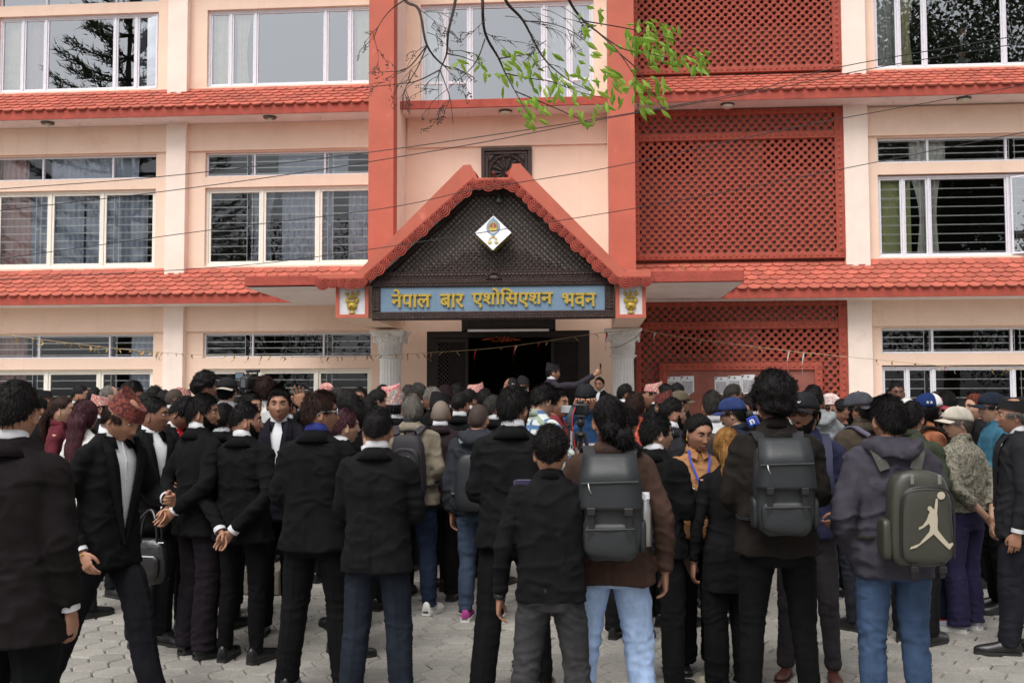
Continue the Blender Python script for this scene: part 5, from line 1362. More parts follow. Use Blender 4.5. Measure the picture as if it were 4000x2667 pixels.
def shoe_geo(kind, q=1):
    """heel at y=-.07, toe at y=.20; returns upper, sole"""
    up = MB(); so = MB(); n = 12
    secs = [(-.078, .026, .06), (-.07, .033, .085), (-.04, .038, .092), (.0, .040, .085), (.04, .042, .072), (.08, .046, .058), (.13, .048, .046), (.17, .042, .038), (.195, .028, .028), (.205, .012, .016)]
    if kind == 'dress': secs = [(y*1.05, a*(.96 if y < .15 else .82), h_) for y, a, h_ in secs]
    if kind == 'flat': secs = [(y*.86, a*.85, h_*(.45 if y > -.02 and y < .1 else .62)) for y, a, h_ in secs]
    rings = []
    for y, a, h_ in secs:
        rings.append([(a*math.cos(t), y, .022+(h_-.0)*max(0, math.sin(t))**.8*(1) if math.sin(t) > 0 else .020) for t in np.linspace(-.25, math.pi+.25, n)])
    up.loft(rings)
    th = dict(dress=.022, sneaker=.034, flat=.012, boot=.03)[kind]
    o = [(x*(1.06 if kind != 'sneaker' else 1.14), y) for y, x in [(s[0], s[1]) for s in secs]]
    out = [(x, y) for x, y in o]+[(-x, y) for x, y in reversed(o)]
    so.v.append(np.array([(x, y, 0.0) for x, y in out]+[(x, y, th) for x, y in out])); k = len(out)
    so.f = [tuple(range(k-1, -1, -1)), tuple(range(k, 2*k))]+[(i, (i+1) % k, (i+1) % k+k, i+k) for i in range(k)]; so.m = [0]*len(so.f); so.n = 2*k
    if kind == 'dress' and q == 0:
        pass
    return up, so
SHOE = {}
for kd in ('dress', 'sneaker', 'flat', 'boot'):
    u, s = shoe_geo(kd); SHOE[kd] = (u.data(), s.data())
SHM = {}
def shoe_meshes(kd, m1, m2):
    k = (kd, m1.name, m2.name)
    if k not in SHM:
        (V, F, _), (V2, F2, _) = SHOE[kd]; SHM[k] = (mesh_of('shoe', V, F, None, [m1], True), mesh_of('sole', V2, F2, None, [m2]))
    return SHM[k]
LEATHER = mat('black_shoe_leather', (.012,.012,.013), .28, bump=.2, bscale=60); MAROON = mat('maroon_shoe_leather', srgb('3a1718'), .3); SOLEB = mat('black_sole', (.02,.02,.02), .7); SOLEW = mat('white_sole', srgb('cfcfcb'), .6)
MAG = mat('magenta_knit', srgb('a03a80'), .8, bump=.4, bscale=150); GREYK = mat('grey_knit_shoe', srgb('9795a3'), .8, bump=.4, bscale=150); REDW = mat('red_leather', srgb('b02a25'), .4); WHITEL = mat('white_leather', srgb('d6d3cf'), .5); CLOG = mat('brown_clog', srgb('55302a'), .5)

# ---- hair
def zline(az, style):
    a = np.abs(az)
    if style == 'short': return np.interp(a, [0, .55, .85, 1.15, 1.35, 1.75, 2.2, 3.15], [.070, .066, .045, .000, -.005, .004, -.050, -.072])
    if style == 'fade': return np.interp(a, [0, .55, .85, 1.15, 1.4, 1.75, 2.2, 3.15], [.070, .066, .050, .025, .020, .020, -.02, -.045])
    if style == 'bald': return np.interp(a, [0, .9, 1.15, 1.5, 2.2, 3.15], [.3, .3, .03, .02, -.04, -.06])
    if style == 'bunl': return np.interp(a, [0, .55, .85, 1.15, 1.4, 1.8, 2.2, 3.15], [.078, .070, .052, .018, .012, .0, -.05, -.078])
    if style == 'long': return np.interp(a, [0, .5, .9, 1.2, 1.6, 3.15], [.074, .068, .03, -.03, -.10, -.12])
    return np.interp(a, [0, 3.15], [.05, -.06])
def make_hair(style, q, seed, kw):
    D, F, P = get_head(q); az = np.arctan2(D[:, 0], D[:, 1]); z = P[:, 2]
    base = dict(short='short', fade='fade', curly='short', wavy='short', long='long', bun='bunl', buzz='short', bald='bald', tuft='fade', pony='bunl')[style]
    zl = zline(az, base); m = (z-zl)
    thick = dict(short=.011, fade=.010, curly=.044, wavy=.024, long=.016, bun=.014, buzz=.004, bald=.008, tuft=.022, pony=.013)[style]
    top = np.clip((z-.01)/.07, 0, 1)
    t = thick*np.clip(m/.022, 0, 1)**.7*(.55+.45*top) if style not in ('curly', 'wavy') else thick*np.clip(m/.03, 0, 1)**.6*(.75+.25*top)
    if style in ('fade', 'tuft'): t = thick*np.clip(m/.09, 0, 1)**1.2*1.0+.003
    f1 = dict(curly=34, wavy=22, short=26, fade=30, long=20, bun=18, buzz=60, bald=40, tuft=30, pony=18)[style]
    nz = fbm(P*f1+seed*7.7, 2); amp = dict(curly=.014, wavy=.008, short=.0035, fade=.004, long=.003, bun=.003, buzz=.0006, bald=.002, tuft=.009, pony=.003)[style]
    Q = P+D*(t+.0015+np.where(m > 0, nz*amp*np.clip(m/.02, 0, 1), 0))[:, None]
    keep = m > -.001
    if kw.get('hat'): Q = np.where((P[:, 2] > .02)[:, None], P*.995, Q)
    Fk = [f for f in F if all(keep[i] for i in f)]
    used = sorted({i for f in Fk for i in f}); ix = {u: i for i, u in enumerate(used)}
    mb = MB(); mb.add(Q[used], [tuple(ix[i] for i in f) for f in Fk])
    # tufts
    cnt = (3600, 1700, 260)[q]*dict(curly=1.6, wavy=1.5, short=1, fade=.8, long=.7, bun=.5, buzz=.0, bald=.3, tuft=1.2, pony=.5)[style]
    cnt = int(cnt); U = np.array([i for i in used if m[i] > .004 and not (kw.get('hat') and P[i, 2] > .022)]) if cnt else []
    if len(U) and cnt:
        g = np.random.default_rng(seed); ids = U[g.integers(0, len(U), cnt)]; p0 = Q[ids]+g.normal(0, .004, (cnt, 3)); nd = D[ids]
        L_ = dict(curly=.014, wavy=.030, short=.022, fade=.016, long=.03, bun=.03, bald=.014, tuft=.022, pony=.03)[style]
        if style == 'curly': d = nd*.1+g.normal(0, .8, (cnt, 3))
        elif style == 'wavy':
            tg = P[ids]-np.array([.015, -.035, .13]); tg = tg-nd*np.sum(tg*nd, 1)[:, None]; tg /= np.linalg.norm(tg, axis=1)[:, None]+1e-9; d = tg*.8+nd*.15+g.normal(0, .3, (cnt, 3))
        elif style == 'tuft': d = nd*.45+np.array([0, .5, .1])+g.normal(0, .35, (cnt, 3))
        elif style in ('long', 'bun', 'pony'): d = nd*.05+np.array([0, -.7, -.5])+g.normal(0, .15, (cnt, 3))
        else:
            tg = P[ids]-np.array([.015, -.035, .13]); tg = tg-nd*np.sum(tg*nd, 1)[:, None]; tg /= np.linalg.norm(tg, axis=1)[:, None]+1e-9; d = tg+nd*.10+g.normal(0, .16, (cnt, 3))
        d /= np.linalg.norm(d, axis=1)[:, None]; sd = np.cross(d, nd); sd /= np.linalg.norm(sd, axis=1)[:, None]+1e-9; w = g.uniform(.0009, .0019, (cnt, 1))*(1, 1.2, 2.2)[q]; l = L_*g.uniform(.5, 1.2, (cnt, 1))
        bend = g.normal(0, .3, (cnt, 3))*l if style in ('curly', 'wavy') else nd*0
        V = np.stack([p0-sd*w-nd*.004, p0+sd*w-nd*.004, p0+d*l*.6+sd*w*.7+bend*.5, p0+d*l+bend, p0+d*l*.6-sd*w*.7+bend*.5], 1).reshape(-1, 3)
        mb.add(V, [(5*i, 5*i+1, 5*i+2, 5*i+3, 5*i+4) for i in range(cnt)])
    def mane(path, r, wob, n=16, name=0, fl=.7):
        Pq = smooth_path(path, 5); R = np.interp(np.linspace(0, 1, len(Pq)), np.linspace(0, 1, len(r)), r); V, Ff = tube(Pq, R, n if q < 2 else 8)
        nn = n if q < 2 else 8; c = np.repeat(Pq, nn, 0); off = V-c; s = 1+wob*np.sin(np.tile(np.arange(nn), len(Pq))*2.7+seed)[:]+.1*fbm(V*20, 2); V = c+off*s[:, None]*np.array([1, fl, 1]); mb.add(V, Ff)
        if q < 2:
            g = np.random.default_rng(seed+5); cnt2 = 260; i0 = g.integers(0, len(V)-nn*2, cnt2); p0 = V[i0]; dd = V[i0+nn]-V[i0]; dd /= np.linalg.norm(dd, axis=1)[:, None]+1e-9; dd += g.normal(0, .10, dd.shape)
            sd = np.cross(dd, g.normal(0, 1, dd.shape)); sd /= np.linalg.norm(sd, axis=1)[:, None]+1e-9; l = g.uniform(.03, .09, (cnt2, 1)); w = .003
            mb.add(np.stack([p0-sd*w, p0+sd*w, p0+dd*l], 1).reshape(-1, 3), [(3*i, 3*i+1, 3*i+2) for i in range(cnt2)])
    if style == 'long': mane(kw.get('mane', [(0, -.03, .02), (0, -.085, -.04), (0, -.10, -.14), (0, -.12, -.26), (.01, -.135, -.38), (.02, -.14, -.46)]), [.07, .085, .080, .078, .065, .03], .12)
    if style == 'pony': mane(kw.get('mane', [(0, -.09, .0), (0, -.125, -.01), (0, -.14, -.06), (.01, -.145, -.16), (.015, -.14, -.26)]), [.03, .025, .034, .034, .012], .15, fl=1)
    if style == 'bun':
        for (bx, by, bz, br) in kw.get('bun', [(.06, -.10, -.05, .05)]):
            V, Ff = ellipsoid((bx, by, bz), (br, br*.9, br), 20, 14); V = V+(V-np.array([bx, by, bz]))*(fbm(V*38+seed, 2)*.30)[:, None]; mb.add(V, Ff)
            g = np.random.default_rng(seed); cnt2 = 380; d = g.normal(0, 1, (cnt2, 3)); d /= np.linalg.norm(d, axis=1)[:, None]; p0 = np.array([bx, by, bz])+d*br*.95; tg = np.cross(d, g.normal(0, 1, d.shape)); tg /= np.linalg.norm(tg, axis=1)[:, None]; tg += (0, 0, -.5)
            w = .0028; sd = np.cross(tg, d); mb.add(np.stack([p0-sd*w, p0+sd*w, p0+tg*.04+d*.006], 1).reshape(-1, 3), [(3*i, 3*i+1, 3*i+2) for i in range(cnt2)])
    return mb
def make_beard(q, seed, full=1.0):
    D, F, P = get_head(q); az = np.abs(np.arctan2(D[:, 0], D[:, 1])); z = P[:, 2]
    up = np.interp(az, [0, .25, .32, .6, .95, 1.25, 1.45], [-.043, -.043, -.050, -.060, -.035, .0, .01]); mouth = (np.abs(P[:, 0]) < .021) & (z > -.0725) & (z < -.051)
    keep = (z < up) & (az < 1.42) & (z > -.135) & ~mouth
    t = (.004+.014*full*np.clip((-z-.06)/.05, 0, 1)); nz = fbm(P*45+seed, 2)*.003
    Q = P+D*(t+nz)[:, None]; Q[:, 1] += .004*(az < .5)
    Fk = [f for f in F if all(keep[i] for i in f)]
    if not Fk: return None
    used = sorted({i for f in Fk for i in f}); ix = {u: i for i, u in enumerate(used)}; mb = MB(); mb.add(Q[used], [tuple(ix[i] for i in f) for f in Fk])
    g = np.random.default_rng(seed); cnt = (500, 250, 0)[q]
    if cnt:
        U = np.array(used); ids = U[g.integers(0, len(U), cnt)]; p0 = Q[ids]; d = D[ids]*.6+np.array([0, 0, -.8])+g.normal(0, .3, (cnt, 3)); d /= np.linalg.norm(d, axis=1)[:, None]; sd = np.cross(d, D[ids]); w = .0018; l = .012*full+.004
        mb.add(np.stack([p0-sd*w, p0+sd*w, p0+d*l], 1).reshape(-1, 3), [(3*i, 3*i+1, 3*i+2) for i in range(cnt)])
    return mb

# ---- hats
def topi(kind, q=1):
    n = 32; R = []; 
    for t in np.linspace(0, 1, 7):
        z = .030+t*.076; a = .084-.012*t; b = .107-.022*t
        R.append([(a*math.cos(p), -.004+b*math.sin(p)+.000, z+(.014*math.sin(p)*t*-1)+.022*t*abs(math.sin(p))**2*(1 if math.sin(p) < 0 else .6)+.012*math.cos(p)*t+.012*(1-t)*(1 if math.sin(p) > 0 else -.9)*abs(math.sin(p))) for p in np.linspace(0, 2*math.pi, n, endpoint=False)])
    mb = MB(); mb.loft(R, cap=False)
    top = np.array(R[-1]); c = top.mean(0)-(0, 0, .012)
    mid = (top*.55+c*.45)-(0, 0, .010); mb.add(np.concatenate([top, mid, [c]]), [(i, (i+1) % n, n+(i+1) % n, n+i) for i in range(n)]+[(n+i, n+(i+1) % n, 2*n) for i in range(n)])
    return mb
def dhaka(name, c1, c2, c3, sc=34):
    sc *= 1.7
    m = bpy.data.materials.new(name); m.use_nodes = True; nt = m.node_tree; N = nt.nodes; L = nt.links; b = N['Principled BSDF']; b.inputs['Roughness'].default_value = .85
    tc = N.new('ShaderNodeTexCoord'); mp = N.new('ShaderNodeMapping'); mp.inputs['Rotation'].default_value = (.6, .6, .785); mp.inputs['Scale'].default_value = (sc,)*3
    ch = N.new('ShaderNodeTexChecker'); ch.inputs['Scale'].default_value = 1.6; v = N.new('ShaderNodeTexVoronoi'); v.inputs['Scale'].default_value = 1.7; v.distance = 'MANHATTAN'
    L.new(tc.outputs['Object'], mp.inputs[0]); L.new(mp.outputs[0], ch.inputs['Vector']); L.new(mp.outputs[0], v.inputs['Vector'])
    ch.inputs['Color1'].default_value = (*c1, 1); ch.inputs['Color2'].default_value = (*c2, 1)
    mx = N.new('ShaderNodeMix'); mx.data_type = 'RGBA'; mr = N.new('ShaderNodeMapRange'); mr.inputs[1].default_value = .84; mr.inputs[2].default_value = .90; L.new(v.outputs['Distance'], mr.inputs[0]); L.new(mr.outputs[0], mx.inputs['Factor'])
    L.new(ch.outputs[0], mx.inputs[6]); mx.inputs[7].default_value = (*c3, 1); L.new(mx.outputs[2], b.inputs['Base Color'])
    return m
HATM = dict(pink=dhaka('pink_dhaka_cloth', srgb('b8625f'), srgb('9a3a3e'), srgb('cbb8ac'), 36), red=dhaka('red_dhaka_cloth', srgb('b03442'), srgb('c97a80'), srgb('d9b8b4'), 34), darkred=dhaka('rust_dhaka_cloth', srgb('5a201d'), srgb('7a3c2c'), srgb('44171a'), 19),
            multi=dhaka('rainbow_dhaka_cloth', srgb('a5485a'), srgb('5f8f92'), srgb('b8a080'), 22), white=dhaka('white_pink_dhaka_cloth', srgb('c4b0aa'), srgb('ab7c7c'), srgb('cfc6c0'), 30),
            black=cloth('black_cap_cloth', (.016,.015,.017), bump=.2), maroon=cloth('maroon_black_cap_cloth', srgb('2c1b1e'), bump=.2))
def ballcap(brim_dir=1, q=1):
    mb = MB(); R = []; n = 28
    for t in np.linspace(0, 1, 8):
        ph = t*math.pi/2*.97; R.append([(.0865*math.cos(ph)**.8*math.cos(p), -.004+.110*math.cos(ph)**.8*math.sin(p), .030+.102*math.sin(ph)+.012*math.sin(p)*(1-t)*brim_dir) for p in np.linspace(0, 2*math.pi, n, endpoint=False)])
    mb.loft(R); mb.ell((0, -.004, .134), (.008, .008, .005), 8, 4)
    br = MB(); V = []; k = 13
    for r in (0, .5, 1):
        for i in range(k):
            a = -1.12+2.24*i/(k-1); rr_ = r*.068*(math.cos(a*1.1)**.5 if abs(a) < 1.4 else 0); V.append(((.083+rr_*.15)*math.sin(a)*1.0, brim_dir*((.098)*math.cos(a)+rr_+.0), .040-.012*r-.028*(math.sin(a)**2)*.9))
    V = np.array(V); V2 = V-(0, 0, .004); F = []
    for j in range(2):
        for i in range(k-1): a = j*k+i; F += [(a, a+1, a+k+1, a+k), (a+3*k, a+3*k+k, a+3*k+k+1, a+3*k+1)]
    for i in range(k-1): a = 2*k+i; F.append((a, a+1, a+1+3*k, a+3*k))
    br.add(np.concatenate([V, V2]), F); return mb, br

def glasses(kind):
    mb = MB(); ln = MB()
    for s in (-1, 1):
        P = [(s*(.033+.0235*math.cos(a)), .0905-.006*abs(math.cos(a))*(1 if math.cos(a) > 0 else 0), .010+(.0185 if kind != 'sun' else .0175)*math.sin(a)) for a in np.linspace(0, 2*math.pi, 14, endpoint=False)]
        mb.tube(P, .0026 if kind in ('thick', 'sun', 'white') else .0014, 6, closed=True)
        mb.tube([(s*.056, .086, .016), (s*.072, .05, .014), (s*.079, -.005, .012), (s*.078, -.03, -.005)], .0022 if kind != 'thin' else .0013, 6)
        if kind in ('sun', 'white'): ln.add(np.array(P+[(s*.033, .094, .010)]), [(i, (i+1) % 14, 14) for i in range(14)])
    mb.tube([(-.0105, .094, .012), (.0105, .094, .012)], .002, 6)
    return mb, (ln if ln.n else None)

EYES = {}
def face_bits(root, Hm, skin_m, haircol, smile, q, lipm=None, brow=1):
    ey = MB(); ir = MB()
    for s in (-1, 1):
        e = MB(); e.ell((s*.0315, .0775, .0110), (.0120, .0085, .0058), 12, 8, 0); e.ell((s*.0315+.0, .0843, .0112), (.0056, .0028, .0056), 10, 6, 1)
        o = obj('eye', e, [EYEW, IRIS], root, True, mat=Hm)
        lid = MB(); lid.tube([(s*.0195, .0835, .0125), (s*.0315, .0885, .0185), (s*.0445, .0805, .0135)], [.0015, .0026, .0015], 6); obj('eyelid', lid, skin_m, root, True, mat=Hm)
        if brow:
            b = MB(); b.tube(smooth_path([(s*.014, .0945, .0275), (s*.031, .0925, .0345), (s*.050, .0795, .0285)], 3), [.0022, .0038, .0042, .004, .0036, .003, .0012], 6); obj('eyebrow', b, haircol, root, True, mat=Hm)
    l = MB()
    w = .025 if smile else .021; up = .006 if smile else 0
    l.tube(smooth_path([(-w, .0795, -.0615+up), (-.010, .0925, -.0585), (0, .0945, -.0595), (.010, .0925, -.0585), (w, .0795, -.0615+up)], 3), [.0012]+[.0032]*11+[.0012], 6)
    l.tube(smooth_path([(-w*.9, .0795, -.0630+up), (0, .0945, -.0675-up*.6), (w*.9, .0795, -.0630+up)], 4), [.001]+[.0040]*7+[.001], 6)
    obj('lips', l, lipm or LIP, root, True, mat=Hm)
    if smile:
        t = MB(); t.ell((0, .0875, -.0625+up*.3), (.018, .006, .0045), 12, 6); obj('teeth', t, TOOTH, root, True, mat=Hm)

def vshape(V, F, zb, wtop, ztop, ymin=.02):
    """drop the faces of the jacket front inside a V so the shirt below shows"""
    if not isinstance(F, np.ndarray): return F
    c = V[F].mean(1); w = np.interp(c[:, 2], [zb, ztop], [0, wtop]); inside = (c[:, 1] > ymin) & (c[:, 2] > zb) & (np.abs(c[:, 0]) < w+.012); return F[~inside]
def lapels(zb, wtop, ztop, g=1.0):
    mb = MB()
    for s in (-1, 1):
        P = []; n = 9
        for i in range(n):
            t = i/(n-1); z = zb+(ztop-zb)*t; x = s*(wtop*t-.004); y = np.interp(z, [1.0, 1.1, 1.22, 1.32, 1.39, 1.44, 1.47, 1.5], [.148, .142, .142, .140, .128, .105, .080, .055])*(1 if g <= 1 else g*.97)
            w = .008+.056*min(1, t*1.6)*(1 if t < .8 else 1-(t-.8)*2.2)
            P.append([(x*.96, y+.006, z), (x+s*w*.5, y+.009, z+.004), (x+s*w, y+.002-.03*w/.05*.5, z-.004), (x+s*w, y-.012, z-.004), (x*.96, y-.012, z)])
        mb.loft(P)
    return mb
def ring_band(r, rz, z0, z1, tilt, oy=-.012, n=28, open_=0, th=.004):
    """collar band: rises at the back"""
    out = []
    for rr, zz in ((r, z0), (rz, z1), (rz-th, z1), (r-th, z0)):
        out.append([(rr*math.cos(a), oy+rr*.92*math.sin(a), zz-tilt*math.sin(a)) for a in np.linspace(math.pi/2+open_, 2.5*math.pi-open_, n)])
    V = np.array(out).reshape(-1, 3); F = []
    for k in range(4):
        k2 = (k+1) % 4
        for j in range(n-1): F.append((k*n+j, k*n+j+1, k2*n+j+1, k2*n+j))
    return V, F

CL = {}
def C_(name, h, **k):
    if name not in CL: CL[name] = cloth(name, srgb(h), **k)
    return CL[name]
BLACKS = [C_('black_suit_cloth', '111113'), C_('charcoal_suit_cloth', '151417'), C_('warm_black_suit_cloth', '1a1416'), C_('blue_black_suit_cloth', '121419')]
WHITE = C_('white_shirt_cloth', 'dfe0e6', bump=.6, var=.05)

people_count = 0
def person(X, Y, H, face, label, q=1, z0=0.0, skin_='mid', hair='short', haircol='black', top=('suit', 0), legs=('suit', '17171a'), arms=('down', 'down'), hy=0, hp=0, hr=0, girth=1.0, lean=0, hem=None,
           stance=.10, step=(0, 0), shoes=('dress', None, None), beard=0, stubble=0, smile=0, hat=None, glass=None, vneck=None, collar='white', mask=False, showface=None, sex='m', earring=0, hand=(1, 1), hood=False, end=.97,
           group='people crowding the forecourt', hairkw={}, leanx=0, flare=0, short=0, bodyleg=True, watch=0, collarcol=None, lip=None, kneef=None):
    global people_count; people_count += 1; seed = people_count*1.37
    k = H/1.72; rz = -R_(face)
    root_M = Matrix.Translation((X, Y, z0)) @ Matrix.Rotation(rz, 4, 'Z') @ Matrix.Scale(k, 4)
    sm = S_[skin_]; hm = HAIR[haircol]
    A = [arm_of(arms[0], -1), arm_of(arms[1], 1)]
    # torso lean: shear of everything above the hips
    def bend(V):
        V = np.array(V, float)
        if lean or leanx:
            t = np.clip(V[:, 2]-.92, 0, 1); V[:, 1] += t*math.tan(R_(lean)); V[:, 0] += t*math.tan(R_(leanx))
        return V
    # ------ head frame
    hz = 1.602; hc = bend(np.array([[0, .012, hz]]))[0]
    if sex == 'f': hc = bend(np.array([[0, .012, hz-.0]]))[0]
    piv = Matrix.Translation((hc[0], hc[1]-.012, hc[2]-.09)); Hm = piv @ Matrix.Scale(1.045 if q == 0 else 1.01, 4) @ Matrix.Rotation(-R_(hy), 4, 'Z') @ Matrix.Rotation(-R_(hp+lean*.0), 4, 'X') @ Matrix.Rotation(R_(hr), 4, 'Y') @ Matrix.Translation((0, .012, .09))
    HmA = np.array(Hm)
    D, F, P = get_head(q)
    body = MB(); HP = P @ HmA[:3, :3].T+HmA[:3, 3]; body.add(HP, F)
    for s in (-1, 1):
        V, Fe = ear_geo(s)
        if not (hair in ('long',) ): body.add(V @ HmA[:3, :3].T+HmA[:3, 3], Fe)
    neck_top = HmA[:3, :3] @ np.array([0, -.015, -.06])+HmA[:3, 3]
    nr = .058 if sex == 'm' else .050
    V, Fn = tube([bend([[0, -.02, 1.42]])[0], bend([[0, -.018, 1.48]])[0], bend([[0, -.014, 1.52]])[0]*.5+neck_top*.5, neck_top], [nr*1.25, nr*1.04, nr, nr*.98], 18); body.add(V, Fn)
    body.add(bend(loft(rings_xy([(.86, .11, .08, 0), (1.0, .11, .075, 0), (1.2, .12, .08, 0), (1.38, .125, .07, -.01), (1.44, .08, .055, -.015)], 14))[0]), loft(rings_xy([(0,)*4]*5, 14))[1])
    feet = [(-stance, step[0], 0), (stance, step[1], 0)]
    if bodyleg:
        for s, f in zip((-1, 1), feet): V, Ff = tube([(s*.09, 0, .9), ((s*.09+f[0])/2, f[1]*.45+.01, .48), (f[0], f[1]-.01, .10), (f[0], f[1]-.01, .05)], [.06, .04, .03, .032], 8); body.add(V, Ff)
    nhand = 0
    for i, (S, E, Wr, Th, hp_) in enumerate(A):
        V, Ff = tube(bend([S, E, Wr*.98+E*.02, Wr+(Wr-E)*.03]), [.030, .030, .026, .026], 10); body.add(V, Ff)
        if hand[i]:
            hv, hf = HANDS[hp_ if q < 2 else 'far']; hv = hv.copy()
            if i == 0: hv[:, 0] *= -1
            B = basis(Wr-E, Th)
            if i == 0: pass
            Wv = hv @ B.T if i == 1 else (hv*(1, 1, 1)) @ B.T
            body.add(bend(Wv+Wr+(Wr-E)/np.linalg.norm(Wr-E)*.012), hf if i == 1 else [tuple(f[::-1]) for f in hf])
    root = obj('person', body, [sm], None, True); root.matrix_world = root_M
    tag(root, label, 'person', group)
    # ------ hair
    if hair:
        ck = None
        hb = make_hair(hair, q, int(seed*10), dict(hairkw, hat=hat))
        obj('hair', hb, hm if hair not in ('buzz',) else mat_cached('stubble_'+haircol, haircol, skin_), root, True, mat=Hm)
    if beard:
        bb = make_beard(q, int(seed*10), beard)
        if bb: obj('beard', bb, hm, root, True, mat=Hm)
    if stubble == 2 and q < 2:
        m_ = MB(); m_.tube(smooth_path([(-.024, .082, -.057), (-.01, .0965, -.049), (0, .0975, -.0485), (.01, .0965, -.049), (.024, .082, -.057)], 3), [.0015]+[.0042]*11+[.0015], 6); obj('moustache', m_, hm, root, True, mat=Hm)
    if showface is None: showface = q < 2
    if showface: face_bits(root, Hm, sm, hm, smile, q, lip)
    if hat:
        if hat[0] == 'topi':
            hh = topi(0); o = obj('topi_hat', hh, HATM[hat[1]], root, True, mat=Hm @ Matrix.Rotation(R_(hat[2] if len(hat) > 2 else 0), 4, 'X') @ Matrix.Scale(1.04, 4)@Matrix.Translation((0, 0, .006)))
        else:
            c1, c2 = hat[1], hat[2]; d = hat[3] if len(hat) > 3 else 1; a, b = ballcap(d); HM2 = Hm @ Matrix.Scale(1.02, 4) @ Matrix.Rotation(R_(hat[4] if len(hat) > 4 else 0), 4, 'X')
            o = obj('cap', a, c1, root, True, mat=HM2); obj('brim', b, c2, o, True)
            if len(hat) > 5: hat[5](o)
    if glass:
        a, b = glasses(glass); o = obj('spectacles' if glass not in ('sun', 'white') else 'sunglasses', a, FRAMEM if glass == 'thin' else (mat_simple('pale_frame', 'b7c3d0') if glass == 'white' else BLKF), root, True, mat=Hm @ Matrix.Scale(1.03, 4))
        if b: obj('lens', b, GLS, o)
    if glass == 'up': pass
    if mask:
        m_ = MB(); Dm, Fm, Pm = get_head(q); az = np.abs(np.arctan2(Dm[:, 0], Dm[:, 1])); kp = (Pm[:, 2] < (-.022 if mask == 1 else -.085)) & (Pm[:, 2] > -.122) & (az < .95); Q = Pm+Dm*.006; Fk = [f for f in Fm if all(kp[j] for j in f)]; us = sorted({j for f in Fk for j in f}); ix = {u_: j for j, u_ in enumerate(us)}
        if Fk: m_.add(Q[us], [tuple(ix[j] for j in f) for f in Fk]); obj('face_mask', m_, mat_simple('pale_blue_mask', 'aebccb'), root, True, mat=Hm)
    if earring:
        for s in (-1, 1): m_ = MB(); m_.ell((s*.083, -.004, -.040), (.005, .005, .009), 8, 6); obj('earring', m_, M['gold'], root, True, mat=Hm)
    # ------ clothes
    tstyle, tcol = top[0], top[1]; hem_ = hem if hem is not None else dict(suit=.80, coat=.76, shirt=.90, hoodie=.84, female=.84)[tstyle]
    tm = BLACKS[tcol] if isinstance(tcol, int) else (tcol if not isinstance(tcol, str) else C_('cloth_'+tcol, tcol))
    arms_d = {'arms': [(a[0], a[1], a[2]) for a in A], 'end': end}
    key = (tstyle, str(arms), round(hem_, 2), round(girth, 2), hood, end) if q == 2 else None
    if key and key in CACHE: V, Ft = CACHE[key]
    else:
        V, Ft = make_top(tstyle, arms_d, q, seed, girth, hem_, hood=hood)
        if key: CACHE[key] = (V, Ft)
    vz = vneck if vneck else None
    Ft2 = vshape(V, Ft, vz[0], vz[1], 1.53) if vz else Ft
    o = link('jacket' if tstyle in ('suit', 'coat') else dict(shirt='shirt', hoodie='hoodie', female='top')[tstyle], mesh_of('garment', bend(V), Ft2, None, [tm], True), root)
    jk = o
    if vz:
        lp = lapels(vz[0], vz[1], 1.485, girth); lp.v = [bend(v) for v in lp.v]; obj('lapel', lp, tm, o, False)
        sh = MB(); sh.add(bend(loft(rings_xy([(.95, .15*girth, .125*girth, 0), (1.1, .150*girth, .122*girth, .0), (1.25, .15*girth, .124*girth, 0), (1.36, .155*girth, .118*girth, -.004), (1.42, .13, .092, -.012), (1.47, .075, .066, -.016), (1.50, .062, .056, -.016)], 30, 2.4))[0]), loft(rings_xy([(0,)*4]*7, 30))[1])
        so_ = obj('shirt', sh, WHITE if collarcol is None else collarcol, root, True)
        if q == 0:
            pl = MB(); pl.tube(bend([(0, .128*girth, 1.0), (0, .125*girth, 1.2), (0, .118, 1.36), (0, .075, 1.46)]), .004, 6)
            for z in (1.08, 1.17, 1.26, 1.35): pl.ell(bend([[0, .132*girth if z < 1.3 else .122, z]])[0], (.006, .003, .006), 8, 4)
            obj('shirt_placket', pl, WHITE, so_)
    if collar:
        op = .30 if vz or showface else 0
        if tstyle in ('suit', 'coat'):
            V, Fc = ring_band(.128, .070, 1.436, 1.502, .014, -.018, open_=.30); obj('jacket_collar', MB().add(bend(V), Fc), tm, o, True)
            V, Fc = ring_band(.072, .064, 1.48, 1.541 if q < 2 else 1.545, .018, -.016, open_=.12); obj('shirt_collar', MB().add(bend(V), Fc), (WHITE if collar == 'white' else C_('cloth_'+collar, collar)), root, True)
        elif collar in ('shirt', 'white'):
            V, Fc = ring_band(.082, .066, 1.468, 1.520, .018, -.016, open_=.28, th=.006); obj('collar', MB().add(bend(V), Fc), tm, o, True)
            if vz is None and q < 2:
                pt_ = MB()
                for s in (-1, 1): pt_.add(bend(np.array([(s*.012, .070, 1.475), (s*.055, .052, 1.505), (s*.062, .078, 1.445), (s*.022, .098, 1.428)])), [(0,1,2,3)[::s]])
                obj('collar_point', pt_, tm, o)
    lstyle, lcol = legs[0], legs[1]; lm_ = lcol if not isinstance(lcol, str) else C_('cloth_'+lcol, lcol, bump=.6)
    key = (lstyle, round(stance, 2), step, round(girth, 2), 'L', flare) if q == 2 else None
    if key and key in CACHE: V, Fl = CACHE[key]
    else:
        V, Fl = make_legs(lstyle, feet, q, seed, min(girth, 1.15), flare, short, kneef)
        if key: CACHE[key] = (V, Fl)
    link('trousers', mesh_of('trousers', V, Fl, None, [lm_], True), root)
    kd, m1, m2 = shoes; a_, b_ = shoe_meshes(kd, m1 or LEATHER, m2 or SOLEB)
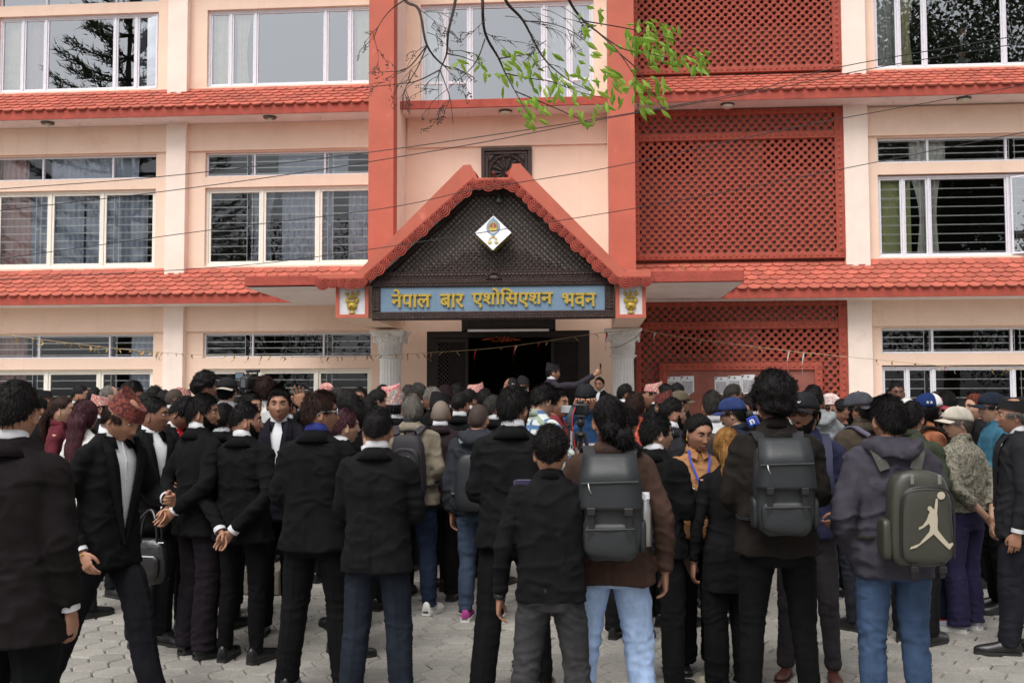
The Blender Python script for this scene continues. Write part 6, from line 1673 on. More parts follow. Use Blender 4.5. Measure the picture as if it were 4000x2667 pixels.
    for s, f in zip((-1, 1), feet):
        so_ = link('shoe', a_, root, mat=Matrix.Translation((f[0], f[1], f[2])) @ Matrix.Rotation(-s*.16, 4, 'Z')); link('sole', b_, so_)
    # cuffs
    if collar == 'white' and tstyle in ('suit', 'coat') and q < 2:
        for i, (S, E, Wr, Th, hp_) in enumerate(A):
            if hand[i]:
                d = (Wr-E)/np.linalg.norm(Wr-E); c = MB(); c.tube(bend([E*.06+Wr*.94, Wr+d*.012]), [.0405, .0395], 14, cap=False); obj('shirt_cuff', c, WHITE, root, True)
    if watch:
        S, E, Wr, Th, hp_ = A[0 if watch < 0 else 1]; d = (Wr-E)/np.linalg.norm(Wr-E); c = MB(); c.tube(bend([Wr-d*.012, Wr+d*.016]), .034, 16); obj('watch', c, watchmat, root, True)
    return root, root_M, A, Hm
watchmat = mat('black_watch', (.012,.012,.012), .3)
_mc = {}
def mat_simple(n, h, r=.7):
    if n not in _mc: _mc[n] = mat(n, srgb(h), r)
    return _mc[n]
def mat_cached(n, hc, sk):
    if n not in _mc: _mc[n] = mat(n, srgb({'grey': '75675c', 'black': '35261f', 'salt': '5d5048', 'brown': '3a2820'}.get(hc, '35261f')), .7, bump=.4, bscale=300)
    return _mc[n]
# ---- special cloths
CREAM = cloth('cream_cap_cloth', srgb('c9beab')); BLKC = cloth('black_cap_fabric', srgb('232327')); NAVYB = cloth('blue_cap_cloth', srgb('2a3f78')); NAVYD = cloth('dark_navy_cap_cloth', srgb('20293a')); SLATE = cloth('slate_cap_cloth', srgb('4c4d58'))
REDC = cloth('red_cap_brim_cloth', srgb('a8223a')); OLIVE = cloth('olive_cap_cloth', srgb('665a44')); WHITEC = cloth('white_hat_cloth', srgb('cfd0cc')); CREAMB = mat('cream_boot_leather', srgb('c9bfa4'), .5)
def node_cloth(name, build):
    m = cloth(name, (.2, .2, .2), var=0); nt = m.node_tree; N = nt.nodes; L = nt.links; tc = N.new('ShaderNodeTexCoord'); out = build(N, L, tc); L.new(out, N['Principled BSDF'].inputs['Base Color']); return m
def ramp2(N, L, fac, a, b, lo, hi):
    mr = N.new('ShaderNodeMapRange'); mr.inputs[1].default_value = lo; mr.inputs[2].default_value = hi; L.new(fac, mr.inputs[0]); mx = N.new('ShaderNodeMix'); mx.data_type = 'RGBA'; L.new(mr.outputs[0], mx.inputs['Factor'])
    for i, c in ((6, a), (7, b)):
        if isinstance(c, tuple): mx.inputs[i].default_value = (*c, 1)
        else: L.new(c, mx.inputs[i])
    return mx.outputs[2]
def b_pattern(N, L, tc):
    v = N.new('ShaderNodeTexVoronoi'); v.inputs['Scale'].default_value = 22; L.new(tc.outputs['Object'], v.inputs['Vector'])
    w = N.new('ShaderNodeTexNoise'); w.inputs['Scale'].default_value = 60; w.inputs['Detail'].default_value = 2; L.new(tc.outputs['Object'], w.inputs['Vector'])
    a = ramp2(N, L, v.outputs['Distance'], srgb('716c5f'), srgb('868274'), .3, .5); return ramp2(N, L, w.outputs['Fac'], srgb('595650'), a, .42, .48)
PATTERN = node_cloth('leaf_print_shirt_cloth', b_pattern)
def b_spot(N, L, tc):
    v = N.new('ShaderNodeTexVoronoi'); v.inputs['Scale'].default_value = 34; v.inputs['Randomness'].default_value = .5; L.new(tc.outputs['Object'], v.inputs['Vector']); return ramp2(N, L, v.outputs['Distance'], srgb('2c1d14'), srgb('a0744f'), .14, .20)
SPOT = node_cloth('spotted_tan_blouse_cloth', b_spot)
def b_plaid(N, L, tc):
    sx = N.new('ShaderNodeSeparateXYZ'); L.new(tc.outputs['Object'], sx.inputs[0]); cur = srgb('c9cdc8')
    for ax, f in (('X', 62), ('Z', 55), ('Y', 62)):
        m1 = N.new('ShaderNodeMath'); m1.operation = 'MULTIPLY'; m1.inputs[1].default_value = f; L.new(sx.outputs[ax], m1.inputs[0]); m2 = N.new('ShaderNodeMath'); m2.operation = 'SINE'; L.new(m1.outputs[0], m2.inputs[0]); cur = ramp2(N, L, m2.outputs[0], cur, srgb('56729a') if ax != 'Y' else srgb('8f9a8c'), .55, .75)
    return cur
PLAID = node_cloth('blue_white_plaid_cloth', b_plaid)
def b_bluew(N, L, tc):
    sx = N.new('ShaderNodeSeparateXYZ'); L.new(tc.outputs['Object'], sx.inputs[0]); return ramp2(N, L, sx.outputs['Z'], srgb('d4d5da'), srgb('34557f'), 1.23, 1.235)
BLUEW = node_cloth('blue_white_panel_shirt_cloth', b_bluew)
REDPR = node_cloth('red_white_print_cloth', lambda N, L, tc: (lambda v: (v.inputs['Scale'].__setattr__('default_value', 40), L.new(tc.outputs['Object'], v.inputs['Vector']), ramp2(N, L, v.outputs['Distance'], srgb('d8cfcf'), srgb('b3202c'), .2, .3))[-1])(N.new('ShaderNodeTexVoronoi')))
def b_truck(N, L, tc):
    sx = N.new('ShaderNodeSeparateXYZ'); L.new(tc.outputs['Object'], sx.inputs[0]); return ramp2(N, L, sx.outputs['Y'], srgb('1d2e5c'), srgb('dcd9dc'), .012, .016)
TRUCK = node_cloth('trucker_cap_cloth', b_truck)
SELFIE = ((.29, .25, 1.42), (.38, .50, 1.57), (0, -.3, 1), 'grip')
# cap emblems (called with the cap object)
def swoosh(o):
    m_ = MB(); P = [(-.020, .098, .078), (-.010, .103, .070), (.010, .1035, .076), (.028, .097, .090)]; m_.tube(smooth_path(P, 4), [.0015, .003, .005, .006, .0062, .006, .0055, .005, .004, .003, .002, .0015, .001], 6); obj('cap_mark', m_, WHITE, o)
def stripes(o):
    m_ = MB()
    for i in range(3): m_.tube([(-.014+.012*i, .103-.003*i, .058), (-.020+.012*i, .094, .072+.010*i)], .0035, 5)
    obj('cap_mark', m_, M['black'], o)
def patch(o):
    m_ = MB()
    for r in (.012, .008, .004): m_.tube([(.02-r*math.cos(a), .100, .068+r*math.sin(a)) for a in np.linspace(0, math.pi/2, 7)], .0016, 5)
    obj('cap_mark', m_, WHITE, o)
def script(o):
    V, F = text_mesh('Elle', .02); mn, mx = V.min(0), V.max(0); V = (V-mn)/(mx-mn)
    a = -(V[:, 0]-.5)*1.15; r = .1045-.012*V[:, 1]; W = np.column_stack([-.0*a+np.sin(-a)*.088*1.0*-1, np.cos(a)*r+.004+V[:, 2]*.002, .058+V[:, 1]*.042]); W[:, 0] = -np.sin(a)*.088*-1
    W[:, 0] *= -1 if False else 1
    link('cap_lettering', mesh_of('cap_lettering', W, F, None, [mat_simple('maroon_thread', '7d2440')]), o)
    for k in range(2):
        m_ = MB(); c = np.array([.0915-.004*k*0, -.030-.03*k, .062]); P = [c+np.array([0, (.013 if i % 2 == 0 else .0055)*math.sin(i*math.pi/5), (.013 if i % 2 == 0 else .0055)*math.cos(i*math.pi/5)]) for i in range(10)]
        m_.add(P+[p+np.array([-.006, 0, 0]) for p in P], [tuple(range(10)), tuple(range(19, 9, -1))]); obj('white_star', m_, WHITE, o)
EMB = dict(swoosh=swoosh, stripes=stripes, patch=patch, script=script)
_person = person
def person(*a, **k):
    h = k.get('hat')
    if h and h[0] == 'cap' and len(h) > 5: k['hat'] = (*h[:5], EMB[h[5]])
    for i, s in enumerate(k.get('arms', ())): pass
    return _person(*a, **k)
# ------------------------------------------------------------------ everyone in the crowd (world positions in metres)
PP = []
PP.append(person(-2.410, -14.473, 1.805, 4, 'person in a long dark brown suit jacket seen from behind at the far left edge', q=0, top=('coat', 2), legs=('suit', '101314'), hem=0.72, girth=1.12, hy=-12, hair='fade', arms=('down', 'down'), skin_='mid'))
PP.append(person(-2.763, -12.946, 1.772, 112, 'person in rust red topi striding right, head bowed, white shirt under black suit', q=0, hat=('topi', 'darkred', -8), hp=30, hy=-8, vneck=(0.9, 0.1), step=(0.3, -0.34), stance=0.09, arms=(((0.27, 0.06, 1.15), (0.17, 0.27, 1.14), (0, 0, 1), 'grip'), ((0.26, -0.06, 1.13), (0.255, 0.1, 0.9), (0, 1, 0), 'relaxed')), legs=('suit', '15141b'), haircol='brown', lean=4, hem=0.78, smile=0))
PP.append(person(-2.677, -11.786, 1.757, 38, 'person with short goatee smiling to the right, plum trousers, hands behind the back', q=0, hy=42, beard=0.35, smile=1, arms=('behind', 'behind'), legs=('wide', '1e181f'), shoes=('sneaker', None, None)))
PP.append(person(-2.325, -11.909, 1.699, 12, 'person with thick black beard, hands clasped behind a black suit, laced shoes', q=0, hy=55, beard=1, arms=('behind_low', 'behind_low'), hair='fade', legs=('slim', '0f0f11'), stance=0.12))
PP.append(person(-1.627, -12.607, 1.772, 6, 'person in wraparound sunglasses and blue collar, black suit, seen from behind', q=0, hy=58, glass='white', collar='2f3f9c', haircol='brown', arms=('front', 'front'), legs=('suit', '0f0f11'), stance=0.17, smile=1, hem=0.82, girth=1.04, hair='short'))
PP.append(person(-1.192, -12.925, 1.676, 0, 'person with fading cropped hair, black suit jacket over navy trousers, arms folded', q=0, hair='fade', arms=('cross', 'cross'), legs=('suit', '1d2430'), hem=0.8, stance=0.15, end=1.0, hand=(0, 0), top=('suit', 1)))
PP.append(person(-0.451, -12.567, 1.797, 4, 'tall bearded person in spectacles and black suit, seen from behind right of the centre doorway', q=0, hy=28, beard=1, glass='thin', arms=('hold', 'hold'), legs=('suit', '0f0f11'), step=(-0.18, 0.05), stance=0.15, top=('suit', 1), hem=0.84, girth=1.05, hair='short', shoes=('dress', MAROON, None)))
PP.append(person(-0.190, -13.600, 1.577, 0, 'short person in plain black overshirt and grey jeans with a wristwatch, seen from behind', q=0, top=('shirt', '151416'), legs=('jeans', '3c3b3e'), hem=0.84, hair='tuft', arms=(((0.252, -0.04, 1.12), (0.275, 0.02, 0.86), (0, 1, 0), 'relaxed'), ((0.26, 0.05, 1.14), (0.05, 0.24, 1.22), (0, 0, 1), 'grip')), collar='shirt', watch=-1, girth=1.0, stance=0.17, hand=(1, 1)))
PP.append(person(0.108, -13.326, 1.738, 2, 'person with a low curly hair knot, brown blazer and pale blue jeans, seen from behind', q=0, top=('suit', '4d342a'), legs=('jeans', '9fc2f4'), hair='bun', haircol='black', hy=-12, hem=0.8, stance=0.17, arms=(((0.235, 0.0, 1.13), (0.15, 0.22, 1.05), (0, 0, 1), 'relaxed'), ((0.262, -0.05, 1.12), (0.27, 0.02, 0.86), (0, 1, 0), 'relaxed')), collar='4d342a', girth=1.05, hairkw={'bun': [(0.045, -0.095, -0.075, 0.058), (0.085, -0.085, -0.125, 0.045), (-0.01, -0.09, -0.03, 0.05)]}, stubble=0))
PP.append(person(1.012, -12.956, 1.837, 2, 'person with a big curly black afro in dark olive overshirt and black jeans', q=0, top=('shirt', '221d1a'), legs=('slim', '0f0f10'), hair='curly', hy=-15, hem=0.845, girth=1.1, stance=0.15, arms=(((0.235, 0.0, 1.12), (0.12, 0.2, 1.06), (0, 0, 1), 'relaxed'), 'hold'), collar='shirt', skin_='dark'))
PP.append(person(1.590, -13.062, 1.737, 0, 'person in purple grey hoodie and blue jeans seen from behind', q=0, top=('hoodie', '46424f'), legs=('jeans', '38547a'), hood=True, hem=0.8, hy=-16, stance=0.12, arms=('pocket', 'front'), hand=(0, 0), shoes=('sneaker', GREYK, SOLEW), collar=None, hair='short', girth=1.04))
PP.append(person(2.943, -11.353, 1.721, -72, 'older person in black topi and charcoal jacket cut by the right edge, facing left', q=0, hat=('topi', 'black', 6), haircol='grey', skin_='mid', top=('suit', '2a2a2e'), legs=('suit', '22222b'), arms=('down', 'down'), vneck=(0.98, 0.06), step=(0.1, -0.14), hem=0.78, girth=1.06))
PP.append(person(2.792, -10.713, 1.646, -40, 'stout person in cream cap and patterned grey shirt, hands behind purple trousers', q=0, hat=('cap', CREAM, CREAM, 1), glass='thick', haircol='grey', skin_='light', top=('shirt', PATTERN), legs=('wide', '2f2b50'), hy=-48, arms=(((0.255, -0.12, 1.13), (0.04, -0.22, 0.9), (0, -0.3, 1), 'relaxed'), ((0.255, -0.12, 1.13), (0.02, -0.23, 0.86), (0, -0.3, 1), 'relaxed')), end=0.42, hem=0.93, girth=1.16, shoes=('sneaker', GREYK, SOLEW), collar='shirt'))
PP.append(person(1.357, -12.077, 1.754, 195, 'bearded person with round spectacles and black cap grinning toward the camera', q=0, hat=('cap', BLKC, BLKC, 1, 0, 'swoosh'), glass='thick', beard=0.6, smile=1, skin_='tan', top=('shirt', '2e3052'), legs=('slim', '3a363b'), hy=18, arms=(((0.29, 0.0, 1.13), (0.2, 0.2, 1.02), (0, 0, 1), 'grip'), 'front'), collar='shirt', shoes=('flat', CLOG, CLOG), stance=0.14, hem=0.86))
PP.append(person(0.399, -12.351, 1.627, 30, 'person in round gold spectacles and black suit just right of the brown blazer', q=0, hy=38, glass='thin', arms=('front', 'hold'), legs=('suit', '141415'), stance=0.15, haircol='black', stubble=1, hem=0.83, skin_='light', step=(0.05, -0.06)))
PP.append(person(0.697, -11.927, 1.624, 172, 'woman in spotted tan blouse with gold earrings and blue lanyard looking down, smiling', q=0, sex='f', top=('female', SPOT), legs=('wide', '111112'), hair='bun', hp=14, hy=-14, smile=1, earring=1, arms=('front', 'down'), shoes=('flat', None, None), collar='shirt', hem=0.9, hairkw={'bun': [(0, -0.12, -0.04, 0.045)]}, skin_='mid'))
PP.append(person(0.834, -12.368, 1.543, -14, 'woman with highlighted long hair in a claw clip and long black coat, seen from behind', q=0, sex='f', top=('female', 1), hem=0.66, legs=('wide', '111112'), hair='long', haircol='blond', arms=('down', 'front'), collar=None, shoes=('boot', CREAMB, CREAMB), hairkw={'mane': [(0, -0.03, 0.02), (0, -0.08, -0.04), (0.01, -0.09, -0.13), (0.03, -0.1, -0.22), (0.05, -0.1, -0.3)]}))
PP.append(person(-3.117, -11.569, 1.739, 128, 'cropped haired person in open black suit looking right, behind the rust topi wearer', q=1, hy=-42, vneck=(1.08, 0.075), skin_='tan', arms=('down', 'front'), hair='fade'))
PP.append(person(-3.141, -11.119, 1.768, 125, 'person with glossy fringe looking down behind the man in the open black suit', q=1, hp=32, hy=-30, top=('suit', 1), skin_='tan', vneck=(1.1, 0.05), collarcol=REDPR))
PP.append(person(-2.820, -10.994, 1.696, 8, 'person in black suit seen from behind, squeezed between the goatee and the thick beard', q=1, hy=10))
PP.append(person(-2.322, -11.156, 1.815, 172, 'tall person in black suit smiling at the camera with one hand raised in greeting', q=1, smile=1, vneck=(1.1, 0.06), arms=(((0.26, 0.16, 1.34), (0.2, 0.2, 1.58), (-1, 0, 0), 'open'), ((0.22, 0.06, 1.14), (0.02, 0.22, 1.16), (0, 0, 1), 'relaxed')), hy=-6, legs=('suit', '0f0f11'), skin_='mid', hair='short', top=('suit', '1c1a24')))
PP.append(person(-2.815, -10.392, 1.786, 150, 'person in thin spectacles behind the bearded man, forehead and eyes showing', q=1, glass='thin', hy=-30, vneck=(1.1, 0.05)))
PP.append(person(-1.691, -11.710, 1.657, 60, 'person with plum tinted hair holding a black phone to the ear', q=1, haircol='plum', hy=0, arms=('down', 'phone_ear'), top=('suit', 0), skin_='light'))
PP.append(person(-1.846, -10.919, 1.786, -35, 'person with long wavy black hair and sunglasses pushed up, black suit', q=1, hair='long', hy=-25, top=('suit', 0), hairkw={'mane': [(0, -0.03, 0.02), (0.02, -0.085, -0.03), (0.05, -0.1, -0.1), (0.06, -0.11, -0.17)]}, stubble=1))
PP.append(person(-1.448, -10.387, 1.757, 8, 'grey bearded person in khaki jacket and dark blue jeans, seen from behind', q=1, haircol='grey', hair='short', beard=0.7, hy=-30, top=('suit', '8d8068'), legs=('jeans', '1d2a44'), shoes=('sneaker', WHITEL, SOLEW), arms=('hip', 'front'), collar='3d3d40', hem=0.86, stance=0.15, girth=1.08, skin_='tan'))
PP.append(person(-1.290, -9.874, 1.712, 0, 'person with cropped grey hair and dark maroon suit seen from behind', q=1, hair='buzz', haircol='grey', top=('suit', '2b1f22'), legs=('suit', '151515'), skin_='tan', shoes=('sneaker', None, None)))
PP.append(person(-0.875, -10.644, 1.688, 12, 'person with shaved head in slate rain jacket with the hood down', q=1, hair='buzz', haircol='black', top=('hoodie', '30343c'), hood=True, legs=('jeans', '3a4c66'), skin_='mid', arms=('down', 'hip'), hand=(1, 0), collar=None, shoes=('sneaker', MAG, SOLEW)))
PP.append(person(-0.415, -10.308, 1.850, 42, 'person with tousled hair in blue and white plaid shirt, head bowed', q=1, hair='wavy', top=('shirt', PLAID), hp=28, hy=10, skin_='light', arms=('front', 'hold'), legs=('jeans', '2c3446')))
PP.append(person(-0.283, -9.846, 1.807, 95, 'smiling person in crimson shirt facing right beside the plaid shirt', q=1, smile=1, top=('shirt', '8e2634'), skin_='mid', hy=25, stubble=2, legs=('jeans', '22242c')))
PP.append(person(-0.031, -9.376, 1.860, 180, 'person in black cap, face mask and blue shirt bent over the camera on the tripod', q=1, hat=('cap', BLKC, BLKC, 1, 0, 'stripes'), hp=18, mask=1, top=('shirt', BLUEW), arms=('cam', 'cam'), legs=('jeans', '1e2a44')))
PP.append(person(0.394, -9.844, 1.774, 0, 'person in bright orange shirt seen from behind with bushy hair', q=1, hair='short', top=('shirt', 'd4481f'), haircol='brown', legs=('jeans', '22242c')))
PP.append(person(0.261, -11.158, 1.648, 25, 'person with wavy black hair in black shirt beside the tripod', q=1, hair='wavy', top=('shirt', '1c1c20'), hy=10))
PP.append(person(0.631, -10.729, 1.726, 30, 'bearded person with high fade in charcoal suit, turned right beside the tan blouse', q=1, hair='fade', beard=0.9, top=('suit', '2b2a2f'), hy=45))
PP.append(person(1.040, -9.995, 1.783, 0, 'person in white shirt with greying hair seen from behind', q=1, top=('shirt', 'd9dade'), haircol='salt', legs=('jeans', '22242c'), girth=1.05))
PP.append(person(1.164, -10.487, 1.730, -68, 'person in blue cap and dark navy shirt looking down to the left', q=1, hat=('cap', NAVYB, NAVYB, 1, 0, 'patch'), top=('shirt', '1f2735'), hp=10, stubble=2, skin_='light', arms=('front', 'hold')))
PP.append(person(1.954, -9.624, 1.830, -10, 'person in pale grey hooded sweatshirt with faded haircut seen from behind', q=1, hair='fade', top=('hoodie', '8f9497'), hood=True, collar=None, skin_='tan', hy=15))
PP.append(person(2.328, -8.693, 1.738, 205, 'person in pale pink topi and dark spectacles with grey coat facing the camera', q=1, hat=('topi', 'white'), glass='sun', top=('suit', '3d3d40'), vneck=(1.1, 0.05), skin_='mid', hy=-10))
PP.append(person(2.270, -9.399, 1.711, -70, 'person in black with tied back hair and spectacles in profile, facing left', q=1, hair='pony', glass='thick', top=('suit', 0), skin_='tan', arms=('cross', 'cross'), collar=None))
PP.append(person(2.055, -10.719, 1.765, -30, 'person in backward grey cap and olive brown jacket holding a camera', q=1, hat=('cap', SLATE, SLATE, -1), top=('suit', '4a3e2f'), hy=-25, arms=('hold', 'hold'), beard=0.4, collar='4a3e2f', legs=('jeans', '22242c'), girth=1.08))
PP.append(person(2.670, -10.371, 1.754, 82, 'bearded person in red white and blue trucker cap and orange overshirt', q=1, hat=('cap', TRUCK, REDC, 1, 0, 'script'), beard=1, hair='long', top=('shirt', 'b5622a'), hairkw={'mane': [(0, -0.02, 0.02), (0, -0.075, -0.03), (0, -0.085, -0.08), (0, -0.09, -0.13)]}, legs=('jeans', '23324e'), shoes=('sneaker', REDW, SOLEW), hy=-5, arms=('hold', 'hold'), stance=0.16))
PP.append(person(2.317, -11.100, 1.698, 40, 'person in olive green shirt, mostly hidden behind the grey hoodie', q=1, top=('shirt', '3f4733'), arms=('down', 'hold'), hair='short'))
PP.append(person(3.218, -9.226, 1.779, 10, 'person with thick black hair and white collar in black, seen from behind on the right', q=1, top=('suit', 0)))
PP.append(person(3.363, -8.513, 1.773, 60, 'person in sunglasses half hidden behind the black haired person on the right', q=2, glass='sun', haircol='brown', top=('suit', 0), showface=True))
PP.append(person(3.605, -8.895, 1.754, -95, 'woman with reddish brown hair and black top, smiling to the left', q=1, sex='f', haircol='red', hair='bun', top=('female', '1b1b1f'), smile=1, earring=1, skin_='light', collar=None, girth=1.12, hy=-10))
PP.append(person(3.318, -10.020, 1.760, -88, 'youth in navy cap and teal sweater with arms crossed, facing left', q=1, hat=('cap', NAVYD, NAVYD, 1), top=('shirt', '1f6d8a'), arms=('cross', 'cross'), skin_='light', hy=5, legs=('jeans', '141418'), shoes=('sneaker', None, None), collar=None))
PP.append(person(-4.748, -9.839, 1.755, 74, 'woman in burgundy polo with a brown ponytail and spectacles, in profile', q=1, sex='f', hair='pony', haircol='brown', glass='thin', top=('female', '6b1a2b'), earring=1, skin_='light', smile=1, legs=('female', '1b1b20'), hairkw={'mane': [(0, -0.09, -0.0), (-0.0, -0.13, -0.04), (0, -0.15, -0.1), (0, -0.155, -0.2), (0, -0.14, -0.32)]}))
PP.append(person(-4.079, -10.690, 1.719, 20, 'woman with long dark auburn hair and white blouse, back to the camera', q=1, sex='f', hair='long', haircol='plum', top=('female', 'd8d5d0'), legs=('female', '1b1b20'), collar=None))
PP.append(person(-3.703, -10.360, 1.787, -20, 'woman with very long straight black hair, behind the rust red topi', q=1, sex='f', hair='long', top=('female', '17171b'), collar=None, legs=('female', '1b1b20')))
PP.append(person(-4.901, -9.249, 1.735, 105, 'boyish person looking down beside the burgundy polo', q=1, hp=20, top=('suit', 0), skin_='tan'))
PP.append(person(-4.163, -9.794, 1.900, 105, 'tall short haired person in profile looking down right, above the rust red topi', q=1, hp=18, hy=-10, stubble=1, top=('shirt', '33303a'), hair='fade', skin_='tan'))
PP.append(person(-3.692, -9.156, 1.742, 35, 'person with curly black mop and white t-shirt, higher than the crowd on the left', q=1, hair='curly', top=('shirt', 'dcdce0'), z0=0.22, collar=None, hy=20, skin_='tan'))
PP.append(person(-3.311, -9.578, 1.702, 5, 'person in backward dark cap and shiny silver shirt beside the video camera', q=1, hat=('cap', BLKC, CREAM, -1), top=('shirt', 'a9a7a8'), z0=0.22, collar=None, hair='short'))
PP.append(person(-3.049, -9.307, 1.702, -20, 'person with brown wavy hair and white shirt working the video camera', q=1, hair='wavy', haircol='brown', top=('shirt', 'd8d8d4'), z0=0.22, arms=('cam', 'hold'), collar=None, skin_='light'))
PP.append(person(-7.408, -6.032, 1.900, 40, 'pale pink topi poking up at the far left, wearer hidden', q=2, hat=('topi', 'white'), skin_='mid'))
PP.append(person(-6.780, -6.585, 1.837, 85, 'older person in black topi in profile at the left', q=2, hat=('topi', 'black'), haircol='grey', showface=True, skin_='tan'))
PP.append(person(-5.621, -8.702, 1.752, 30, 'person in black suit between the black topi and the far left suit', q=2, skin_='mid'))
PP.append(person(-6.417, -6.356, 1.893, 80, 'person with spiky fade in profile in front of the left windows', q=2, hair='fade', skin_='mid', showface=True))
PP.append(person(-6.032, -6.728, 1.863, 0, 'person with round dark hair seen from behind, left of the bald patch', q=2))
PP.append(person(-5.477, -7.488, 1.882, 60, 'balding person whose bare crown shows over the rust red topi', q=2, hair='bald', haircol='grey', skin_='light'))
PP.append(person(-5.079, -8.460, 1.753, 60, 'person in purple patterned topi peeping out above the rust red one', q=2, hat=('topi', 'pink')))
PP.append(person(-5.564, -6.090, 1.872, 10, 'person with tousled hair in the back row left of the pillar', q=2, hair='wavy'))
PP.append(person(-5.181, -6.663, 1.829, -10, 'person with short black hair directly below the left pillar', q=2))
PP.append(person(-4.815, -7.236, 1.848, 50, 'person with thinning cropped hair below the left pillar', q=2, hair='buzz', skin_='tan'))
PP.append(person(-5.201, -6.062, 1.841, 20, 'person in silver and pink topi right of the left pillar', q=2, hat=('topi', 'pink')))
PP.append(person(-4.275, -8.198, 1.758, 60, 'woman with dark hair and spectacles peeping beside the goatee', q=2, hair='long', sex='f', glass='thick', showface=True, skin_='light'))
PP.append(person(-4.383, -7.002, 1.778, 0, 'person with flat black hair below the silver shirt', q=2))
PP.append(person(-3.570, -6.238, 1.886, -90, 'person in black holding a small camcorder in front of the left window', q=2, skin_='tan', showface=True, arms=('cam', 'cam')))
PP.append(person(-3.464, -5.528, 1.900, 176, 'older person in tall pink topi and spectacles facing the camera by the left window', q=2, hat=('topi', 'pink'), glass='thin', haircol='grey', showface=True, skin_='mid', vneck=(1.1, 0.05)))
PP.append(person(-2.486, -8.762, 1.835, -10, 'person with greying black hair seen from behind, over the sunglasses', q=2, haircol='salt'))
PP.append(person(-2.473, -9.162, 1.777, 20, 'person with curly black hair just above the sunglasses', q=2, hair='wavy'))
PP.append(person(-2.787, -6.478, 1.859, 182, 'person in dark rimmed spectacles facing the camera between two dark heads', q=2, glass='thick', showface=True, skin_='tan'))
PP.append(person(-2.728, -5.471, 1.900, 140, 'person in the back row beneath the left column looking right', q=2, showface=True, skin_='tan'))
PP.append(person(-2.059, -8.930, 1.819, 40, 'person with thick straight hair and spectacles behind the cropped head', q=2, glass='thick', hy=30, hair='short'))
PP.append(person(-1.849, -10.268, 1.726, 0, 'person with curly hair lower than the neighbours, left of the crimson topi', q=2, hair='wavy'))
PP.append(person(-2.093, -8.030, 1.856, -100, 'stout person in crimson patterned topi facing left, below the left column', q=2, hat=('topi', 'red'), showface=True, skin_='light'))
PP.append(person(-1.729, -9.657, 1.776, 0, 'person in rainbow patterned topi and black suit seen from behind', q=2, hat=('topi', 'multi'), skin_='tan'))
PP.append(person(-2.202, -6.433, 1.887, 10, 'person with brush cut in the back row just right of the left column', q=2, hair='fade', haircol='salt'))
PP.append(person(-1.955, -7.116, 1.900, -60, 'tall person with neat grey black hair left of the dark doorway', q=2, haircol='salt', skin_='mid'))
PP.append(person(-1.957, -6.515, 1.826, 20, 'person in faded pink topi behind the grey hair', q=2, hat=('topi', 'white')))
PP.append(person(-1.634, -8.095, 1.846, -70, 'person with grey hair and sunglasses in profile before the doorway', q=2, haircol='grey', glass='sun', showface=True, skin_='tan'))
PP.append(person(-1.376, -9.379, 1.764, 30, 'person in black topi before the doorway, lower than the maroon one', q=2, hat=('topi', 'black')))
PP.append(person(-1.626, -7.292, 1.848, 0, 'person in dark maroon topi before the doorway', q=2, hat=('topi', 'maroon')))
PP.append(person(-1.714, -5.995, 1.804, 0, 'person with curly hair at the foot of the dark doorway', q=2, hair='curly'))
PP.append(person(-1.260, -8.768, 1.782, 15, 'person with neat black hair and white collar before the doorway', q=2, hair='fade'))
PP.append(person(-1.770, -5.197, 1.896, 0, 'person with tufted hair deepest in the dark doorway', q=2, hair='wavy'))
PP.append(person(-1.408, -6.874, 1.830, 30, 'person with short dark hair left of the big pink topi', q=2))
PP.append(person(-1.468, -5.575, 1.900, -75, 'stout person in bright pink diamond patterned topi facing left in the doorway', q=2, hat=('topi', 'pink'), showface=True, skin_='mid', girth=1.1))
PP.append(person(-1.287, -6.263, 1.817, 0, 'person with curly hair directly right of the bright pink topi', q=2, hair='wavy'))
PP.append(person(-0.906, -9.142, 1.752, 20, 'person with pale blue mask and grey black hair behind the big bearded man', q=2, mask=1, haircol='salt', hy=25))
PP.append(person(-1.074, -4.541, 1.859, -80, 'bald person in profile in front of the dark doorway', q=2, hair='bald', showface=True, skin_='tan', z0=0.15))
PP.append(person(-0.960, -4.131, 1.843, 20, 'person in tilted black topi directly behind the bald head', q=2, hat=('topi', 'black', -14), z0=0.15))
PP.append(person(-0.558, -3.248, 1.777, 58, 'person in black topi on the steps holding a phone up high at arm length', q=2, hat=('topi', 'black'), arms=('down', SELFIE), hy=15, top=('suit', '362f3a'), z0=0.45, showface=True, skin_='mid'))
PP.append(person(0.174, -2.540, 1.592, 200, 'person in spectacles and black suit behind the raised arm by the right column', q=2, glass='thick', showface=True, skin_='mid', vneck=(1.1, 0.05), z0=0.45))
PP.append(person(0.472, -5.225, 1.899, 70, 'person with neat moustache in front of the right column', q=2, showface=True, skin_='tan', stubble=2))
PP.append(person(0.742, -5.705, 1.825, 200, 'person in the gloom at the left edge of the red screen', q=2, showface=True, skin_='tan'))
PP.append(person(0.784, -6.505, 1.889, -80, 'person in dusty pink topi turned left against the red screen', q=2, hat=('topi', 'pink'), showface=True, skin_='mid'))
PP.append(person(0.874, -7.200, 1.874, -75, 'pale person with receding hair in profile against the notice board', q=2, hair='short', showface=True, skin_='light'))
PP.append(person(0.720, -8.816, 1.773, -30, 'person in mottled rust topi below the pale profile', q=2, hat=('topi', 'darkred')))
PP.append(person(0.921, -8.099, 1.791, 70, 'person in olive cap turned right in front of the notices', q=2, hat=('cap', OLIVE, OLIVE, 1)))
PP.append(person(1.082, -5.980, 1.899, 60, 'person with black hair in front of the torn notice', q=2))
PP.append(person(1.679, -6.636, 1.878, 80, 'person in sunglasses and black suit standing by the white notices', q=2, glass='sun', haircol='salt', showface=True, skin_='tan'))
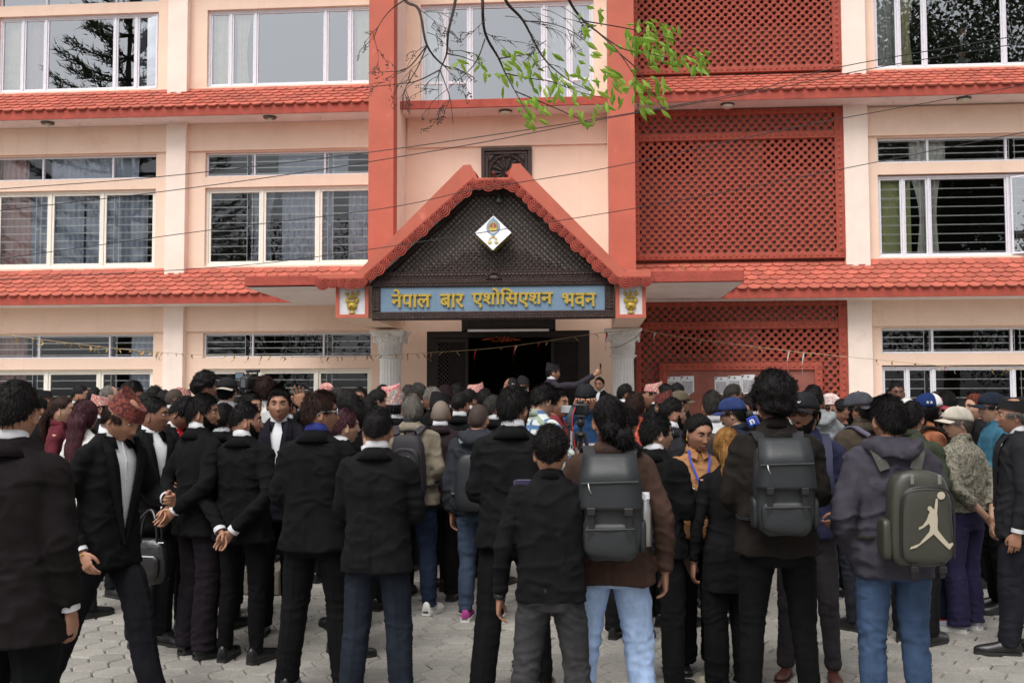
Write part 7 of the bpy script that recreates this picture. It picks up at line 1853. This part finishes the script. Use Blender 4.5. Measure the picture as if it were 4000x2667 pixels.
PP.append(person(1.687, -7.939, 1.772, 0, 'person in black turned away, hidden left of the big curly hair', q=2))
PP.append(person(1.513, -8.555, 1.718, 200, 'woman with spectacles and red lips behind the blue cap', q=2, sex='f', hair='bun', glass='thick', showface=True))
PP.append(person(3.597, -6.489, 1.896, 182, 'tall brown faced person staring at the camera before the right windows', q=2, showface=True, skin_='dark', hair='fade', top=('shirt', '26262c')))
PP.append(person(3.392, -7.507, 1.706, 40, 'person in white bucket cap beside the staring person', q=2, hat=('cap', WHITEC, WHITEC, 1), top=('shirt', '3a4438')))
PP.append(person(2.869, -8.250, 1.723, 20, 'person with dark hair between the grey cap and the hooded back', q=2))
PP.append(person(-3.108, -8.409, 1.743, 0, 'person with cropped hair behind the raised hand', q=2, hair='fade'))
PP.append(person(-1.885, -8.415, 1.737, 0, 'person with black hair behind the grey beard', q=2))
PP.append(person(4.017, -7.359, 1.704, -20, 'person in dark shirt behind the cream cap', q=2))
# ================================================================== THINGS CARRIED
def rbox(c, h, p=4.5, n=28, k=16, taper=0):
    """rounded box: super-ellipsoid"""
    V = [];
    sg = lambda v, e: np.sign(v)*abs(v)**e
    for i in range(k+1):
        ph = -math.pi/2+math.pi*i/k
        for j in range(n):
            t = 2*math.pi*j/n; e = 2/p; x, y, z = sg(math.cos(ph), e)*sg(math.cos(t), e), sg(math.cos(ph), e)*sg(math.sin(t), e), sg(math.sin(ph), e)
            w = 1-taper*(z+1)/2; V.append((c[0]+h[0]*x*w, c[1]+h[1]*y*w, c[2]+h[2]*z))
    F = [(i*n+j, i*n+(j+1) % n, (i+1)*n+(j+1) % n, (i+1)*n+j) for i in range(k) for j in range(n)]
    return np.array(V), F
def pouch(name, c, h, m, par, p=4.5, taper=0, wr=.004, seed=1, f=14):
    V, F = rbox(c, h, p, 36, 24, taper); d = V-np.array(c); d /= np.linalg.norm(d, axis=1)[:, None]+1e-9
    V = V+d*(wr*(fbm(V*f+seed, 2)))[:, None]; mb = MB(); mb.add(V, F); return obj(name, mb, m, par, True)
def ribbon(name, pts, w, th, m, par, side=(1, 0, 0)):
    P = smooth_path(pts, 5); T = np.gradient(P, axis=0); T /= np.linalg.norm(T, axis=1)[:, None]; s = np.array(side, float); R = []
    for p_, t in zip(P, T):
        a = s-t*np.dot(s, t); a /= np.linalg.norm(a); n = np.cross(t, a); R.append([p_+a*w/2+n*th/2, p_-a*w/2+n*th/2, p_-a*w/2-n*th/2, p_+a*w/2-n*th/2])
    mb = MB(); mb.loft(R); return obj(name, mb, m, par)
def on_person(i, name, label, cat, group=None):
    t = thing(name, label, cat, group=group); t.matrix_world = PP[i][1]; return t
def straps(par, m, w=.058, top=(.075, -.165, 1.42), z=1.474, xs=.112):
    for s in (-1, 1): ribbon('shoulder_strap', [(s*top[0], top[1], top[2]), (s*(xs-.012), -.125, z-.025), (s*xs, -.055, z+.008), (s*(xs+.012), .02, z-.01), (s*(xs+.026), .105, z-.09), (s*(xs+.03), .148, 1.24), (s*(xs+.062), .10, 1.08), (s*.195, -.03, 1.02), (s*.15, -.15, 1.02)], w, .012, m, par)
BAGA = mat('charcoal_coated_bag_fabric', srgb('232629'), .5, bump=.35, bscale=12, spec=.5); BAGA2 = mat('black_bag_strap', srgb('1b1d20'), .6); BAGB = mat('olive_coated_bag_fabric', srgb('3b3b33'), .4, bump=.3, bscale=10); BAGC = mat('purple_black_bag_fabric', srgb('262228'), .7, bump=.4, bscale=120)
def bag_rolltop(i, label, sc=1.0):
    b = on_person(i, 'backpack', label, 'backpack'); y = -.245; b.matrix_world = b.matrix_world @ Matrix.Translation((0, 0, 1.2*(1-sc))) @ Matrix.Diagonal((sc, 1, sc, 1))
    pouch('bag_body', (0, y, 1.19), (.155, .085, .235), BAGA, b, 5, wr=.008)
    fl = MB(); R = []
    for t in np.linspace(0, 1, 17):
        z = 1.46-.26*t; yy = y-.03-.075*math.sin(min(1, t*2.2)*math.pi/2); w = .130+.022*t
        R.append([(-w, yy+.05, z), (-w*1.0, yy, z), (-w*.5, yy-.008, z), (w*.5, yy-.008, z), (w, yy, z), (w, yy+.05, z), (w*.5, yy+.06, z), (-w*.5, yy+.06, z)])
    fl.loft(R); obj('top_flap', fl, BAGA, b, True)
    zz = MB(); zz.tube([(-.135, y-.118, 1.325), (.135, y-.118, 1.335)], .005, 6); obj('zip', zz, BAGA2, b)
    z2 = MB(); z2.tube(smooth_path([(-.10, y-.122, 1.325), (-.095, y-.13, 1.30), (-.085, y-.13, 1.28)], 3), .003, 5); obj('zip_pull', z2, M['metal'], b)
    for s in (-1, 1):
        ribbon('buckle_strap', [(s*.088, y-.118, 1.215), (s*.088, y-.108, 1.16), (s*.088, y-.098, 1.05)], .03, .006, BAGA2, b); q = MB(); q.bbox(s*.088-.021, s*.088+.021, y-.128, y-.108, 1.175, 1.212, .004); obj('buckle', q, M['black'], b)
    pouch('front_pocket', (0, y-.058, 1.055), (.128, .045, .085), BAGA, b, 4, wr=.007, seed=4)
    q = MB(); q.tube([(-.115, y-.103, 1.105), (0, y-.108, 1.108), (.115, y-.103, 1.112)], .0045, 6); obj('zip', q, BAGA2, b)
    for s in (-1, 1): pouch('side_pocket', (s*.155, y, 1.07), (.018, .06, .08), BAGA2, b, 4)
    ribbon('grab_handle', [(-.045, -.175, 1.415), (-.035, -.19, 1.47), (0, -.195, 1.488), (.035, -.19, 1.47), (.045, -.175, 1.415)], .018, .006, BAGA2, b, (0, 0, 1) if False else (0, 1, 0))
    straps(b, BAGA); return b
bag_rolltop(8, 'charcoal roll top backpack with a steel bottle in its side pocket, on the brown blazer')
bag_rolltop(9, 'charcoal roll top backpack worn by the person with the big black afro', .92)
bo = on_person(8, 'water_bottle', 'steel water bottle standing in the side pocket of the backpack on the brown blazer', 'bottle')
q = MB(); q.tube([(.168, -.245, 1.02), (.168, -.245, 1.20), (.168, -.245, 1.225), (.168, -.245, 1.245)], [.03, .03, .022, .022], 16); obj('bottle_body', q, M['metal'], bo, True); q = MB(); q.tube([(.168, -.245, 1.245), (.168, -.245, 1.275)], [.024, .022], 14); q.tube([(.168, -.27, 1.24), (.168, -.272, 1.27)], .006, 6); obj('bottle_cap', q, M['white'], bo)
# olive rucksack with the leaping figure print
b = on_person(10, 'backpack', 'olive rucksack printed with a pale leaping basketball player', 'backpack'); y = -.245; ox = .055
pouch('bag_body', (ox, y, 1.13), (.158, .085, .235), BAGB, b, 4.2, wr=.006, taper=.12)
pouch('front_panel', (ox+.012, y-.065, 1.105), (.132, .05, .185), BAGB, b, 4.5, wr=.003, taper=.10)
q = MB(); q.tube(smooth_path([(ox-.115, y-.10, .95), (ox-.112, y-.112, 1.20), (ox-.08, y-.112, 1.275), (ox+.012, y-.114, 1.293), (ox+.105, y-.112, 1.275), (ox+.135, y-.112, 1.20), (ox+.138, y-.10, .95)], 4), .0055, 6); obj('zip', q, M['black'], b)
pouch('side_pocket', (ox-.165, y+.0, 1.03), (.025, .065, .10), BAGB, b, 4); 
for s, x in ((-1, -.055), (1, .075)): q = MB(); q.bbox(ox+x-.008, ox+x+.008, y-.105, y-.098, 1.305, 1.35, .002); obj('zip_pull', q, M['metal'], b)
for x in (-.05, .085):
    q = MB(); q.bbox(ox+x-.018, ox+x+.018, y-.095, y-.07, .875, .905, .004); obj('buckle', q, M['black'], b); ribbon('buckle_strap', [(ox+x, y-.07, .96), (ox+x, y-.085, .92), (ox+x, y-.08, .85)], .024, .005, M['black'], b)
straps(b, BAGB, .055, (.075, -.16, 1.36), 1.47, .118)
fig = MB(); fc = np.array([ox+.02, 1.135]); S = .30
jm = [(-.38,-.50),(-.36,-.46),(-.20,-.40),(-.02,-.20),(0,-.12),(-.02,-.06),(-.12,-.13),(-.20,-.17),(-.21,-.13),(-.14,-.10),(-.06,.0),(-.03,.08),(.0,.14),(-.04,.17),(-.035,.22),(.01,.235),(.05,.20),(.08,.17),(.095,.26),(.115,.36),(.15,.36),(.145,.24),(.13,.12),(.14,.0),(.13,-.10),(.135,-.17),(.24,-.30),(.33,-.40),(.40,-.38),(.41,-.41),(.34,-.50),(.29,-.46),(.16,-.34),(.06,-.24),(-.10,-.36),(-.26,-.47)]
k_ = .62
pts = [(fc[0]+a*k_*.42, fc[1]+c*k_*.46) for a, c in jm]
def tri_fill(mb, pts, yv):
    from mathutils.geometry import tessellate_polygon
    T = tessellate_polygon([[Vector((p[0], p[1], 0)) for p in pts]]); mb.add([(p[0], yv(p), p[1]) for p in pts], [tuple(t) for t in T])
tri_fill(fig, pts, lambda p: y-.1185+.0)
tri_fill(fig, [(fc[0]+.0555+.019*math.cos(a), fc[1]+.118+.019*math.sin(a)) for a in np.linspace(0, 6.283, 16, endpoint=False)], lambda p: y-.1185)
o = obj('printed_figure', fig, mat('cream_print', srgb('b5ab98'), .6), b)
# black laptop rucksack on the khaki jacket
b = on_person(24, 'backpack', 'black laptop rucksack with yellow triangle mark on the khaki jacket', 'backpack'); ox = .04
pouch('bag_body', (ox, -.235, 1.16), (.155, .085, .265), BAGC, b, 4, wr=.005, taper=.18)
pouch('front_pocket', (ox+.015, -.325, 1.19), (.12, .035, .135), BAGC, b, 4, taper=.15); pouch('front_pocket', (ox+.01, -.325, .98), (.13, .035, .075), BAGC, b, 4)
q = MB(); q.tube(smooth_path([(ox-.09, -.352, 1.08), (ox-.085, -.358, 1.24), (ox-.04, -.36, 1.305), (ox+.06, -.36, 1.305), (ox+.11, -.358, 1.24), (ox+.115, -.352, 1.1)], 4), .004, 5); q.tube(smooth_path([(ox-.11, -.352, .96), (ox-.09, -.36, 1.03), (ox+.1, -.36, 1.035), (ox+.12, -.352, .97)], 4), .004, 5); obj('zip', q, M['metal'] if False else BAGA2, b)
q = MB(); q.tube(smooth_path([(ox-.03, -.20, 1.42), (ox-.02, -.24, 1.455), (ox+.05, -.24, 1.455), (ox+.06, -.20, 1.42)], 4), .009, 8); obj('grab_handle', q, BAGC, b)
put_text('lettering', 'CAT', ox+.0, ox+.055, 1.245, 1.265, -.362, mat_simple('grey_lettering', '9a9a9a'), b, np.zeros(3), .01, .002)
q = MB(); q.prism([(ox+.012, 1.222), (ox+.018, 1.222), (ox+.030, 1.236), (ox+.042, 1.222), (ox+.048, 1.222), (ox+.030, 1.243)], -.364, -.362); obj('yellow_triangle', q, mat_simple('yellow_print', 'c99a2a'), b)
straps(b, BAGC, .055)
b = on_person(33, 'backpack', 'small black backpack on the white shirt', 'backpack'); pouch('bag_body', (0, -.22, 1.17), (.14, .08, .23), BAGA2, b, 4, taper=.2); straps(b, BAGA2, .05)
b = on_person(26, 'backpack', 'grey backpack on the slate rain jacket', 'backpack'); pouch('bag_body', (.03, -.25, 1.12), (.14, .08, .22), BAGA, b, 4, taper=.2); straps(b, mat_simple('grey_webbing', '5b5f66'), .045)
b = on_person(38, 'backpack', 'grey lilac backpack on the olive brown jacket', 'backpack'); pouch('bag_body', (.03, -.25, 1.13), (.14, .08, .22), mat_simple('lilac_grey_fabric', '5a5568', .8), b, 4, taper=.2); straps(b, mat_simple('lilac_grey_fabric', '5a5568', .8), .05)
b = on_person(13, 'backpack', 'navy backpack worn by the grinning person in the black cap', 'backpack'); pouch('bag_body', (0, -.24, 1.15), (.14, .08, .22), mat_simple('navy_fabric', '2a2c44', .8), b, 4); straps(b, mat_simple('navy_fabric', '2a2c44', .8), .05)
b = on_person(39, 'backpack', 'black backpack slung on the orange overshirt', 'backpack'); pouch('bag_body', (0, -.24, 1.15), (.14, .08, .22), BAGA2, b, 4); straps(b, BAGA2, .05)

# ---- phones and cameras
def hand_at(i, side, off=(0, 0, 0)):
    rt_, Mx, A, Hm = PP[i]; S, E, Wr, Th, hp_ = A[0 if side < 0 else 1]; d = (Wr-E)/np.linalg.norm(Wr-E); p_ = Wr+d*.075+np.array(off); return Mx @ Vector(p_)
def phone(loc, rot, label, screen=None, sc=1, case=None):
    t = thing('phone', label, 'phone'); t.matrix_world = Matrix.Translation(loc) @ rot
    V, F = rbox((0, 0, 0), (.037, .0045, .075), 9, 24, 12); q = MB(); q.add(V, F); obj('phone_body', q, case or M['black'], t, True)
    q = MB(); q.add([(-.034, -.0049, -.071), (.034, -.0049, -.071), (.034, -.0049, .071), (-.034, -.0049, .071)], [(0,1,2,3)]); obj('screen', q, screen or GLS, t)
    q = MB(); q.bbox(-.03, -.004, .0048, .008, .04, .068, .002)
    for c in ((-.023, .061), (-.023, .047), (-.011, .054)): q.tube([(c[0], .008, c[1]), (c[0], .0105, c[1])], .006, 10)
    obj('camera_bump', q, M['black'], t); return t
RZ = lambda a: Matrix.Rotation(R_(a), 4, 'Z'); RX = lambda a: Matrix.Rotation(R_(a), 4, 'X'); RY = lambda a: Matrix.Rotation(R_(a), 4, 'Y')
phone(hand_at(22, 1, (-.02, .02, .0)), RZ(30) @ RY(-35), 'black phone held to the ear by the person with plum tinted hair')
phone(hand_at(91, 1, (.0, .03, .06)), RZ(75) @ RY(3), 'black phone held up at arm length in front of the right column', sc=1)
scr = mat('violet_lit_screen', srgb('2c2438'), .2); scr.node_tree.nodes['Principled BSDF'].inputs['Emission Color'].default_value = (.02, .015, .04, 1); scr.node_tree.nodes['Principled BSDF'].inputs['Emission Strength'].default_value = .6
phone(Vector(at(2062, 1900, -13.25)), RY(90) @ RZ(0), 'phone filming sideways in front of the short person in the black overshirt', scr, case=mat_simple('blue_grey_case', '4c5a68', .4))
phone(hand_at(14, -1, (.0, .0, -.03)) if False else Vector(at(2695, 2195, -12.1)), RZ(150) @ RY(25), 'phone with three lenses held low beside the round spectacles', case=mat_simple('bronze_phone_back', '5c4a3e', .3))
phone(Vector(at(3615, 1800, -10.75)), RZ(190) @ RY(60), 'black phone held out in front of the orange overshirt')
def dslr(Mx, label, lens=.09, strap=True):
    t = thing('photo_camera', label, 'camera'); t.matrix_world = Mx
    V, F = rbox((0, 0, 0), (.07, .032, .048), 6, 28, 16); q = MB(); q.add(V, F); V, F = rbox((.058, .015, -.004), (.018, .035, .046), 5); q.add(V, F); V, F = rbox((0, 0, .055), (.03, .03, .02), 4); q.add(V, F); obj('camera_body', q, M['black'], t, True)
    q = MB(); q.tube([(0, .03, -.003), (0, .05, -.003), (0, .052, -.003), (0, .03+lens, -.003), (0, .034+lens, -.003)], [.036, .036, .032, .034, .037], 24); obj('lens', q, mat_simple('lens_barrel', '2a2b2d', .35), t)
    q = MB(); q.tube([(0, .030+lens, -.003), (0, .036+lens, -.003)], [.030, .030], 24); obj('lens_glass', q, GLS, t)
    q = MB(); q.add([(-.045, -.0335, -.032), (.03, -.0335, -.032), (.03, -.0335, .03), (-.045, -.0335, .03)], [(0,1,2,3)]); obj('rear_screen', q, GLS, t); return t
# camera on its tripod
c0 = Vector(at(2268, 1598, -10.2)); hz = c0.z
tri = thing('tripod', 'black tripod with a red edged strap standing in the crowd under the camera', 'tripod', (c0.x, c0.y, 0))
for k in range(3):
    a = R_(90+120*k); e = (.38*math.cos(a), .38*math.sin(a), 0); q = MB(); m_ = tuple(np.array((.035*math.cos(a), .035*math.sin(a), hz-.22))*.5+np.array(e)*.5); q.tube([(.035*math.cos(a), .035*math.sin(a), hz-.20), m_], .016, 8); q.tube([m_, e], .011, 8); q.ell((e[0], e[1], .012), (.018,)*3, 8, 6); obj('leg', q, M['black'], tri)
q = MB(); q.tube([(0, 0, hz-.55), (0, 0, hz-.08)], .015, 10); q.ell((0, 0, hz-.21), (.05, .05, .03), 14, 8); q.ell((0, 0, hz-.11), (.035, .035, .045), 12, 8); q.bbox(-.035, .035, -.04, .04, hz-.07, hz-.05, .004); obj('centre_column', q, M['black'], tri)
q = MB(); q.tube([(-.02, -.02, hz-.11), (-.22, -.16, hz-.17)], .006, 8); q.tube([(-.14, -.11, hz-.15), (-.24, -.175, hz-.178)], .014, 10); obj('pan_handle', q, M['rubber'], tri)
tcam = dslr(Matrix.Translation(c0) @ RZ(0), 'black camera on the tripod with a small white flip out screen', .10)
q = MB(); q.bbox(-.165, -.075, -.008, .002, -.03, .03, .003); o = obj('flip_screen', q, mat_simple('grey_white_lcd', 'b9bcc0', .3), tcam)
st_ = ribbon('neck_strap', [(-.06, -.03, hz+.02), (-.09, -.06, hz-.10), (-.06, -.075, hz-.35), (-.02, -.075, hz-.55), (.0, -.075, hz-.40)], .04, .003, M['black'], tri)
ribbon('strap_edge', [(-.042, -.034, hz+.02), (-.070, -.064, hz-.10), (-.040, -.079, hz-.35), (-.0, -.079, hz-.55)], .006, .004, mat_simple('red_strap_edge', 'b02028'), tri)
V, F = text_mesh('Canon', .01); mn, mx_ = V.min(0), V.max(0); V = (V-mn)/(mx_-mn); W2 = np.column_stack([-.085+V[:, 1]*.024+.03*V[:, 0]*0, -.083-V[:, 2]*.002, hz-.33+V[:, 0]*.15]); link('strap_lettering', mesh_of('strap_lettering', W2, F, None, [WHITE]), tri)
# camera hanging at the hip of the grinning person
dslr(Matrix.Translation(at(3215, 2040, -11.75)) @ RZ(195) @ RX(-35), 'black camera with a thick zoom lens hanging beside the purple jacket', .11)
# camera of the person in the backward cap
dslr(Matrix.Translation(at(3230, 1745, -10.45)) @ RZ(20), 'black camera held at chest height by the person in the backward grey cap', .08)
# video camera
vc = thing('video_camera', 'black shoulder video camera with an open side screen above the left crowd', 'video camera'); vc.matrix_world = Matrix.Translation(at(985, 1498, -9.25)) @ RZ(-12) @ Matrix.Scale(.78, 4)
V, F = rbox((0, 0, 0), (.075, .15, .075), 6, 28, 16); q = MB(); q.add(V, F); V, F = rbox((0, -.13, .0), (.062, .07, .085), 6, 24, 12); q.add(V, F); obj('camera_body', q, M['black'], vc, True)
q = MB(); q.tube([(0, .14, .01), (0, .24, .01), (0, .25, .01), (0, .30, .01)], [.05, .05, .06, .065], 20); obj('lens', q, mat_simple('lens_barrel', '2a2b2d', .35), vc)
q = MB(); q.bbox(-.05, .05, -.12, .12, .075, .095, .004); q.tube([(0, -.10, .09), (0, -.10, .15), (0, .12, .15), (0, .12, .09)], .012, 8); q.tube([(-.08, .0, .15), (.10, .0, .155)], .018, 10); obj('top_handle', q, M['black'], vc)
q = MB(); q.bbox(-.20, -.085, -.06, -.05, .055, .135, .003); obj('side_screen', q, M['black'], vc); q = MB(); q.add([(-.193, -.0605, .062), (-.092, -.0605, .062), (-.092, -.0605, .128), (-.193, -.0605, .128)], [(0,1,2,3)]); obj('screen_glass', q, mat_simple('blue_grey_lcd', '5f6f80', .2), vc)
q = MB(); q.bbox(-.03, .03, -.205, -.20, -.05, .05, .002); obj('battery_label', q, mat_simple('grey_label', '55585c'), vc)
sc_ = thing('camcorder', 'small dark camcorder held up in front of the left windows', 'camcorder'); sc_.matrix_world = Matrix.Translation(at(1182, 1535, -9.8)) @ RZ(80)
V, F = rbox((0, 0, 0), (.035, .075, .035), 5); q = MB(); q.add(V, F); obj('camera_body', q, M['black'], sc_, True); q = MB(); q.tube([(0, .07, 0), (0, .11, 0)], [.026, .028], 14); obj('lens', q, M['black'], sc_)
# blue reporter's microphone
mi = thing('microphone', 'reporter microphone with a blue cube bearing a white letter n', 'microphone'); mi.matrix_world = Matrix.Translation(at(2942, 1645, -11.2)) @ RZ(-20) @ RY(-25)
q = MB(); q.tube([(0, 0, -.16), (0, 0, -.03)], [.012, .017], 12); obj('handle', q, M['black'], mi); V, F = rbox((0, 0, .0), (.036, .036, .036), 10, 28, 20); q = MB(); q.add(V, F); obj('blue_cube', q, mat_simple('royal_blue_plastic', '1c3c9c', .35), mi, True)
q = MB(); q.ell((0, 0, .055), (.026, .026, .03), 14, 8); obj('foam_head', q, M['rubber'], mi, True)
put_text('white_letter', 'n', -.018, .016, -.02, .018, -.0365, WHITE, mi, np.zeros(3), .04, .001)
# handbag
hb = thing('handbag', 'black leather handbag held low behind the striding person', 'handbag'); hb.matrix_world = Matrix.Translation(at(575, 2190, -11.95)) @ RZ(-8)
LEA = mat('black_bag_leather', (.014, .014, .015), .3, bump=.5, bscale=22)
pouch('bag_body', (0, 0, 0), (.17, .075, .15), LEA, hb, 4, taper=.22, wr=.010); pouch('front_pocket', (0, -.065, -.03), (.13, .03, .085), LEA, hb, 4)
q = MB(); q.tube([(-.14, -.03, .125), (.14, -.03, .128)], .005, 6); q.tube([(-.11, -.098, .045), (.11, -.098, .045)], .004, 6); q.tube([(-.10, -.10, .04), (-.10, -.105, .015)], .003, 5); obj('zip', q, M['metal'], hb)
for yy in (-.03, .03): q = MB(); q.tube(smooth_path([(-.07, yy, .13), (-.05, yy, .26), (.02, 0, .34), (.08, yy, .26), (.09, yy, .13)], 4), .009, 8); obj('bag_handle', q, LEA, hb)
# pink booklet over a head
q = MB(); q.bbox(-.09, .09, -.006, .006, -.02, .02, .001); o = obj('booklet', q, HATM['white'], None); o.matrix_world = Matrix.Translation(at(2030, 1517, -8.6)) @ RY(25); tag(o, 'pink and white booklet held up behind the bearded person in spectacles', 'booklet')
# lanyard
for s in (-1, 1): ribbon('lanyard', [(s*.060, .02, 1.49), (s*.066, .085, 1.42), (s*.03, .135, 1.30), (s*.004, .142, 1.20)], .014, .002, mat_simple('royal_blue_strap', '2f45b0'), PP[15][0])
# bangle and ring on the striding person, claw clip on the highlighted hair
rt_, Mx, A, Hm = PP[1]; S, E, Wr, Th, hp_ = A[1]; d = (Wr-E)/np.linalg.norm(Wr-E)
cq = MB(); cq.tube([tuple(Wr+d*.02+.034*(math.cos(a)*np.array([1, 0, 0])+math.sin(a)*np.array([0, 1, 0]))+(0, 0, .0)) for a in np.linspace(0, 6.283, 20, endpoint=False)], .003, 6, closed=True); cq.v = [v+(math.tan(R_(4))*0,)*3 for v in cq.v]; obj('bangle', cq, M['gold'], rt_)
rt_, Mx, A, Hm = PP[16]
cq = MB()
for s in (-1, 1):
    for i in range(4): cq.tube(smooth_path([(.03+s*.004, -.112, -.005-.018*i), (.03+s*.026, -.118, -.012-.018*i), (.03+s*.034, -.105, -.02-.018*i)], 3), .0055, 6)
obj('claw_clip', cq, mat_simple('amber_plastic', '8a5a3a', .3), rt_, True, mat=Hm)
# woman at the upper right window
fl2 = 6.98
wq = _person(7.02, .42, 1.62, 205, 'woman in dark suit and white collar watching from the upper right window', q=1, z0=6.99, sex='f', hair='bun', top=('female', 1), smile=1, skin_='light', vneck=(1.2, .045), arms=('front', 'front'), group=None)
# camera riser under the people at the video camera
q = MB(); q.bbox(-4.1, -2.75, -9.75, -8.85, 0, .22, .01); tag(obj('low_platform', q, mat('grey_wood_box', srgb('6d675f'), .8, var=.2, bump=.3)), 'low grey wooden platform under the people filming on the left', 'platform')
# litter: a red dot petal on the paving
q = MB(); q.add([(0, 0, .004), (.02, .006, .012), (.03, -.004, .006), (.01, -.014, .004)], [(0,1,2,3)]); p_ = at(3710, 2450, 0); dz = _R @ np.array([(3710-2000)/3889., -(2450-1333.5)/3889., -1.]); t_ = -1.76/dz[2]; p_ = _C+dz*t_
o = obj('petal', q, rr, None, loc=(p_[0], p_[1], .001)); tag(o, 'tiny red petal lying on the paving right of the hoodie', 'petal')
bpy.data.scenes.remove(TS)
